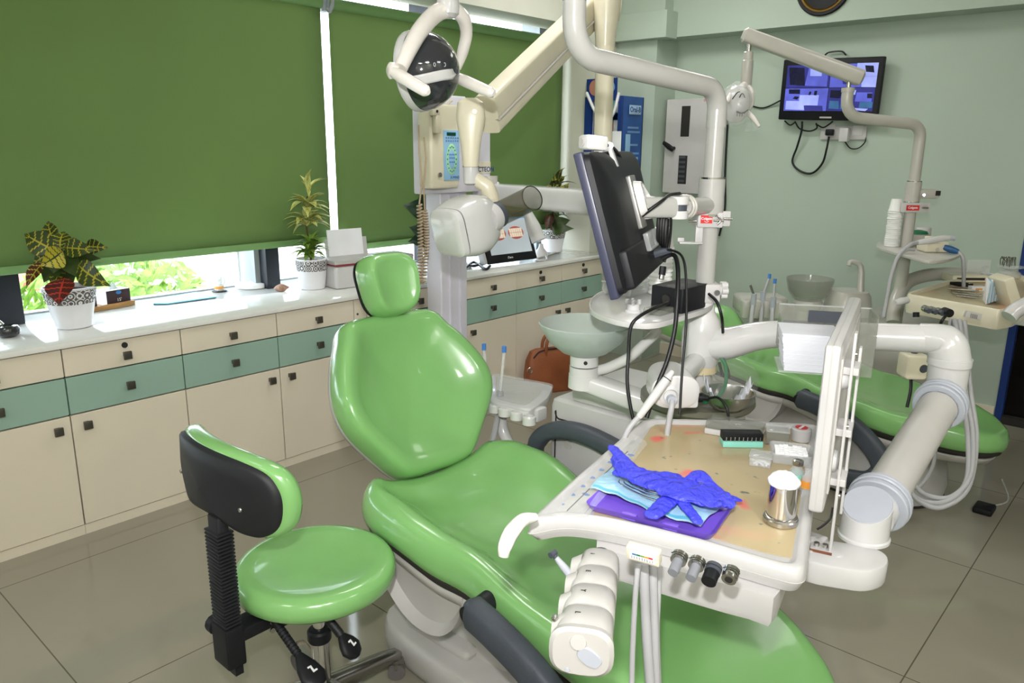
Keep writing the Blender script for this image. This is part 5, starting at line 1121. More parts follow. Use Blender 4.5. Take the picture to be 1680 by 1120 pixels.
b = B(); b.rbox((-.085, -.05, 0), (.075, .055, .035), .012, M); obj('box_body', b, clearp, t2)
b = B(); b.rbox((-.084, -.049, .0352), (.074, .054, .041), .003, M); obj('box_lid', b, clearp, t2)
# stacked paper cups
CUP = [1.0]
def cup(o, first):
    t = thing('paper_cup', first[0], 'paper cup', o, first[1]); g = CUP[0]
    obj('cup_wall', B().lathe([(r * g, h * g) for r, h in ((.034, 0), (.036, .002), (.0365, .006), (.034, .009), (.0265, .064), (.025, .066), (.001, .066))], o, n=32, cap0=False), cupm, t)
    obj('cup_rim', B().lathe([(r * g, h * g) for r, h in ((.0338, 0), (.0366, .0012), (.0374, .004), (.0366, .007), (.0338, .008))], o, n=32), cupm, t)
    return t
def cup_stack(o, n, step, G, names):
    c0 = cup(o, (names[0], G))
    for k in range(1, n):
        dup(c0, o + Z * step * k + V((random.uniform(-.0015, .0015), random.uniform(-.0015, .0015), 0)), names[2] if k == n - 1 else names[1], G, (0, 0, k * .7))
cc = V((2.0611, 1.2326, 1.1600)); cup_stack(V((cc.x, cc.y, zs)), 11, .0135, 'paper cups on the front shelf', ('lowest white cup of the upturned stack on the front shelf', 'white paper cup in the middle of the stack behind the monitor', 'topmost white cup of the stack behind the monitor'))
# loose cables of the front unit
for pts, r, lb in (
  ([V((1.7766, 1.0334, 1.2016)), V((1.6862, 1.0256, 1.1998)), V((1.6227, 1.0294, 1.1854)), V((1.6066, 1.0373, 1.1586)), V((1.6010, 1.0357, 1.0969)), V((1.5868, 1.0264, 1.0299)), V((1.5811, 1.0103, 0.9705)), V((1.5802, 0.9946, 0.9260))], .0046, 'black cable drooping from the power brick down past the frosted bowl'),
  ([V((1.7417, 1.0402, 1.3210)), V((1.7470, 1.0084, 1.3346)), V((1.7218, 0.9795, 1.3060)), V((1.6897, 0.9577, 1.2354)), V((1.6723, 0.9495, 1.1618)), V((1.6467, 0.9502, 1.0881)), V((1.6131, 0.9600, 1.0143)), V((1.5869, 0.9643, 0.9479))], .0058, 'thick black cable hanging from the monitor past the instrument holder'),
  ([V((1.7359, 1.0542, 1.3407)), V((1.7391, 1.0063, 1.3464)), V((1.7261, 0.9681, 1.3298)), V((1.7014, 0.9410, 1.2668)), V((1.6642, 0.9147, 1.1689)), V((1.6398, 0.9037, 1.0674)), V((1.6174, 0.8905, 0.9659))], .0032, 'thin black cable hanging straight down in front of the column'),
  ([V((1.7372, 1.0239, 1.4694)), V((1.7499, 1.0231, 1.4230)), V((1.7623, 1.0316, 1.3593)), V((1.7456, 1.0330, 1.3134))], .0035, 'thin black cable from the monitor arm to its plug'),
  ([V((1.6587, 1.0645, 1.4259)), V((1.6523, 1.0334, 1.4476)), V((1.6797, 1.0121, 1.4726)), V((1.7399, 1.0265, 1.4842)), V((1.8032, 1.0337, 1.4861))], .0042, 'black cable looping over the monitor arm'),
  ([V((1.8801, 0.9711, 1.2205)), V((1.8632, 0.9379, 1.2058)), V((1.8647, 0.9215, 1.1669)), V((1.9233, 0.9435, 1.1117))], .0042, 'short black cable from the power brick behind the column'),
  ([V((1.9759, 0.9792, 1.0344)), V((1.9657, 0.9492, 1.0065)), V((1.9297, 0.9275, 0.9655)), V((1.8835, 0.9239, 0.9419)), V((1.8375, 0.9406, 0.9318))], .0052, 'green cable looping below the feed pipe'),
  ([V((1.9817, 0.9727, 1.0345)), V((1.9676, 0.9439, 0.9983)), V((1.9662, 0.9379, 0.9783)), V((1.9565, 0.9499, 0.9815)), V((1.9737, 0.9722, 1.0093))], .0045, 'black cable loop hanging below the feed pipe'),
  ([V((1.8008, 0.9139, 0.9571)), V((1.7941, 0.8797, 0.9698)), V((1.7866, 0.8504, 0.9519)), V((1.7847, 0.8399, 0.9184))], .0035, 'thin black lead curling in front of the steel bowl')):
    tag(obj('cable', B().tube(pts, r, n=10), greenc if lb.startswith('green') else cablem), lb, 'cable', 'cables of the front dental unit')
t2 = thing('usb_plug', 'black usb plug dangling beside the cup stack', 'plug', V((1.7201, 1.0214, 1.2891))); b = B(); b.cyl(V((1.7241, 1.0232, 1.3057)), V((1.7182, 1.0218, 1.2845)), .009, n=8); obj('plug_body', b, black, t2); obj('plug_tip', B().cyl(V((1.7182, 1.0218, 1.2845)), V((1.7153, 1.0211, 1.2740)), .007, n=8), steel, t2)
t2 = thing('connector_block', 'dark connector block joining cables below the monitor', 'connector', V((1.7306, 1.0434, 1.3375))); obj('connector_body', B().tube([V((1.7300, 1.0573, 1.3315)), V((1.7395, 1.0347, 1.3406)), V((1.7458, 1.0138, 1.3451))], [.011, .010, .006], n=8, sub=3), dgrey, t2)
t2 = thing('cable_plug', 'black two part plug below the column, beside the steel bowl', 'plug', V((1.7874, 0.9300, 0.9601))); obj('plug_body', B().cyl(V((1.7774, 0.9406, 0.9584)), V((1.7928, 0.9240, 0.9601)), .0125, n=10), black, t2); obj('plug_neck', B().cyl(V((1.7928, 0.9240, 0.9601)), V((1.8033, 0.9117, 0.9587)), .007, n=10), black, t2)

# ============================================================ delivery table over the front chair
TZ = .92
t = thing('delivery_table', 'white instrument delivery table with knobs and hoses over the front chair', 'delivery table', V((1.2423, 0.6250, 0.9200)), 'delivery tables')
DT = t
ctl = [V((1.0052, 0.8595, 0.9200)), V((1.0794, 0.8267, 0.9200)), V((1.1126, 0.7651, 0.9200)), V((1.1383, 0.6805, 0.9200)), V((1.1599, 0.5802, 0.9200)), V((1.1723, 0.4829, 0.9200)), V((1.1870, 0.4034, 0.9200)), V((1.5253, 0.5189, 0.9200)), V((1.9267, 0.6553, 0.9200)), V((1.7976, 0.8397, 0.9200)), V((1.6533, 1.0139, 0.9200)), V((1.4245, 0.9618, 0.9200)), V((1.1951, 0.9095, 0.9200))]
ORI = 1 if sum(ctl[i - 1].x * ctl[i].y - ctl[i].x * ctl[i - 1].y for i in range(len(ctl))) > 0 else -1
def rz(d, z):           # outline of the table moved inwards by d, corners rounded
    n = len(ctl); Q = []
    for i in range(n):
        a = (ctl[i] - ctl[i - 1]); c = (ctl[(i + 1) % n] - ctl[i]); a.z = c.z = 0; a.normalize(); c.normalize()
        na, nc = V((-a.y, a.x, 0)) * ORI, V((-c.y, c.x, 0)) * ORI; m = (na + nc).normalized(); Q.append(ctl[i] + m * (d / max(.3, m.dot(na))))
    out = []
    for i in range(n):
        p, a, c = Q[i], (Q[i - 1] - Q[i]), (Q[(i + 1) % n] - Q[i]); a.z = c.z = 0; la, lc = a.length, c.length; a.normalize(); c.normalize()
        big = a.dot(c) > -.8; r = min(la * .45, lc * .45, (.035 if big else .03)); k = 7 if big else 3
        p0, p1 = p + a * r, p + c * r
        for t_ in range(k + 1):
            u = t_ / k; q = p0 * (1 - u) ** 2 + p * 2 * u * (1 - u) + p1 * u * u; out.append(V((q.x, q.y, z)))
    return out
b = B(); b.rings([rz(.030, .868), rz(.006, .872), rz(.001, .884), rz(-.002, .893), rz(-.001, .908), rz(.003, .917), rz(.010, .920), rz(.018, .917), rz(.024, .909), rz(.030, .908)]); tray = obj('table_top', b, white2, t, sharp=50)
b = B(); b.rings([rz(-.0016, .8915), rz(-.0026, .8922), rz(-.0026, .8932), rz(-.0016, .894)], closed=True); obj('rim_seam', b, lgrey, tray)
# tan mat with stains, membrane keypad strip
mt = [V((1.6875, 0.9792, 0.9095)), V((1.4717, 0.9160, 0.9095)), V((1.2552, 0.8431, 0.9095)), V((1.1322, 0.7930, 0.9095)), V((1.1789, 0.7055, 0.9095)), V((1.2086, 0.5690, 0.9095)), V((1.2309, 0.4586, 0.9095)), V((1.2743, 0.4491, 0.9095)), V((1.5365, 0.5401, 0.9095)), V((1.8919, 0.6626, 0.9095)), V((1.8037, 0.8418, 0.9095))]
b = B(); b.prism([(p.x, p.y) for p in crom(mt, 3, True)], .9085, .9097); mt_ = obj('work_mat', b, tanm, tray)
ks = [V((1.0581, 0.8693, 0.9095)), V((1.1987, 0.9039, 0.9095)), V((1.3561, 0.9387, 0.9095)), V((1.5147, 0.9614, 0.9095)), V((1.5183, 0.9342, 0.9095)), V((1.3290, 0.8785, 0.9095)), V((1.1820, 0.8292, 0.9095)), V((1.1227, 0.8108, 0.9095))]
b = B(); b.prism([(p.x, p.y) for p in ks], .9085, .9095); kp = obj('keypad_strip', b, lgrey, tray)
for j in range(7):
    for i in range(2):
        u = .10 + .125 * j; p = (V((1.0900, 0.8649, 0.9096))).lerp(V((1.4729, 0.9424, 0.9096)), u) + (V((1.1224, 0.8299, 0.9096)) - V((1.0900, 0.8649, 0.9096))) * (i * .62)
        if i == 1 and j == 0: continue
        b = B(); b.lathe([(.0075, 0), (.007, .0006)], p, n=14, sx=1.2, sy=.8); obj('key_print', b, bluem, kp)
b = B(); p0, p1 = V((1.1101, 0.8429, 0.9097)), V((1.4502, 0.9273, 0.9097)); b.tube([p0, p0.lerp(p1, .33)], .0012, n=6, smooth=False); b.tube([p0.lerp(p1, .5), p1], .0012, n=6, smooth=False); obj('panel_line', b, gap, kp)
text('panel_letter', 'P', .02, V((1.0661, 0.8638, 0.9097)), V((.95, -.3, 0)), V((.3, .95, 0)), navy, kp, bold=True)
fl = [V((1.0289, 0.8556, 0.9200)), V((1.2639, 0.9133, 0.9200)), V((1.5312, 0.9640, 0.9200)), V((1.4918, 0.9009, 0.9200)), V((1.2570, 0.8296, 0.9200)), V((1.1010, 0.7850, 0.9200))]
b = B(); F4 = (fl[0], fl[2], fl[3], fl[5])
b.sheet(lambda u, v: (F4[0].lerp(F4[1], u)).lerp(F4[3].lerp(F4[2], u), v) + Z * (.003 + .004 * math.sin(13 * u + 5 * v) * math.sin(9 * v + 4 * u)), 26, 14); obj('cling_film', b, film, t)
# lower housing with gauge and knobs
lo = [V((1.0857, 0.7584, 0.8900)), V((1.0975, 0.7186, 0.8900)), V((1.1166, 0.6144, 0.8900)), V((1.1498, 0.4698, 0.8900)), V((1.1814, 0.4356, 0.8900)), V((1.4551, 0.5207, 0.8900)), V((1.6812, 0.6415, 0.8900)), V((1.5621, 0.8783, 0.8900)), V((1.2906, 0.8669, 0.8900))]
b = B(); P2 = [V((p.x, p.y, 0)) for p in lo]; cc = sum(P2, V()) / len(P2)
P2 = crom(P2, 3, True); b.rings([[V((cc.x + (p.x - cc.x) * s, cc.y + (p.y - cc.y) * s, z)) for p in P2] for s, z in ((.88, .808), (.95, .812), (.975, .825), (.975, .870))]); lh = obj('lower_housing', b, white2, t)
f0, f1 = V((1.1189, 0.7318, 0.8600)), V((1.1745, 0.4786, 0.8600)); fx = (f1 - f0); fx.z = 0; fx.normalize(); fn = fx.cross(Z)      # outward normal of the control face
def on_face(px_pt, out=.004): return px_pt + fn * out
ga = V((0.9492, 0.5702, 0.9852))
M = basis(ga, fx, Z + fn * .25); k = obj('gauge_panel', B().rbox((-.027, -.013, -.012), (.027, .013, .004), .003, M), cream, lh)
obj('gauge_face', B().rbox((-.021, -.0085, .004), (.021, .0085, .0048), .002, M), paper, k)
for j, mm in enumerate((bluem, greenc, leafg, orange, redm)): obj('gauge_scale', B().box((-.016 + .0068 * j, .001, .0049), (-.0095 + .0068 * j, .0042, .0052), M), mm, k)
b = B()
for j in range(9): b.box((-.017 + .0042 * j, -.006, .0049), (-.0164 + .0042 * j, -.001, .0052), M)
obj('gauge_ticks', b, gap, k)
for c, m1, m2, ln in ((V((0.9713, 0.5218, 0.9842)), knobgrey, steel, .024), (V((0.9879, 0.5001, 0.9763)), knobgrey, steel, .024), (V((0.9947, 0.4757, 0.9727)), black, dgrey, .018), (V((1.0117, 0.4547, 0.9676)), steel, chrome, .006)):
    dv = (fn + Z * -.35 * 1).normalized(); kb = obj('control_knob', B().cyl(c - dv * .012, c + dv * ln, .0082 if m1 is knobgrey else .0115, n=20), m1, lh)
    obj('knob_collar', B().cyl(c - dv * .014, c - dv * .001, .0125, n=24), m2, kb)
    b = B(); b.tube([c + fx * (.016 * math.cos(a)) + (Z * .9 + fn * .2) * (.016 * math.sin(a)) - dv * .004 for a in [PI * (.15 + .12 * q) for q in range(6)]], .0008, n=5, smooth=False); obj('dial_print', b, gap, lh)
    if m1 is steel: obj('socket_hole', B().cyl(c + dv * ln, c + dv * (ln + .001), .006, n=16), gap, kb)
# handle wrapped in film at the left corner
obj('wrapped_handle', B().tube([V((0.9710, 0.8075, 0.9606)), V((0.9417, 0.8108, 0.9645)), V((0.9049, 0.8036, 0.9591)), V((0.8795, 0.7960, 0.9457)), V((0.8744, 0.7953, 0.9287))], [.008, .0125, .014, .0125, .009], n=16), wrapm, t)
# handpiece holder block hanging under the table
h0, h1 = V((1.0487, 0.7172, 0.8701)), V((0.7858, 0.5628, 0.9114))
hd = (h1 - h0).normalized(); hs = hd.cross(Z).normalized(); hn = hs.cross(hd)
if hs.dot(cs) < 0: hs = -hs
Lh = (h1 - h0).length; hb = None
names = []
for j in range(4):
    a, c = h0.lerp(h1, j / 4), h0.lerp(h1, (j + .97) / 4)
    b = B(); b.loft([(a, hs, Z, .036 - .002 * (3 - j), .030, 3), (a.lerp(c, .08), hs, Z, .040 - .002 * (3 - j), .034, 3), (a.lerp(c, .92), hs, Z, .042 - .002 * (3 - j), .035, 3), (c, hs, Z, .039 - .002 * (3 - j), .032, 3)], 28); hp = obj('holder_segment', b, lgrey, t)
    m_ = a.lerp(c, .5); b = B(); b.loft([(m_ - hs * .030 + Z * .004 - hd * 0, hd, Z, .024, .026, 2.4), (m_ - hs * .048 - Z * .002, hd, Z, .020, .022, 2.4)], 20); obj('holder_cup', b, lgrey, hp)
    text('handpiece_symbol', 'iEYL'[j], .012, m_ + Z * .0352 - hs * .012, hd, hs if hs.cross(hd).z < 0 else -hs, gap, hp)
b = B(); b.loft([(h1, hs, Z, .045, .038, 3), (h1 + hd * .012, hs, Z, .046, .039, 3), (h1 + hd * .018, hs, Z, .040, .034, 3)], 28); ec = obj('holder_end_cap', b, lgrey, t)
c = h1 + hd * .018; b = B(); b.loft([(c + hs * .012 - Z * .004, hs * .8 - Z * .6, hs * .6 + Z * .8, .019, .0125, 2.6), (c + hd * .003 + hs * .012 - Z * .004, hs * .8 - Z * .6, hs * .6 + Z * .8, .0175, .011, 2.6)], 24); obj('grey_button', b, mgrey, ec)
b = B(); b.lathe([(.012, 0), (.011, .002)], c - hs * .004 + Z * .018, hd, n=24); obj('round_button', b, lgrey, ec)
b = B(); b.lathe([(.0035, 0), (.003, .0015)], c - hs * .018 - Z * .028, hd, n=12); obj('cap_screw', b, mgrey, ec)
obj('holder_bracket', B().cyl(h0 + Z * .0, V((h0.x + .03, h0.y + .02, .86)), .022), dgrey, t)
# hoses under the table
for pts, r in (([V((1.0161, 0.6188, 0.9228)), V((1.0027, 0.6131, 0.8682)), V((0.9932, 0.6070, 0.7827)), V((0.9847, 0.5992, 0.6959))], .0048), ([V((1.0458, 0.6261, 0.9072)), V((1.0370, 0.6148, 0.8515)), V((1.0251, 0.5976, 0.7704)), V((1.0221, 0.5831, 0.6825))], .0085), ([V((1.0635, 0.6198, 0.9021)), V((1.0547, 0.6084, 0.8460)), V((1.0412, 0.5926, 0.7643)), V((1.0361, 0.5804, 0.6757))], .0080), ([V((1.1026, 0.6288, 0.8783)), V((1.0912, 0.6209, 0.8235)), V((1.0783, 0.6116, 0.7604)), V((1.0774, 0.5986, 0.6415))], .006)):
    obj('instrument_hose', B().tube(pts, r, n=12), hose, t)
# handpieces standing in the holder
t2 = thing('dental_handpiece', 'dark slim handpiece with an angled head standing at the back of the holder', 'handpiece', V((0.9783, 0.7320, 0.8646)))
obj('handle', B().tube([V((0.9839, 0.7211, 0.8523)), V((0.9807, 0.7313, 0.8698)), V((0.9750, 0.7436, 0.8853)), V((0.9687, 0.7568, 0.9017))], [.0075, .008, .007, .0045], n=14), mgrey, t2); obj('head', B().cyl(V((0.9593, 0.7617, 0.9073)), V((0.9733, 0.7620, 0.9085)), .0055, n=14), dgrey, t2); obj('neck', B().tube([V((0.9715, 0.7506, 0.8935)), V((0.9682, 0.7578, 0.9028)), V((0.9656, 0.7627, 0.9079))], .0045, n=10), dgrey, t2)
t2 = thing('handpiece_motor', 'steel handpiece coupling with a ringed base, near the front of the holder', 'handpiece', V((0.7957, 0.6113, 0.9052)))
obj('coupling', B().cyl(V((0.7971, 0.6114, 0.9096)), V((0.7918, 0.6182, 0.9324)), .0052, n=16), steel, t2); obj('base_ring', B().cyl(V((0.7971, 0.6078, 0.9000)), V((0.7966, 0.6122, 0.9104)), .0115, n=20), chrome, t2); obj('base', B().cyl(V((0.8002, 0.6076, 0.8883)), V((0.7968, 0.6087, 0.9018)), .0095, n=18), steel, t2); obj('tip', B().cyl(V((0.7921, 0.6172, 0.9307)), V((0.7919, 0.6195, 0.9359)), .0035, n=12), chrome, t2)
# bracket and jointed arm carrying the table
E0 = V((1.5469, 0.4183, 0.8192)); EZ = E0.z
bp = [V((1.4065, 0.4857, 0.8350)), V((1.4741, 0.4731, 0.8350)), V((1.5032, 0.4234, 0.8350)), V((1.5136, 0.3802, 0.8350)), V((1.4952, 0.3554, 0.8350)), V((1.4554, 0.3490, 0.8350)), V((1.4160, 0.3662, 0.8350)), V((1.3955, 0.3980, 0.8350)), V((1.3733, 0.4642, 0.8350))]
b = B(); b.prism([(p.x, p.y) for p in crom(bp, 3, True)], .792, .838, .006); br = obj('arm_bracket', b, white, t)
b = B(); q = V((1.4441, 0.4983, 0.8350)); b.rbox((q.x - .04, q.y - .03, .80), (q.x + .05, q.y + .07, .84), .006); obj('bracket_root', b, white2, br)
E0 = V((E0.x, E0.y, 0))
A0 = V((1.5592, 0.4215, 0.8639)); A0 = V((E0.x, E0.y, A0.z)); A1 = V((2.1331, 0.4300, 0.9902))
ax = (A1 - A0).normalized(); xs, ys, _ = frame(ax)
obj('elbow_base', B().lathe([(.050, .836), (.050, .842), (.047, .845)], E0, n=36), white, t)
obj('elbow_seam', B().cyl(E0 + Z * .8375, E0 + Z * .8405, .0485, n=36), gap, t)
mn = (Z * 2.3 - ax).normalized(); mp = A0 + Z * .044
def onpl(p, d): return p + d * ((mp - p).dot(mn) / d.dot(mn))
NR = 40; cxs = [(math.cos(2 * PI * k / NR), math.sin(2 * PI * k / NR)) for k in range(NR)]
xv, yv = V((1, 0, 0)), V((0, 1, 0))
b = B(); b.rings([[V((E0.x, E0.y, .845)) + xv * .047 * c_ + yv * .047 * s_ for c_, s_ in cxs], [onpl(V((E0.x, E0.y, .845)) + xv * .047 * c_ + yv * .047 * s_, Z) for c_, s_ in cxs]]); obj('elbow_socket', b, white, t)
el = obj('elbow_tube', B().cyl(A0 + ax * .028, A0 + ax * .065, .046, n=NR), white, t)
b = B(); pr = [onpl(V((E0.x, E0.y, .845)) + xv * .046 * c_ + yv * .046 * s_, Z) for c_, s_ in cxs]; ctr_ = sum(pr, V()) / NR
b.rings([[p + mn * .0005 for p in pr], [ctr_ + (p - ctr_) * .97 + mn * .003 for p in pr]]); obj('elbow_cap', b, mgrey, el)
def disc(p, r, w, nm, m): return obj(nm, B().lathe([(r * .8, -w / 2), (r * .96, -w / 2), (r, -w * .3), (r, w * .3), (r * .96, w / 2), (r * .8, w / 2)], p, ax, n=48), m, t)
for k, (s, r, w) in enumerate(((.075, .062, .014), (.089, .064, .010), (.101, .062, .010))): disc(A0 + ax * s, r, w, 'joint_ring', mgrey)
La = (A1 - A0).length
for k, (s, r, w) in enumerate(((La - .055, .060, .010), (La - .040, .063, .012), (La - .024, .062, .012))): disc(A0 + ax * s, r, w, 'joint_ring', mgrey)
obj('balance_arm', B().cyl(A0 + ax * .105, A0 + ax * (La - .06), .0445, n=40), lgrey, t)
obj('joint_core', B().cyl(A0 + ax * .06, A0 + ax * .10, .046, n=36), mgrey, t); obj('joint_core', B().cyl(A0 + ax * (La - .06), A1 - ax * .01, .047, n=36), mgrey, t)
obj('upper_knuckle', B().tube([A1 - ax * .02, A1, V((A1.x, A1.y, A1.z)) + ax * .01 + Z * .02], [.047, .048, .0465], n=32), white, t)
# film viewer standing on the bracket, edge on
B1 = V((1.3788, 0.4632, 0.9400)); VX = V((1.8707, 0.6063, 1.2550)) - V((1.3548, 0.4705, 1.2550)); VX.z = 0; Lv = VX.length; VX.normalize(); VN = VX.cross(Z)
M = basis(V((B1.x, B1.y, .935)), VX, Z); Hv = .325
v = obj('film_viewer', B().rbox((0, 0, -.014), (Lv, Hv, .014), .008, M), white2, t, label='white film viewer panel seen edge on')
obj('viewer_seam', B().box((-.0008, .006, -.0015), (Lv - .01, Hv + .0008, .0005), M), lgrey, v)
sd = 1 if VN.dot(cs) > 0 else -1
z_a, z_b = sorted((.014 * sd, .018 * sd)); obj('viewer_plate', B().rbox((.03, .03, z_a), (Lv - .03, Hv - .03, z_b), .001, M), lgrey, v)
b = B(); b.lathe([(.022, 0), (.020, .008), (.014, .012)], M @ V((.07, .085, .016 * sd)), VN * sd, n=24); obj('viewer_knob', b, white, v)
b = B(); b.lathe([(.022, 0), (.020, .010), (.014, .016)], M @ V((.07, .25, .016 * sd)), VN * sd, n=24); obj('viewer_knob', b, white, v)
s0 = V((1.4367, 0.4451, 0.8380))
M2 = basis(V((s0.x, s0.y, .838)), VX, Z)
vs_ = obj('viewer_stand', B().rbox((-.012, .0, -.0025), (.016, .44, .0025), .001, M2), white2, t)
obj('viewer_stand', B().rbox((.05, .06, .006), (.072, .40, .011), .001, M2), white2, t)
for y in (.12, .26, .40): obj('stand_screw', B().cyl(M2 @ V((.0, y, .002)), M2 @ V((.0, y, .006)), .005, n=10), steel, vs_)
for y in (.14, .24, .36): a_, c_ = sorted((-.02, .012)); obj('stand_crossbar', B().rbox((-.005, y, a_), (.065, y + .014, c_), .001, M2), white2, vs_)
ft = obj('stand_foot', B().rbox((-.014, .0005, -.036), (.016, .006, .004), .001, M2), white2, vs_)
obj('rusty_edge', B().box((-.0155, .0002, -.036), (-.0135, .0055, .004), M2), brownr, ft)
for z in (-.026, -.010): obj('foot_bolt', B().cyl(M2 @ V((.002, .006, z)), M2 @ V((.002, .013, z)), .0055, n=8), steel, ft)
obj('viewer_lead', B().tube([V((1.3658, 0.4282, 0.9639)), V((1.3593, 0.4281, 0.9444)), V((1.3480, 0.4359, 0.9313)), V((1.3393, 0.4430, 0.9247))], .0022, n=6), cablem, t)
# clear tissue holder with folded tissues on the feed pipe
c0 = V((1.8521, 0.7543, 1.1787)); q1 = V((1.9105, 0.6441, 1.1835)); hx = (q1 - c0); hx.z = 0; hx.normalize(); hy = V((-hx.y, hx.x, 0)); 
t2 = thing('tissue_holder', 'smoky clear acrylic tissue holder hooked on the feed pipe', 'holder', V((1.9328, 0.6767, 1.1306)))
M = basis(V((c0.x, c0.y, 1.105)), hx, hy)
q = V((2.0329, 0.5986, 1.2209)); Lx = max(.18, (q - c0).dot(hx))
for lo_, hi_ in (((0, .095, .0), (Lx, .099, .105)), ((0, -.0, .0), (.004, .095, .08)), ((Lx - .004, -.0, -.02), (Lx, .099, .105)), ((Lx - .055, -.02, -.045), (Lx - .005, -.016, .09)), ((0, .0, .06), (Lx, .095, .063))):
    obj('acrylic_panel', B().box(lo_, hi_, M), smoke, t2)
obj('acrylic_edge', B().box((0, .094, .103), (Lx, .10, .106), M), clearp, t2)
obj('dark_insert', B().box((Lx * .33, .088, .062), (Lx * .70, .094, .092), M), dgrey, t2)
base0 = V((1.7115, 0.6844, 1.1097)); hx2 = hx
zb0, n_t = base0.z, 26
Mn = basis(V((base0.x, base0.y, 0)), hx2, hy)
names = {0: 'lowest folded tissue of the stack by the film viewer', n_t - 1: 'topmost folded tissue of the stack by the film viewer'}
ht = (V((1.7273, 0.6994, 1.1961)).z - zb0) / n_t
first = None
for j in range(n_t):
    if first is None:
        b = B(); R = []
        for k in range(9):
            v_ = k / 8; R.append([Mn @ V((x, -.035 + .12 * v_, z + zb0 + .0006 * math.sin(9 * v_))) for x, z in ((0, .0002), (.125, .0002), (.1262, ht * .5), (.125, ht * .985), (0, ht * .985), (-.001, ht * .5))])
        b.rings(R); first = obj('folded_tissue', b, napk, loc=(base0.x, base0.y, zb0)); tag(first, names[0], 'tissue', 'folded tissues by the film viewer')
    else:
        dup(first, V((base0.x, base0.y, zb0 + ht * j)) + hx * (-.010 * j / n_t + random.uniform(-.0015, .0015)) + hy * random.uniform(-.001, .001), names.get(j, 'folded white tissue in the middle of the stack by the film viewer'))
obj('tissue_rest', B().box((-.012, -.036, zb0 - .004), (.128, .09, zb0 - .0002), Mn), clearp, t2)

# ============================================================ things on the delivery table
OZ = .9100
# purple tray, pouch, glove
q = [V((1.1278, 0.8168, 0.9250)), V((1.1801, 0.5674, 0.9250)), V((1.3822, 0.6066, 0.9250)), V((1.3117, 0.8594, 0.9250))]
pc = sum(q, V()) / 4
ux = (q[1] - q[0]); Lu = ux.length; ux.normalize(); uy = (q[3] - q[0]); uy = (uy - ux * uy.dot(ux)); Lw = uy.length; uy.normalize()
M = basis(V((q[0].x, q[0].y, OZ)), ux, uy)
t2 = thing('instrument_tray', 'purple plastic instrument tray on the delivery table', 'tray', V((pc.x, pc.y, OZ)))
b = B(); R = []
for z, d, r in ((.0005, .012, .012), (.004, .008, .014), (.016, .001, .018), (.0175, 0, .018), (.0165, .002, .018), (.006, .010, .014), (.0035, .015, .012)): R.append([M @ V((Lu / 2 + x, Lw / 2 + y, z)) for x, y in rrect(Lu - 2 * d, Lw - 2 * d, r)])
b.rings(R); pt = obj('tray_body', b, purple, t2, sharp=30)
for x in (.30, .62): obj('tray_grip', B().rbox((Lu * x, .006, .0036), (Lu * x + .03, .018, .0165), .003, M), purple, pt)
t3 = thing('sterile_pouch', 'pale blue sterile pouch with instruments, lying in the purple tray', 'pouch', M @ V((Lu * .45, Lw * .5, .02)))
g = [V((1.1938, 0.8495, 0.9350)), V((1.1975, 0.6018, 0.9350)), V((1.3293, 0.6203, 0.9350)), V((1.3476, 0.8844, 0.9350))]
def pf(u, v, k=0):
    p = (g[0].lerp(g[1], u)).lerp(g[3].lerp(g[2], u), v); e = min(u, 1 - u, v, 1 - v) * 4
    return V((p.x, p.y, OZ + .0185 + .011 * min(1, e) * (.6 + .4 * math.sin(6 * u + 2)) + .0018 * math.sin(30 * u + 9 * v) + .004 * math.sin(5 * v + 7 * u) - k * (.001 + .006 * min(1, e))))
b = B(); b.sheet(lambda u, v: pf(u, v), 30, 16); pu = obj('pouch_film', b, pouch, t3)
b = B(); b.sheet(lambda u, v: pf(u, v, 1), 20, 10); obj('pouch_paper', b, napk, t3)
for j in range(4):
    v0 = .28 + .11 * j; pts = [pf(.22 + .02 * j, v0) + Z * .0015, pf(.42, v0 - .02) + Z * .0015, pf(.62, v0 - .05) + Z * .0015]
    obj('pouched_instrument', B().tube([pf(.17 + .02 * j, v0 + .13) + Z * .001] + pts, [.0012, .0016, .0022, .0016], n=8), steel, pu)
b = B(); b.sheet(lambda u, v: pf(.02 + .96 * u, .02 + .05 * v) + Z * .0006, 20, 2); obj('pouch_print', b, bluecard, pu)
t3 = thing('nitrile_glove', 'crumpled blue nitrile glove lying across the pouch', 'glove', M @ V((Lu * .5, Lw * .6, .03)))
def gp(x, y, h): return None
c_a, c_b = V((1.2584, 0.8023, 0.9550)), V((1.2693, 0.6040, 0.9550))
spine = [V((1.3008, 0.8645, 0.9550)), V((1.2553, 0.7856, 0.9570)), V((1.2566, 0.7226, 0.9600)), V((1.2560, 0.6615, 0.9600)), V((1.2834, 0.6174, 0.9520)), V((1.3050, 0.5961, 0.9450))]
b = B(); S_ = crom(spine, 7); R = []; rg = random.Random(2)
wid = [.012, .028, .044, .050, .044, .026]
for i, p in enumerate(S_):
    d = (S_[min(i + 1, len(S_) - 1)] - S_[max(i - 1, 0)]); d.z = 0; d.normalize(); s = V((-d.y, d.x, 0)); tt = i / (len(S_) - 1) * 5; k = min(int(tt), 4); w_ = wid[k] + (wid[k + 1] - wid[k]) * (tt - k)
    ring_ = []
    for j in range(28):
        a = 2 * PI * j / 28; wr = 1 + .10 * math.sin(3 * a + i * .9) + .08 * math.sin(7 * a - i * 1.3) + rg.uniform(-.05, .05)
        ring_.append(p + s * math.cos(a) * w_ * wr + Z * (math.sin(a) * (.011 if math.sin(a) > 0 else .006) * wr + .003 * math.sin(i * 1.7 + 4 * a)))
    R.append(ring_)
b.rings(R); gl = obj('glove_palm', b, glovem, t3, sub=1, sharp=180)
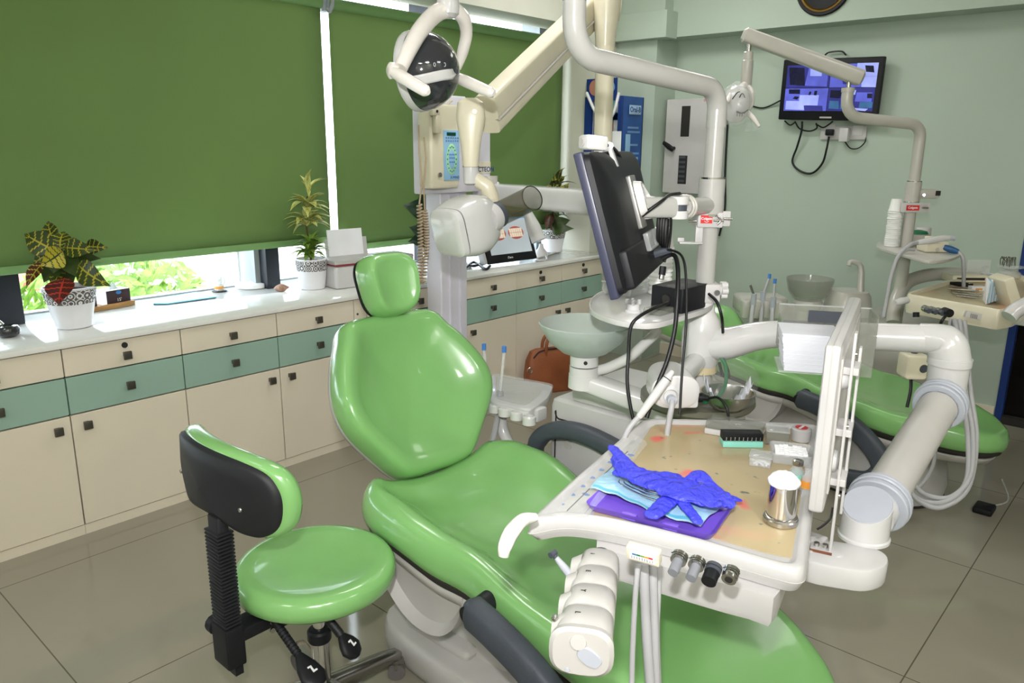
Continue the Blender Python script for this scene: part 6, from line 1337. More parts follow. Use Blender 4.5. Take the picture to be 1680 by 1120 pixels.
def finger(pts, r, nm='glove_finger'):
    b = B(); P_ = crom(pts, 6); R = []
    for i, p in enumerate(P_):
        d = (P_[min(i + 1, len(P_) - 1)] - P_[max(i - 1, 0)]).normalized(); s = V((-d.y, d.x, 0)).normalized(); n = s.cross(d); n = n if n.z > 0 else -n
        tt = i / (len(P_) - 1); k = r * (1 - .25 * tt) * (1 if tt < .9 else .75) * (1 + .07 * math.sin(i * 2.1))
        if i == len(P_) - 1: k *= .5
        R.append((p, s, n, k, k * .38, 2.2))
    b.loft(R, 18); return obj(nm, b, glovem, t3, sub=1, sharp=180)
finger([V((1.2578, 0.6754, 0.9550)), V((1.2072, 0.6786, 0.9500)), V((1.1657, 0.6756, 0.9460)), V((1.1358, 0.6777, 0.9440))], .021)
finger([V((1.2367, 0.6767, 0.9580)), V((1.2087, 0.6407, 0.9520)), V((1.1915, 0.6117, 0.9460)), V((1.1792, 0.5948, 0.9420))], .013)
finger([V((1.2683, 0.6684, 0.9600)), V((1.2589, 0.6432, 0.9560)), V((1.2530, 0.6230, 0.9520)), V((1.2514, 0.6157, 0.9500))], .018)
finger([V((1.3108, 0.6789, 0.9620)), V((1.3184, 0.6560, 0.9600)), V((1.3108, 0.6120, 0.9480)), V((1.3350, 0.5873, 0.9360))], .012)
finger([V((1.2907, 0.6813, 0.9640)), V((1.3318, 0.6800, 0.9680)), V((1.3173, 0.6488, 0.9600)), V((1.3129, 0.6196, 0.9500))], .012)
finger([V((1.2484, 0.7526, 0.9600)), V((1.2711, 0.8037, 0.9640)), V((1.3042, 0.8564, 0.9660)), V((1.3350, 0.8999, 0.9660))], .015, 'glove_cuff')
finger([V((1.2714, 0.8109, 0.9550)), V((1.2596, 0.8177, 0.9500)), V((1.2644, 0.8330, 0.9480))], .02, 'glove_cuff')
# steel cup with cotton wool
cp = V((1.3501, 0.5154, 0.9100)); cp = V((cp.x, cp.y, OZ)); dC = 1.245
t3 = thing('steel_cup', 'polished steel cup filled with cotton wool on the delivery table', 'cup', cp)
obj('cup_body', B().lathe([(.026, .010), (.0268, .014), (.0268, .074), (.0275, .078), (.0262, .078), (.0255, .072), (.0255, .05), (.001, .05)], cp, n=48), chrome, t3)
obj('base_ring', B().lathe([(.030, 0.0002), (.0325, .002), (.0325, .010), (.0305, .012), (.0305, .014), (.027, .016)], cp, n=48), steel, t3)
b = B(); rg = random.Random(9)
t4 = thing('cotton_wool', 'fluffy white cotton wool heaped in the steel cup', 'cotton', cp + Z * .0505)
R = []
for i in range(9):
    a = PI * i / 8; R.append([cp + V((math.cos(2 * PI * j / 26), math.sin(2 * PI * j / 26), 0)) * max(.0005, math.sin(a)) * (.030 if i < 5 else .0225) * (1 + rg.uniform(-.16, .18)) + Z * (.0800 + .024 * math.cos(a) + rg.uniform(-.002, .002)) for j in range(26)])
b.rings(R); obj('cotton_clump', b, cotton, t4, sub=1, sharp=180); t4['kind'] = 'stuff' if False else t4.get('kind', 'thing')
del t4['kind']
# boxes at the back of the table
def slab(pts, z0, z1, nm, m, par, r=.003):
    b = B(); b.prism([(p.x, p.y) for p in pts], z0, z1, r); return obj(nm, b, m, par)
def quadbox(fl_, fr_, depth, skew=None):
    x = fr_ - fl_; x.z = 0; L = x.length; x.normalize(); y = V((-x.y, x.x, 0)); return basis(V((fl_.x, fl_.y, OZ)), x, y), L
M, L = quadbox(V((1.6771, 0.8524, 0.9100)), V((1.7057, 0.7202, 0.9100)), 0)
t3 = thing('clear_lidded_case', 'long clear and white plastic case behind the bur block', 'case', M @ V((L / 2, .03, 0)))
obj('case_base', B().rbox((0, 0, .0003), (L, .065, .015), .003, M), white2, t3); obj('clear_lid', B().rbox((.001, .001, .0153), (L - .001, .064, .034), .004, M), smoke, t3)
M, L = quadbox(V((1.6235, 0.7739, 0.9100)), V((1.6856, 0.7018, 0.9100)), 0)
t3 = thing('bur_block', 'mint bur block with a black lid on the delivery table', 'bur block', M @ V((L / 2, .02, 0)))
obj('block_base', B().rbox((0, 0, .0003), (L, .036, .015), .002, M), mint, t3); obj('black_lid', B().rbox((0, .004, .0155), (L, .036, .034), .002, M), black, t3)
b = B()
for j in range(9):
    xj = L * (.08 + .105 * j)
    b.cyl(M @ V((xj, .0025, .012)), M @ V((xj, .0025, .026)), .0012, n=8)
obj('bur_row', b, steel, t3)
M, L = quadbox(V((1.5622, 0.6802, 0.9100)), V((1.5763, 0.6352, 0.9100)), 0)
t3 = thing('clear_pellet_box', 'small square clear box of white pellets left of the steel cup', 'box', M @ V((L / 2, .02, 0)))
obj('box_shell', B().rbox((0, 0, .0003), (L, .04, .022), .003, M), clearp, t3); obj('box_lid', B().rbox((-.002, -.002, .0223), (L + .002, .042, .027), .002, M), clearp, t3)
b = B(); rg = random.Random(3)
for j in range(26): p = M @ V((rg.uniform(.006, L - .006), rg.uniform(.006, .034), .0045)); b.lathe([(.0004, -.0035), (.003, -.0018), (.0035, 0), (.003, .0018), (.0004, .0035)], p, n=8)
pb_ = obj('pellets', b, paper, t3); pb_['kind'] = 'stuff'
M, L = quadbox(V((1.7158, 0.7094, 0.9100)), V((1.7388, 0.6618, 0.9100)), 0)
t3 = thing('clear_instrument_box', 'tall clear plastic box behind the tray of cotton rolls', 'box', M @ V((L / 2, .02, 0)))
obj('box_shell', B().rbox((0, 0, .0003), (L, .05, .030), .003, M), smoke, t3); obj('box_lid', B().rbox((-.001, -.001, .0303), (L + .001, .051, .036), .002, M), clearp, t3)
M, L = quadbox(V((1.6074, 0.6519, 0.9100)), V((1.6480, 0.5680, 0.9100)), 0)
t3 = thing('cotton_roll_box', 'clear box of white cotton rolls beside the film viewer', 'box', M @ V((L / 2, .04, 0)))
b = B(); R = []
for z, d in ((.0003, .004), (.024, .0), (.025, .001), (.0035, .006)): R.append([M @ V((L / 2 + x, .042 + y, z)) for x, y in rrect(L - 2 * d, .084 - 2 * d, .012)])
b.rings(R); obj('box_shell', b, clearp, t3)
roll0 = None
for j in range(5):
    for i in range(7):
        p = M @ V((.012 + (L - .024) * (i + .5) / 7, .012 + .060 * (j + .5) / 5, .019 + .002 * math.sin(i * 2.3 + j)))
        if roll0 is None:
            x_ = M.to_3x3() @ V((1, 0, 0)); b = B(); b.lathe([(.003, -.0055), (.0048, -.005), (.0048, .005), (.003, .0055)], p, x_, n=12); roll0 = tag(obj('cotton_roll', b, cotton, loc=p), 'one of the white cotton rolls in the clear box by the film viewer', 'cotton roll', 'cotton rolls in the clear box')
        else: dup(roll0, p)
c = V((1.7972, 0.6573, 0.9100)); c = V((c.x, c.y, OZ)); t3 = thing('round_pot', 'round white pot with a red printed lid, behind the film viewer', 'pot', c)
obj('pot_body', B().lathe([(.020, .0003), (.022, .002), (.022, .018)], c, n=32), white2, t3); pl_ = obj('pot_lid', B().lathe([(.0235, .0182), (.0235, .030), (.021, .033), (.001, .0332)], c, n=32), white2, t3)
b = B(); b.lathe([(.0150, 0), (.0148, .0006)], c + Z * .0333, n=28); rp = obj('red_roundel', b, redm, pl_); obj('roundel_band', B().box(c + V((-.013, -.003, .0340)), c + V((.013, .003, .0343))), paper, rp)
c = V((1.5205, 0.5558, 0.9100)); c = V((c.x, c.y, OZ)); t3 = thing('glass_vial', 'small medicine vial with an aluminium cap behind the steel cup', 'vial', c)
obj('vial_body', B().lathe([(.014, .0003), (.015, .002), (.015, .040), (.010, .048), (.009, .053)], c, n=28), clearp, t3); obj('vial_cap', B().lathe([(.0105, .052), (.011, .053), (.011, .061), (.009, .0625), (.001, .063)], c, n=28), steel, t3); obj('vial_label', B().cyl(c + Z * .014, c + Z * .034, .0153, n=28, cap=False), mint, t3)
c = V((1.4918, 0.5224, 0.9100)); c = V((c.x, c.y, OZ)); t3 = thing('clear_bottle', 'clear bottle with an orange label between the steel cup and the film viewer', 'bottle', c)
obj('bottle_body', B().lathe([(.011, .0003), (.0125, .002), (.0125, .044), (.007, .052), (.007, .06)], c, n=24), clearp, t3); obj('bottle_label', B().cyl(c + Z * .022, c + Z * .038, .0128, n=24, cap=False), orange, t3)

# ============================================================ operating lamp of the front chair
fwd = V((.745, .667, 0))
t = thing('operating_lamp', 'white operating lamp with dark visor and wrapped handles, above the backrest', 'dental lamp', V((1.5451, 1.7225, 1.7236)), 'operating lamps')
h0, h1 = V((1.6684, 1.7399, 2.1351)), V((1.6380, 1.7156, 1.9808)); h0 = V((h1.x, h1.y, h0.z))
obj('stem', B().cyl(h1 - Z * .005, h0, .031, n=32), white, t)
C0 = V((1.6237, 1.6708, 1.8200)); la = (cs * -.92 + Z * -.10 + fwd * .36).normalized(); lx, ly, _ = frame(la, (0, 0, 1)); 
if ly.z < 0: ly = -ly; lx = -lx
if lx.dot(fwd) > 0: sx_ = -1
else: sx_ = 1
def rad(h): return .112 * (1 - (1 - min(h, .125) / .125) ** 2.2) ** .5 if h < .125 else .112
prof = [(rad(h), h) for h in (.0, .002, .006, .014, .026, .042, .062, .085, .105, .120)]
vz = obj('visor', B().lathe(prof, C0, la, n=44, up=ly), visor, t, sharp=60)
obj('shell', B().lathe([(rad(.115) + .001, .112), (.1125, .120), (.1130, .128), (.111, .138), (.106, .142), (.101, .138), (.06, .128), (.001, .126)], C0, la, n=44, up=ly), white, t, sharp=50)
obj('lens', B().lathe([(.100, .1395), (.001, .1400)], C0, la, n=40, up=ly), clearp, t)
b = B()
def bandp(u, v):
    h = .002 + .103 * u; r = rad(h) + .0015; y = -.040 + .026 * v + .018 * (u - .5) ** 2 - .016 * u; y = max(-r * .999, y); return C0 + la * h + ly * y + lx * sx_ * math.sqrt(max(r * r - y * y, 0))
b.sheet(bandp, 20, 5); obj('white_band', b, white, t, solid=.003)
b = B()
for k in (-1, 1): 
    p = C0 + la * .012; r = rad(.012) + .001; y = .012; b.tube([C0 + la * (.02 + .018 * k * .5 + .003 * math.cos(a)) + ly * (.0 + .005 * math.sin(a)) + lx * sx_ * (rad(.02 + .009 * k) + .002) for a in [j * PI / 5 for j in range(10)]], .0006, n=5, sub=2, closed=True)
obj('sensor_icons', b, paper, vz)
yk = obj('yoke', B().tube([V((1.6495, 1.7027, 1.9809)), V((1.5983, 1.7214, 1.9604)), V((1.5261, 1.7057, 1.9096)), V((1.4656, 1.6887, 1.8494)), V((1.4278, 1.6813, 1.7994))], [.022, .025, .024, .022, .019], n=16), wrapm, t)
obj('yoke_arm', B().tube([V((1.6461, 1.7066, 1.9809)), V((1.6915, 1.7087, 1.9573)), V((1.7198, 1.7249, 1.9203)), V((1.7256, 1.7466, 1.8716)), V((1.7208, 1.7656, 1.8259))], [.021, .02, .018, .017, .012], n=16), wrapm, yk)
obj('hub', B().lathe([(.02, -.028), (.032, -.018), (.034, .0), (.031, .018)], h1, n=28), white, t)
obj('pivot_cap', B().lathe([(.012, -.012), (.022, -.006), (.022, .008), (.014, .014)], V((1.4204, 1.7029, 1.7939)), cs * -.8 - fwd * .6, n=24), wrapm, t)
for p, q in ((V((1.4073, 1.6848, 1.7889)), V((1.4123, 1.5666, 1.7368))), (V((1.6759, 1.7275, 1.7967)), V((1.6772, 1.5833, 1.7470)))):
    p, q = V(p), V(q); d = (q - p).normalized(); obj('handle', B().tube([p, p.lerp(q, .3), p.lerp(q, .8), q, q + d * .012], [.015, .0175, .0165, .0155, .007], n=16, sub=4), wrapm, t)

# ============================================================ the far dental unit
SZ_ = 1.118
Q = V((4.3047, 1.1443, 1.4474)); Q = V((Q.x, Q.y, 0))
def P2_(z): return V((Q.x, Q.y, z))
def zq(y): return 0
zA, zB = V((4.3042, 1.1438, 1.4444)).z, V((4.2863, 1.1268, 1.3465)).z
t = thing('dental_unit', 'far dental unit by the mint wall, with its own pole, cups and shelf', 'dental unit', (Q.x + .2, Q.y + .1190, 0), 'dental units'); U2 = t
b = B(); b.rbox((Q.x + .06, Q.y - .25, 0), (Q.x + .44, Q.y + .62, .72), .03); obj('base_cabinet', b, offw, t)
obj('column', B().cyl(P2_(.70), P2_(1.12), .0309), offw, t)
obj('lower_pole', B().cyl(P2_(1.11), P2_(zB), .0286), offw, t)
tee = obj('tee_collar', B().cyl(P2_(zB), P2_(zA), .0369), offw, t)
for z in (zB - .0036, zA): obj('chrome_ring', B().cyl(P2_(z - .0024), P2_(z + .0048), .0357), chrome, tee)
LB = V((3.9712, 1.4013, 1.8678)); LB = V((LB.x, LB.y, 0)); zb1, zb2 = V((4.3671, 1.1787, 1.7234)).z, V((3.9763, 1.3497, 1.7464)).z
dl = (LB - Q); ll = dl.length; dl.normalize(); pp = [P2_(zA), P2_(zb1 - .1190)]
for k in range(7): a = k / 6 * PI / 2; pp.append(P2_(zb1 - .0654) + dl * .0654 * (1 - math.cos(a)) + Z * .0654 * math.sin(a))
for k in range(7): a = k / 6 * PI / 2; pp.append(LB - dl * .0833 * (1 - math.sin(a)) + Z * (zb2 + .0833 * (1 - math.cos(a))))
zt = V((3.9732, 1.4033, 1.8791)).z; pp.append(LB + Z * zt)
lp = obj('lamp_pipe', B().tube(pp, .0268, n=24, smooth=False), offw, t)
obj('pipe_collar', B().cyl(LB + Z * (zt - .0143), LB + Z * (zt + .0048), .0303), offw, lp); obj('arm_pin', B().cyl(LB + Z * zt, LB + Z * (zt + .0595), .0107), steel, lp)
b0, b1 = V((LB.x, LB.y, 0)), V((3.6800, 1.7841, 2.1154)); b0.z = V((3.9953, 1.4043, 1.9472)).z; d_ = (b1 - b0).normalized(); s_ = d_.cross(Z).normalized(); n_ = s_.cross(d_)
obj('lamp_spring_arm', B().loft([(b0 - d_ * .0654, s_, n_, .0190, .0238, 4), (b0 - d_ * .0535, s_, n_, .0321, .0369, 5), (b1 + d_ * .0238, s_, n_, .0297, .0333, 5), (b1 + d_ * .0357, s_, n_, .0178, .0214, 4)], 24), offw, t)
sb = V((4.2912, 1.0993, 1.3867)); k = obj('side_bracket', B().rbox((0, -.0238, -.0286), (.1249, .0238, .0262), .0119, basis(P2_(V((4.2974, 1.1289, 1.3851)).z), cs, Z) @ Matrix.Rotation(0, 4, 'X')), offw, t)
obj('bracket_bolt', B().cyl(V((4.2594, 1.0794, 1.3829)), V((4.2983, 1.0892, 1.3809)), .0071), steel, k); obj('bracket_slot', B().box((.1012, -.0071, .0232), (.1261, .0167, .0276), basis(P2_(V((4.2974, 1.1289, 1.3851)).z), cs, Z)), gap, k)
zc = V((4.2485, 1.1215, 1.3185)).z; M = basis(P2_(zc), cs, Z)
k = obj('cup_holder_clamp', B().rbox((-.0654, -.0238, .0238), (.0774, .0238, .0381), .0024, M), white2, t, label='white clamp with a red toothpaste label'); obj('red_label', B().box((-.0416, -.0143, .0383), (.0238, .0119, .0393), M), redm, k)
text('brand_print', 'Colgate', .0155, M @ V((-.0095, .0000, .0395)), cs, Z, paper, k, bold=True); obj('wing_screw', B().cyl(M @ V((.0357, 0, .0428)), M @ V((.0654, 0, .0428)), .0048, n=10), steel, k)
SH = [V((4.3221, 1.2920, 1.1180)), V((4.1497, 1.2148, 1.1180)), V((3.9307, 1.0232, 1.1180)), V((3.8205, 0.9092, 1.1180)), V((3.9799, 0.8602, 1.1180)), V((4.2594, 0.8797, 1.1180)), V((4.5242, 0.9865, 1.1180)), V((4.7189, 1.2151, 1.1180)), V((4.5295, 1.3185, 1.1180))]
obj('shelf', B().prism([(p.x, p.y) for p in crom(SH, 5, True)], SZ_ - .0143, SZ_, .0036), offw, t)
obj('feed_pipe', B().tube([V((4.1729, 1.1184, 0.7423)), V((4.2541, 1.1402, 0.8481)), V((4.3570, 1.1287, 0.9258)), V((4.4668, 1.0735, 0.9580)), V((4.5852, 0.9805, 0.9647)), V((4.6805, 0.8707, 0.9565))], .0345, n=24), offw, t)
# far spittoon
bc = V((4.2563, 1.5944, 0.7857))
obj('spittoon_bowl', B().lathe([(.0595, 0), (.0833, .0095), (.1107, .0476), (.1238, .1012), (.1261, .1214), (.1214, .1238), (.1178, .1012), (.1047, .0535), (.0774, .0167), (.0024, .0119)], bc, n=44), smoke, t, label='smoky glass spittoon bowl')
obj('bowl_base', B().lathe([(.0595, -.0595), (.0774, -.0143), (.0714, .0012)], bc, n=32), offw, t)
sb = V((4.3553, 1.4140, 0.7005)); obj('spittoon_body', B().loft([(V((sb.x, sb.y, .72)), cs, fwd, .1190, .1190, 3), (V((sb.x, sb.y, V((4.3779, 1.4356, 0.8246)).z)), cs, fwd, .1047, .1071, 3), (V((sb.x, sb.y, V((4.3826, 1.4402, 0.8507)).z)), cs, fwd, .0892, .0952, 3)], 28), offw, t)
obj('faucet', B().tube([V((4.3617, 1.3531, 0.8039)), V((4.3797, 1.3657, 0.8909)), V((4.3936, 1.3745, 0.9553)), V((4.3934, 1.3880, 0.9907)), V((4.3780, 1.4101, 1.0033)), V((4.3625, 1.4274, 1.0031)), V((4.3546, 1.4290, 0.9837))], [.0202, .0178, .0161, .0155, .0143, .0131, .0119], n=14), offw, t)
obj('spittoon_support', B().cyl(bc - Z * .2, bc - Z * .0357, .0595), offw, t)
# its assistant tray with suction tips
hc = V((4.1925, 1.8307, 0.7340))
t2 = thing('assistant_tray', 'off-white instrument holder of the far unit, seen left of its glass bowl', 'instrument tray', V((hc.x, hc.y, 0)), "assistants' trays")
M = basis(hc, cs, Z); obj('tray', B().rbox((-.1190, -.0595, -.1904), (.1547, .0416, .0000), .0238, M), offw, t2)
for x in (-.1012, -.0416, .0178, .0774): obj('instrument_holder', B().rbox((x - .0238, -.0714, -.0000), (x + .0238, .0357, .0595), .0143, M), offw, t2)
obj('bent_arm', B().tube([hc - Z * .0476 + fwd * .0952, hc - Z * .2 + fwd * .1190, V((hc.x + .0595, hc.y, .45)), V((hc.x + .0238, hc.y - .0238, .0006))], .0262, n=14), offw, t2)
for k, (a, c, e, lb, tip) in enumerate(((V((4.2243, 1.8155, 0.8868)), V((4.1625, 1.8162, 0.8036)), V((4.1016, 1.7887, 0.6484)), 'suction tube with a blue tip in the far holder, tallest', 1), (V((4.1940, 1.7682, 0.8682)), V((4.1517, 1.7490, 0.7862)), V((4.0980, 1.7240, 0.6592)), 'suction tube with a blue tip in the far holder, rightmost', 1), (V((4.1002, 1.8679, 0.8538)), V((4.0820, 1.8330, 0.8018)), V((4.0212, 1.8097, 0.6583)), 'dark syringe tip standing in the far holder, leftmost', 0))):
    t3 = thing('suction_tube', lb, 'suction tube', c, 'suction tubes at the far unit'); obj('straw', B().cyl(a, c, .0071, n=10), hose if tip else dmetal, t3)
    if tip: obj('blue_tip', B().cyl(a - Z * .0024, a + Z * .0238, .0095), tiptip, t3)
    obj('handle', B().cyl(c + Z * .0119, c - Z * .0595, .0155), mgrey, t3); obj('hose', B().tube([c - Z * .0476, e, e - Z * .1785], .0119, n=10), hose, t3)
# lamp of the far unit, wrapped and with a drawn face
t = thing('operating_lamp', 'white far operating lamp wrapped in film with a face drawn on it', 'dental lamp', V((3.5638, 1.7652, 1.7211)), 'operating lamps')
a0 = V((b1.x, b1.y, b1.z - .0238)); zt_, zb_ = V((3.6658, 1.7745, 2.0478)).z, V((3.6371, 1.7471, 1.8903)).z; T_ = V((b1.x, b1.y, 0))
obj('pin', B().cyl(T_ + Z * zt_, T_ + Z * (b1.z), .0107), steel, t); st_ = obj('stem', B().lathe([(.0238, zb_), (.0268, zb_ + .0048), (.0268, zt_ - .0416), (.0232, zt_ - .0381), (.0232, zt_ - .0048), (.0190, zt_)], T_, n=24), offw, t)
HC = V((3.5811, 1.7778, 1.8055))
b = B(); b.lathe([(.0012, -.0892), (.0297, -.0833), (.0559, -.0535), (.0666, -.0119), (.0643, .0238), (.0500, .0595), (.0262, .0785), (.0012, .0833)], HC, Z, n=36, sx=1.0, sy=.8); hd_ = obj('lamp_head', b, white, t)
hx_, hy_, hz_ = cs, Z, -fwd
def onhead(x, y):
    r = math.sqrt(max(.0000, 1 - (y / .0881) ** 2)) * .0666; z = math.sqrt(max(0, r * r - x * x)) * .98; return HC + cs * x + Z * y + hz_ * (z + .0012)
b = B(); b.tube([onhead(-.0357 + .0333 * u, .0167 + .0381 * math.sin(PI * .5 * u) - .0048 * u) for u in (0, .25, .5, .75, 1)], .0026, n=6)
obj('drawn_eyebrow', b, gap, hd_)
b = B(); b.tube([onhead(-.0048 + .0262 * u, .0238 + .0190 * math.sin(PI * u)) for u in (0, .25, .5, .75, 1)], .0024, n=6); obj('drawn_eye', b, gap, hd_)
b = B(); b.tube([onhead(-.0119 + .0571 * u, -.0381 - .0119 * math.sin(PI * u) + .0095 * u) for u in (0, .2, .4, .6, .8, 1)], [.0042, .0036, .0033, .0031, .0026, .0018], n=6); obj('drawn_mouth', b, gap, hd_)
b = B()
for j in range(4): x = -.0071 + .0119 * j; b.tube([onhead(x, -.0405), onhead(x + .0012, -.0595)], .0014, n=5, smooth=False)
obj('drawn_teeth', b, gap, hd_)
obj('yoke', B().tube([T_ + Z * (zb_ + .0119), V((3.6031, 1.7787, 1.8731)), V((3.5501, 1.7907, 1.8459)), V((3.5050, 1.7897, 1.8080))], [.0167, .0155, .0131, .0107], n=14), wrapm, t); obj('yoke_arm', B().tube([T_ + Z * (zb_ + .0059), V((3.6634, 1.7448, 1.8640)), V((3.6797, 1.7450, 1.8145)), V((3.6617, 1.7522, 1.7801))], [.0143, .0119, .0107, .0095], n=12), wrapm, t)
b = B(); b.lathe([(.0143, .1012), (.0595, .0714), (.0750, .0119), (.0714, -.0476), (.0500, -.0904), (.0119, -.1047)], HC, Z, n=28, sy=.85); obj('film_wrap', b, film, hd_)
obj('handle', B().tube([V((3.6088, 1.7320, 1.7665)), V((3.5995, 1.6944, 1.7377)), V((3.5879, 1.6553, 1.6982))], [.0143, .0119, .0071], n=12), wrapm, t); obj('film_tail', B().sheet(lambda u, v: V((3.6173, 1.7161, 1.7498)).lerp(V((3.5847, 1.7250, 1.6764)), v).lerp(V((3.6085, 1.6633, 1.6821)), u * v) + fwd * .0119 * math.sin(9 * u + 3 * v), 8, 8), film, t)

# ---- things on the far shelf
cc = V((4.2667, 1.2031, 1.1180)); random.seed(5); CUP[0] = .95
cup_stack(V((cc.x, cc.y, 1.1185)), 19, .0098, 'paper cups on the far shelf', ('lowest paper cup of the tall stack on the far shelf', 'white paper cup in the middle of the tall stack on the far shelf', 'topmost paper cup of the tall stack on the far shelf'))
SZ = 1.1185
o = V((4.1841, 0.9852, 1.1180)); M = basis(V((o.x, o.y, SZ)), cs, fwd)
t = thing('scaler_box', 'cream ultrasonic scaler box on the front of the far shelf', 'scaler', V((o.x, o.y, SZ)))
sb = obj('box', B().rbox((-.0571, -.0357, .0004), (.0571, .0595, .0500), .0095, M), cream, t); obj('box_button', B().lathe([(.0095, 0), (.0083, .0024)], M @ V((0, -.0357, .0143)), -fwd, n=14), offw, sb); obj('cradle', B().rbox((-.0357, .0000, .0502), (.0000, .0357, .0738), .0071, M), cream, t)
obj('blue_connector', B().tube([V((4.1847, 0.9432, 1.1455)), V((4.1939, 0.9122, 1.1358)), V((4.2018, 0.8811, 1.1262))], [.0143, .0167, .0119], n=12), tealblue, t); obj('supply_lead', B().tube([V((4.2004, 0.8838, 1.1290)), V((4.1973, 0.8586, 1.1024)), V((4.1919, 0.8454, 1.0515)), V((4.2158, 0.8385, 0.9606))], .0089, n=10), hose, t)
t = thing('scaler_handpiece', 'white scaler handpiece with a grey end lying across the scaler box', 'handpiece', V((4.1239, 0.9661, 1.1693)))
obj('handpiece_body', B().tube([V((4.0655, 1.0313, 1.1686)), V((4.1002, 0.9958, 1.1775)), V((4.1470, 0.9478, 1.1893)), V((4.1709, 0.9222, 1.1925))], [.0119, .0155, .0155, .0119], n=14), white, t); obj('grey_end', B().cyl(V((4.1709, 0.9222, 1.1925)), V((4.1879, 0.9022, 1.1898)), .0113), mgrey, t)
obj('hose', B().tube([V((4.0699, 1.0275, 1.1714)), V((4.0120, 1.0508, 1.1598)), V((3.9680, 1.0808, 1.1087)), V((3.9313, 1.0899, 1.0241)), V((3.8999, 1.0879, 0.9255)), V((3.8704, 1.0837, 0.8269))], .0089, n=10), hose, t); obj('spare_hose', B().tube([V((4.0758, 1.0430, 1.1315)), V((4.0193, 1.0679, 1.1284)), V((3.9808, 1.0916, 1.0771)), V((3.9369, 1.0980, 0.9636)), V((3.8945, 1.0898, 0.8162))], .0059, n=10), hose, t)
t = thing('tape_roll', 'green topped round roll behind the scaler box on the far shelf', 'roll', V((4.4212, 1.1229, 1.1180))); o = V((4.4212, 1.1229, 1.1180)); o = V((o.x, o.y, SZ))
obj('roll_body', B().lathe([(.0476, .0004), (.0500, .0036), (.0500, .0571), (.0428, .0595)], o, n=28), offw, t); obj('roll_top', B().lathe([(.0482, .0597), (.0405, .0726), (.0119, .0785), (.0012, .0785)], o, n=28), greenc, t)
o = V((4.5275, 1.0918, 1.1180)); o = V((o.x + .0952, o.y + .0595, SZ)); tag(obj('jar', B().lathe([(.0357, .0004), (.0381, .0036), (.0393, .0714), (.0357, .0762), (.0012, .0762)], o, n=28), white2), 'round white lid at the back of the far shelf', 'lid')

# ============================================================ far delivery table
t = DT2 = thing('delivery_table', 'cream instrument table of the far unit at the right edge', 'delivery table', V((3.5145, 0.6418, 0.9500)), 'delivery tables')
R2 = [V((3.7317, 0.9710, 0.9750)), V((3.6716, 0.7698, 0.9750)), V((3.6100, 0.5777, 0.9750)), V((3.7332, 0.5392, 0.9750)), V((4.4114, 0.5242, 0.9750)), V((4.8349, 0.7248, 0.9750)), V((4.2850, 0.9231, 0.9750))]
pc = [V((p.x, p.y, 0)) for p in R2]; c0 = sum(pc, V()) / len(pc)
def fil(s, z): 
    P_ = []
    n = len(pc)
    for i in range(n):
        a, m, e = pc[i - 1], pc[i], pc[(i + 1) % n]; r = .12 if i not in (1,) else .3
        for u in (0, .33, .67, 1): q = m.lerp(a, r) * (1 - u) ** 2 + m * 2 * u * (1 - u) + m.lerp(e, r) * u * u; P_.append(V((c0.x + (q.x - c0.x) * s, c0.y + (q.y - c0.y) * s, z)))
    return P_
b = B(); b.rings([fil(.93, .885), fil(.99, .89), fil(1.0, .905), fil(1.0, .965), fil(.985, .975), fil(.955, .973), fil(.94, .955)]); tt = obj('table_top', b, cream, t)
b = B(); b.rings([fil(.93, .9552), fil(.93, .9565)]); obj('work_mat', b, tanm, tt)
for x, m_ in ((V((3.1911, 0.7402, 1.0142)), mgrey), (V((3.2072, 0.7205, 1.0099)), mgrey), (V((3.2233, 0.7009, 1.0057)), mgrey)):
    kb = obj('control_knob', B().cyl(x + fwd * .03, x - fwd * .008 - Z * .004, .0095, n=16), dgrey, t); obj('knob_ring', B().cyl(x + fwd * .03, x + fwd * .008, .013, n=16), steel, kb)
p = V((3.2288, 0.6793, 1.0057)); obj('black_plug', B().cyl(p + fwd * .03, p - fwd * .01, .016, n=14), black, t); obj('plug_lead', B().tube([p, V((3.1866, 0.6870, 0.9830)), V((3.2277, 0.7016, 0.9385)), V((3.2725, 0.7073, 0.8816))], .006, n=8), cablem, t)
a0, a1 = V((3.2851, 0.6294, 0.9997)), V((3.3112, 0.5970, 0.9911)); M = basis((a0 + a1) / 2 - fwd * .0, (a1 - a0), Z); obj('label_plate', B().rbox((-.03, -.012, -.003), (.03, .012, .012), .002, M), lgrey, t); text('label_print', '||||||', .018, M @ V((0, 0, .0125)), (a1 - a0), Z, gap, t)
obj('side_handle', B().tube([V((3.3048, 0.8477, 1.0211)), V((3.2664, 0.8593, 1.0199)), V((3.2385, 0.8732, 1.0147))], [.014, .015, .011], n=12), white, t); obj('rubber_foot', B().cyl(V((3.2881, 0.8046, 0.9805)), V((3.2848, 0.8014, 0.9619)), .012), black, t)
obj('table_arm', B().rbox(V((c0.x + .0, c0.y - .55, .84)), V((c0.x + .16, c0.y - .02, .884)), .01), white, t)
ab = V((3.4123, 0.5126, 0.9857)); obj('arm_link', B().tube([ab, V((3.4373, 0.4948, 1.0129)), V((3.4934, 0.4458, 1.0495))], .03, n=14), white, t)
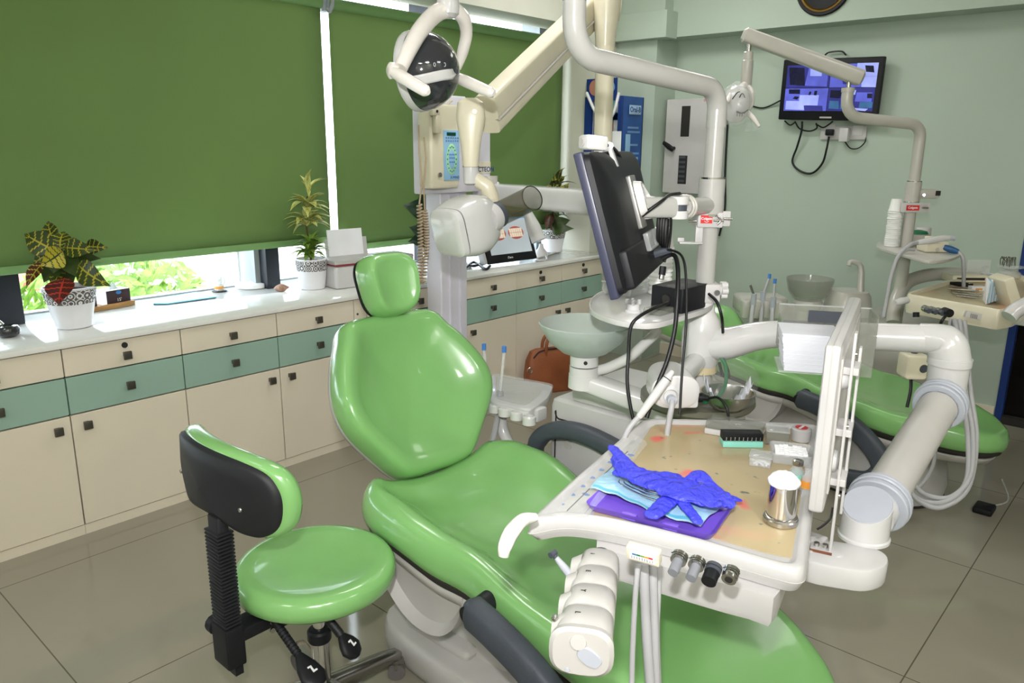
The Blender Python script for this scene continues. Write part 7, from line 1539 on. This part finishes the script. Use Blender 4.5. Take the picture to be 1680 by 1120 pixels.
for k, pts in enumerate(([V((3.2849, 0.6505, 0.9729)), V((3.2212, 0.6192, 0.9062)), V((3.1430, 0.5683, 0.7445)), V((3.0783, 0.5126, 0.6103)), V((2.9909, 0.4844, 0.4811)), V((2.9314, 0.5231, 0.4072)), V((2.9271, 0.5993, 0.3912)), V((2.9562, 0.6498, 0.4062))], [V((3.2964, 0.6359, 0.9686)), V((3.2294, 0.6018, 0.8843)), V((3.1550, 0.5549, 0.7446)), V((3.0833, 0.4991, 0.5891)), V((2.9775, 0.4835, 0.4391)), V((2.9033, 0.5411, 0.3713)), V((2.9056, 0.6153, 0.3696)), V((2.9392, 0.6646, 0.3951))], [V((3.2729, 0.6647, 0.9750)), V((3.2121, 0.6294, 0.9061)), V((3.1341, 0.5783, 0.7444)), V((3.0627, 0.5220, 0.5888)), V((2.9770, 0.4920, 0.4600)), V((2.9172, 0.5334, 0.3924)), V((2.9159, 0.6038, 0.3697)), V((2.9399, 0.6590, 0.3821))], [V((3.2862, 0.6800, 0.9729)), V((3.2140, 0.6661, 0.8037)), V((3.1545, 0.6476, 0.5786)), V((3.1237, 0.6311, 0.4436)), V((3.0785, 0.6519, 0.3645)), V((3.0493, 0.6785, 0.3484))])):
    obj('instrument_hose', B().tube(pts, .009 if k < 3 else .007, n=12), hose, t)
b = B(); q = V((3.0819, 0.7414, 0.8163)); M = basis(q, cs, Z); b.rbox((-.042, -.045, -.04), (.042, .05, .04), .015, M); eb = obj('holder_end', b, cream, t); obj('holder_rod', B().cyl(q + Z * .04, V((q.x, q.y, .89)), .012), dgrey, t)
b = B(); b.lathe([(.016, 0), (.014, .003)], M @ V((.022, .0, .04)), -fwd, n=20); obj('grey_button', b, dgrey, eb); obj('holder_lead', B().tube([q - Z * .04, V((3.0613, 0.7311, 0.7278)), V((3.0409, 0.7305, 0.6658))], .006, n=8), cablem, t)
MZ = .9570
def bar_at(nm, lb, p0, p1, r, m, cat, grp=None):
    a, c = V((p0.x, p0.y, MZ + r)), V((p1.x, p1.y, MZ + r)); t_ = thing(nm, lb, cat, (a + c) / 2 - Z * r, grp); obj('shaft', B().tube([a, a.lerp(c, .5), c], [r * .6, r, r * .8], n=8), m, t_); obj('tip', B().cyl(c, c + (c - a).normalized() * .02 + Z * .004, r * .5, n=8), m, t_)
for k, (p0, p1) in enumerate(((V((4.0397, 0.8530, 0.9580)), V((4.0189, 0.7427, 0.9580))), (V((3.9733, 0.8325, 0.9580)), V((3.9753, 0.7240, 0.9580))), (V((3.9170, 0.8046, 0.9580)), V((3.9132, 0.7257, 0.9580))), (V((4.0859, 0.8741, 0.9580)), V((4.1178, 0.7733, 0.9580))))):
    bar_at('dental_instrument', ('second steel instrument from the back on the far table', 'third steel instrument from the back on the far table', 'steel instrument nearest the front edge of the far table', 'rearmost steel instrument on the far table')[k], p0, p1, .005, steel, 'instrument', 'instruments on the far table')
bar_at('black_tool', 'thick black tool lying behind the steel instruments on the far table', V((4.2227, 0.9008, 0.9580)), V((4.2285, 0.8225, 0.9580)), .012, black, 'tool')
o = V((4.1630, 0.7725, 0.9580)); M = basis(V((o.x, o.y, MZ)), cs, fwd); t = thing('small_carton', 'small white and orange carton on the far table beside the black tool', 'carton', V((o.x, o.y, MZ))); ct = obj('carton_body', B().box((-.03, -.012, .0003), (.035, .02, .02), M), paper, t); obj('orange_print', B().box((-.012, -.0128, .004), (.02, -.0122, .012), M), orange, ct)
o = V((4.4032, 0.8682, 0.9580)); M = basis(V((o.x, o.y, MZ)), cs, fwd); t = thing('slotted_tray', 'low cream slotted tray at the back of the far table', 'tray', V((o.x, o.y, MZ))); st2 = obj('tray_body', B().rbox((-.08, -.02, .0003), (.10, .09, .035), .006, M), cream, t); obj('dark_slot', B().box((-.06, -.0208, .012), (.08, -.0196, .024), M), gap, st2)
G = 'sterile pouches on the far table'
o = V((3.8498, 0.6517, 0.9580)); f = None
for k in range(9):
    M = basis(V((o.x, o.y, MZ + .0005)) + cs * (.009 * k - .03) + fwd * .004 * k, cs * .35 + fwd, Z) @ Matrix.Rotation(.10 - .045 * k, 4, 'Z')
    b = B(); b.rbox((-.035, 0.004, -.0015), (.035, .105, .0015), .001, M)
    tag(obj('sterile_pouch', b, pouch if k % 2 else paper), 'blue and white sterile pouch standing in the leaning row on the far table', 'pouch', G)
o = V((3.8572, 0.5868, 0.9580)); M = basis(V((o.x, o.y, MZ + .012)), cs * .9 + Z * .42, Z); t = thing('film_viewer', 'small cream film viewer leaning at the right end of the far table', 'viewer', V((o.x, o.y, MZ))); obj('viewer_body', B().rbox((-.025, -.01, -.06), (.02, .125, .06), .008, M), cream, t); obj('viewer_switch', B().lathe([(.008, 0), (.007, .003)], M @ V((0, .05, -.0605)), M.to_3x3() @ V((0, 0, -1)), n=14), offw, t)
o = V((4.7163, 0.7378, 0.9580)); t = thing('bur_stand', 'round bur stand full of small metal burs on the far table', 'bur stand', V((o.x, o.y, MZ)), None); o = V((o.x, o.y, MZ))
obj('stand_body', B().lathe([(.05, .0003), (.055, .01), (.05, .03), (.02, .04), (.06, .055), (.06, .062), (.001, .062)], o, n=32), clearp, t)
rg = random.Random(8)
for j in range(14): a = rg.random() * 6.28; r = .05 * rg.random() ** .5; p = o + V((r * math.cos(a), r * math.sin(a), .0605)); obj('bur', B().tube([p, p + V((rg.uniform(-.006, .006), rg.uniform(-.006, .006), .03)), p + V((rg.uniform(-.01, .01), rg.uniform(-.01, .01), .045))], [.002, .0025, .004], n=6, sub=2), dmetal, t)
o = V((4.5256, 0.7441, 0.9580)); M = basis(V((o.x - .05, o.y + .05, MZ)), cs, fwd); t = thing('clear_case', 'open clear plastic case at the back of the far table', 'case', V((o.x - .05, o.y + .05, MZ))); obj('case_body', B().box((-.06, .0, .0003), (.06, .08, .03), M), smoke, t); obj('case_lid', B().box((-.06, .08, .03), (.06, .085, .10), M), clearp, t)
o = V((3.8650, 0.5409, 0.0000)); t = thing('foot_pedal', 'black foot pedal on the floor beside the far chair base', 'pedal', V((o.x, o.y, 0))); obj('pedal_base', B().rbox((o.x - .05, o.y - .03, .0005), (o.x + .05, o.y + .05, .03), .01), black, t); obj('pedal_cable', B().tube([(o.x + .04, o.y, .012), (o.x + .2, o.y - .05, .006), (o.x + .45, o.y + .02, .006)], .004, n=8), clearp, t)
pe = V((4.6805, 0.8707, 0.9565))
obj('support_arm', B().tube([pe, V((pe.x + .02, pe.y - .12, pe.z - .02)), V((c0.x + .45, c0.y + .1, .90)), V((c0.x + .12, c0.y - .02, .870))], .026, n=14), white, DT2)
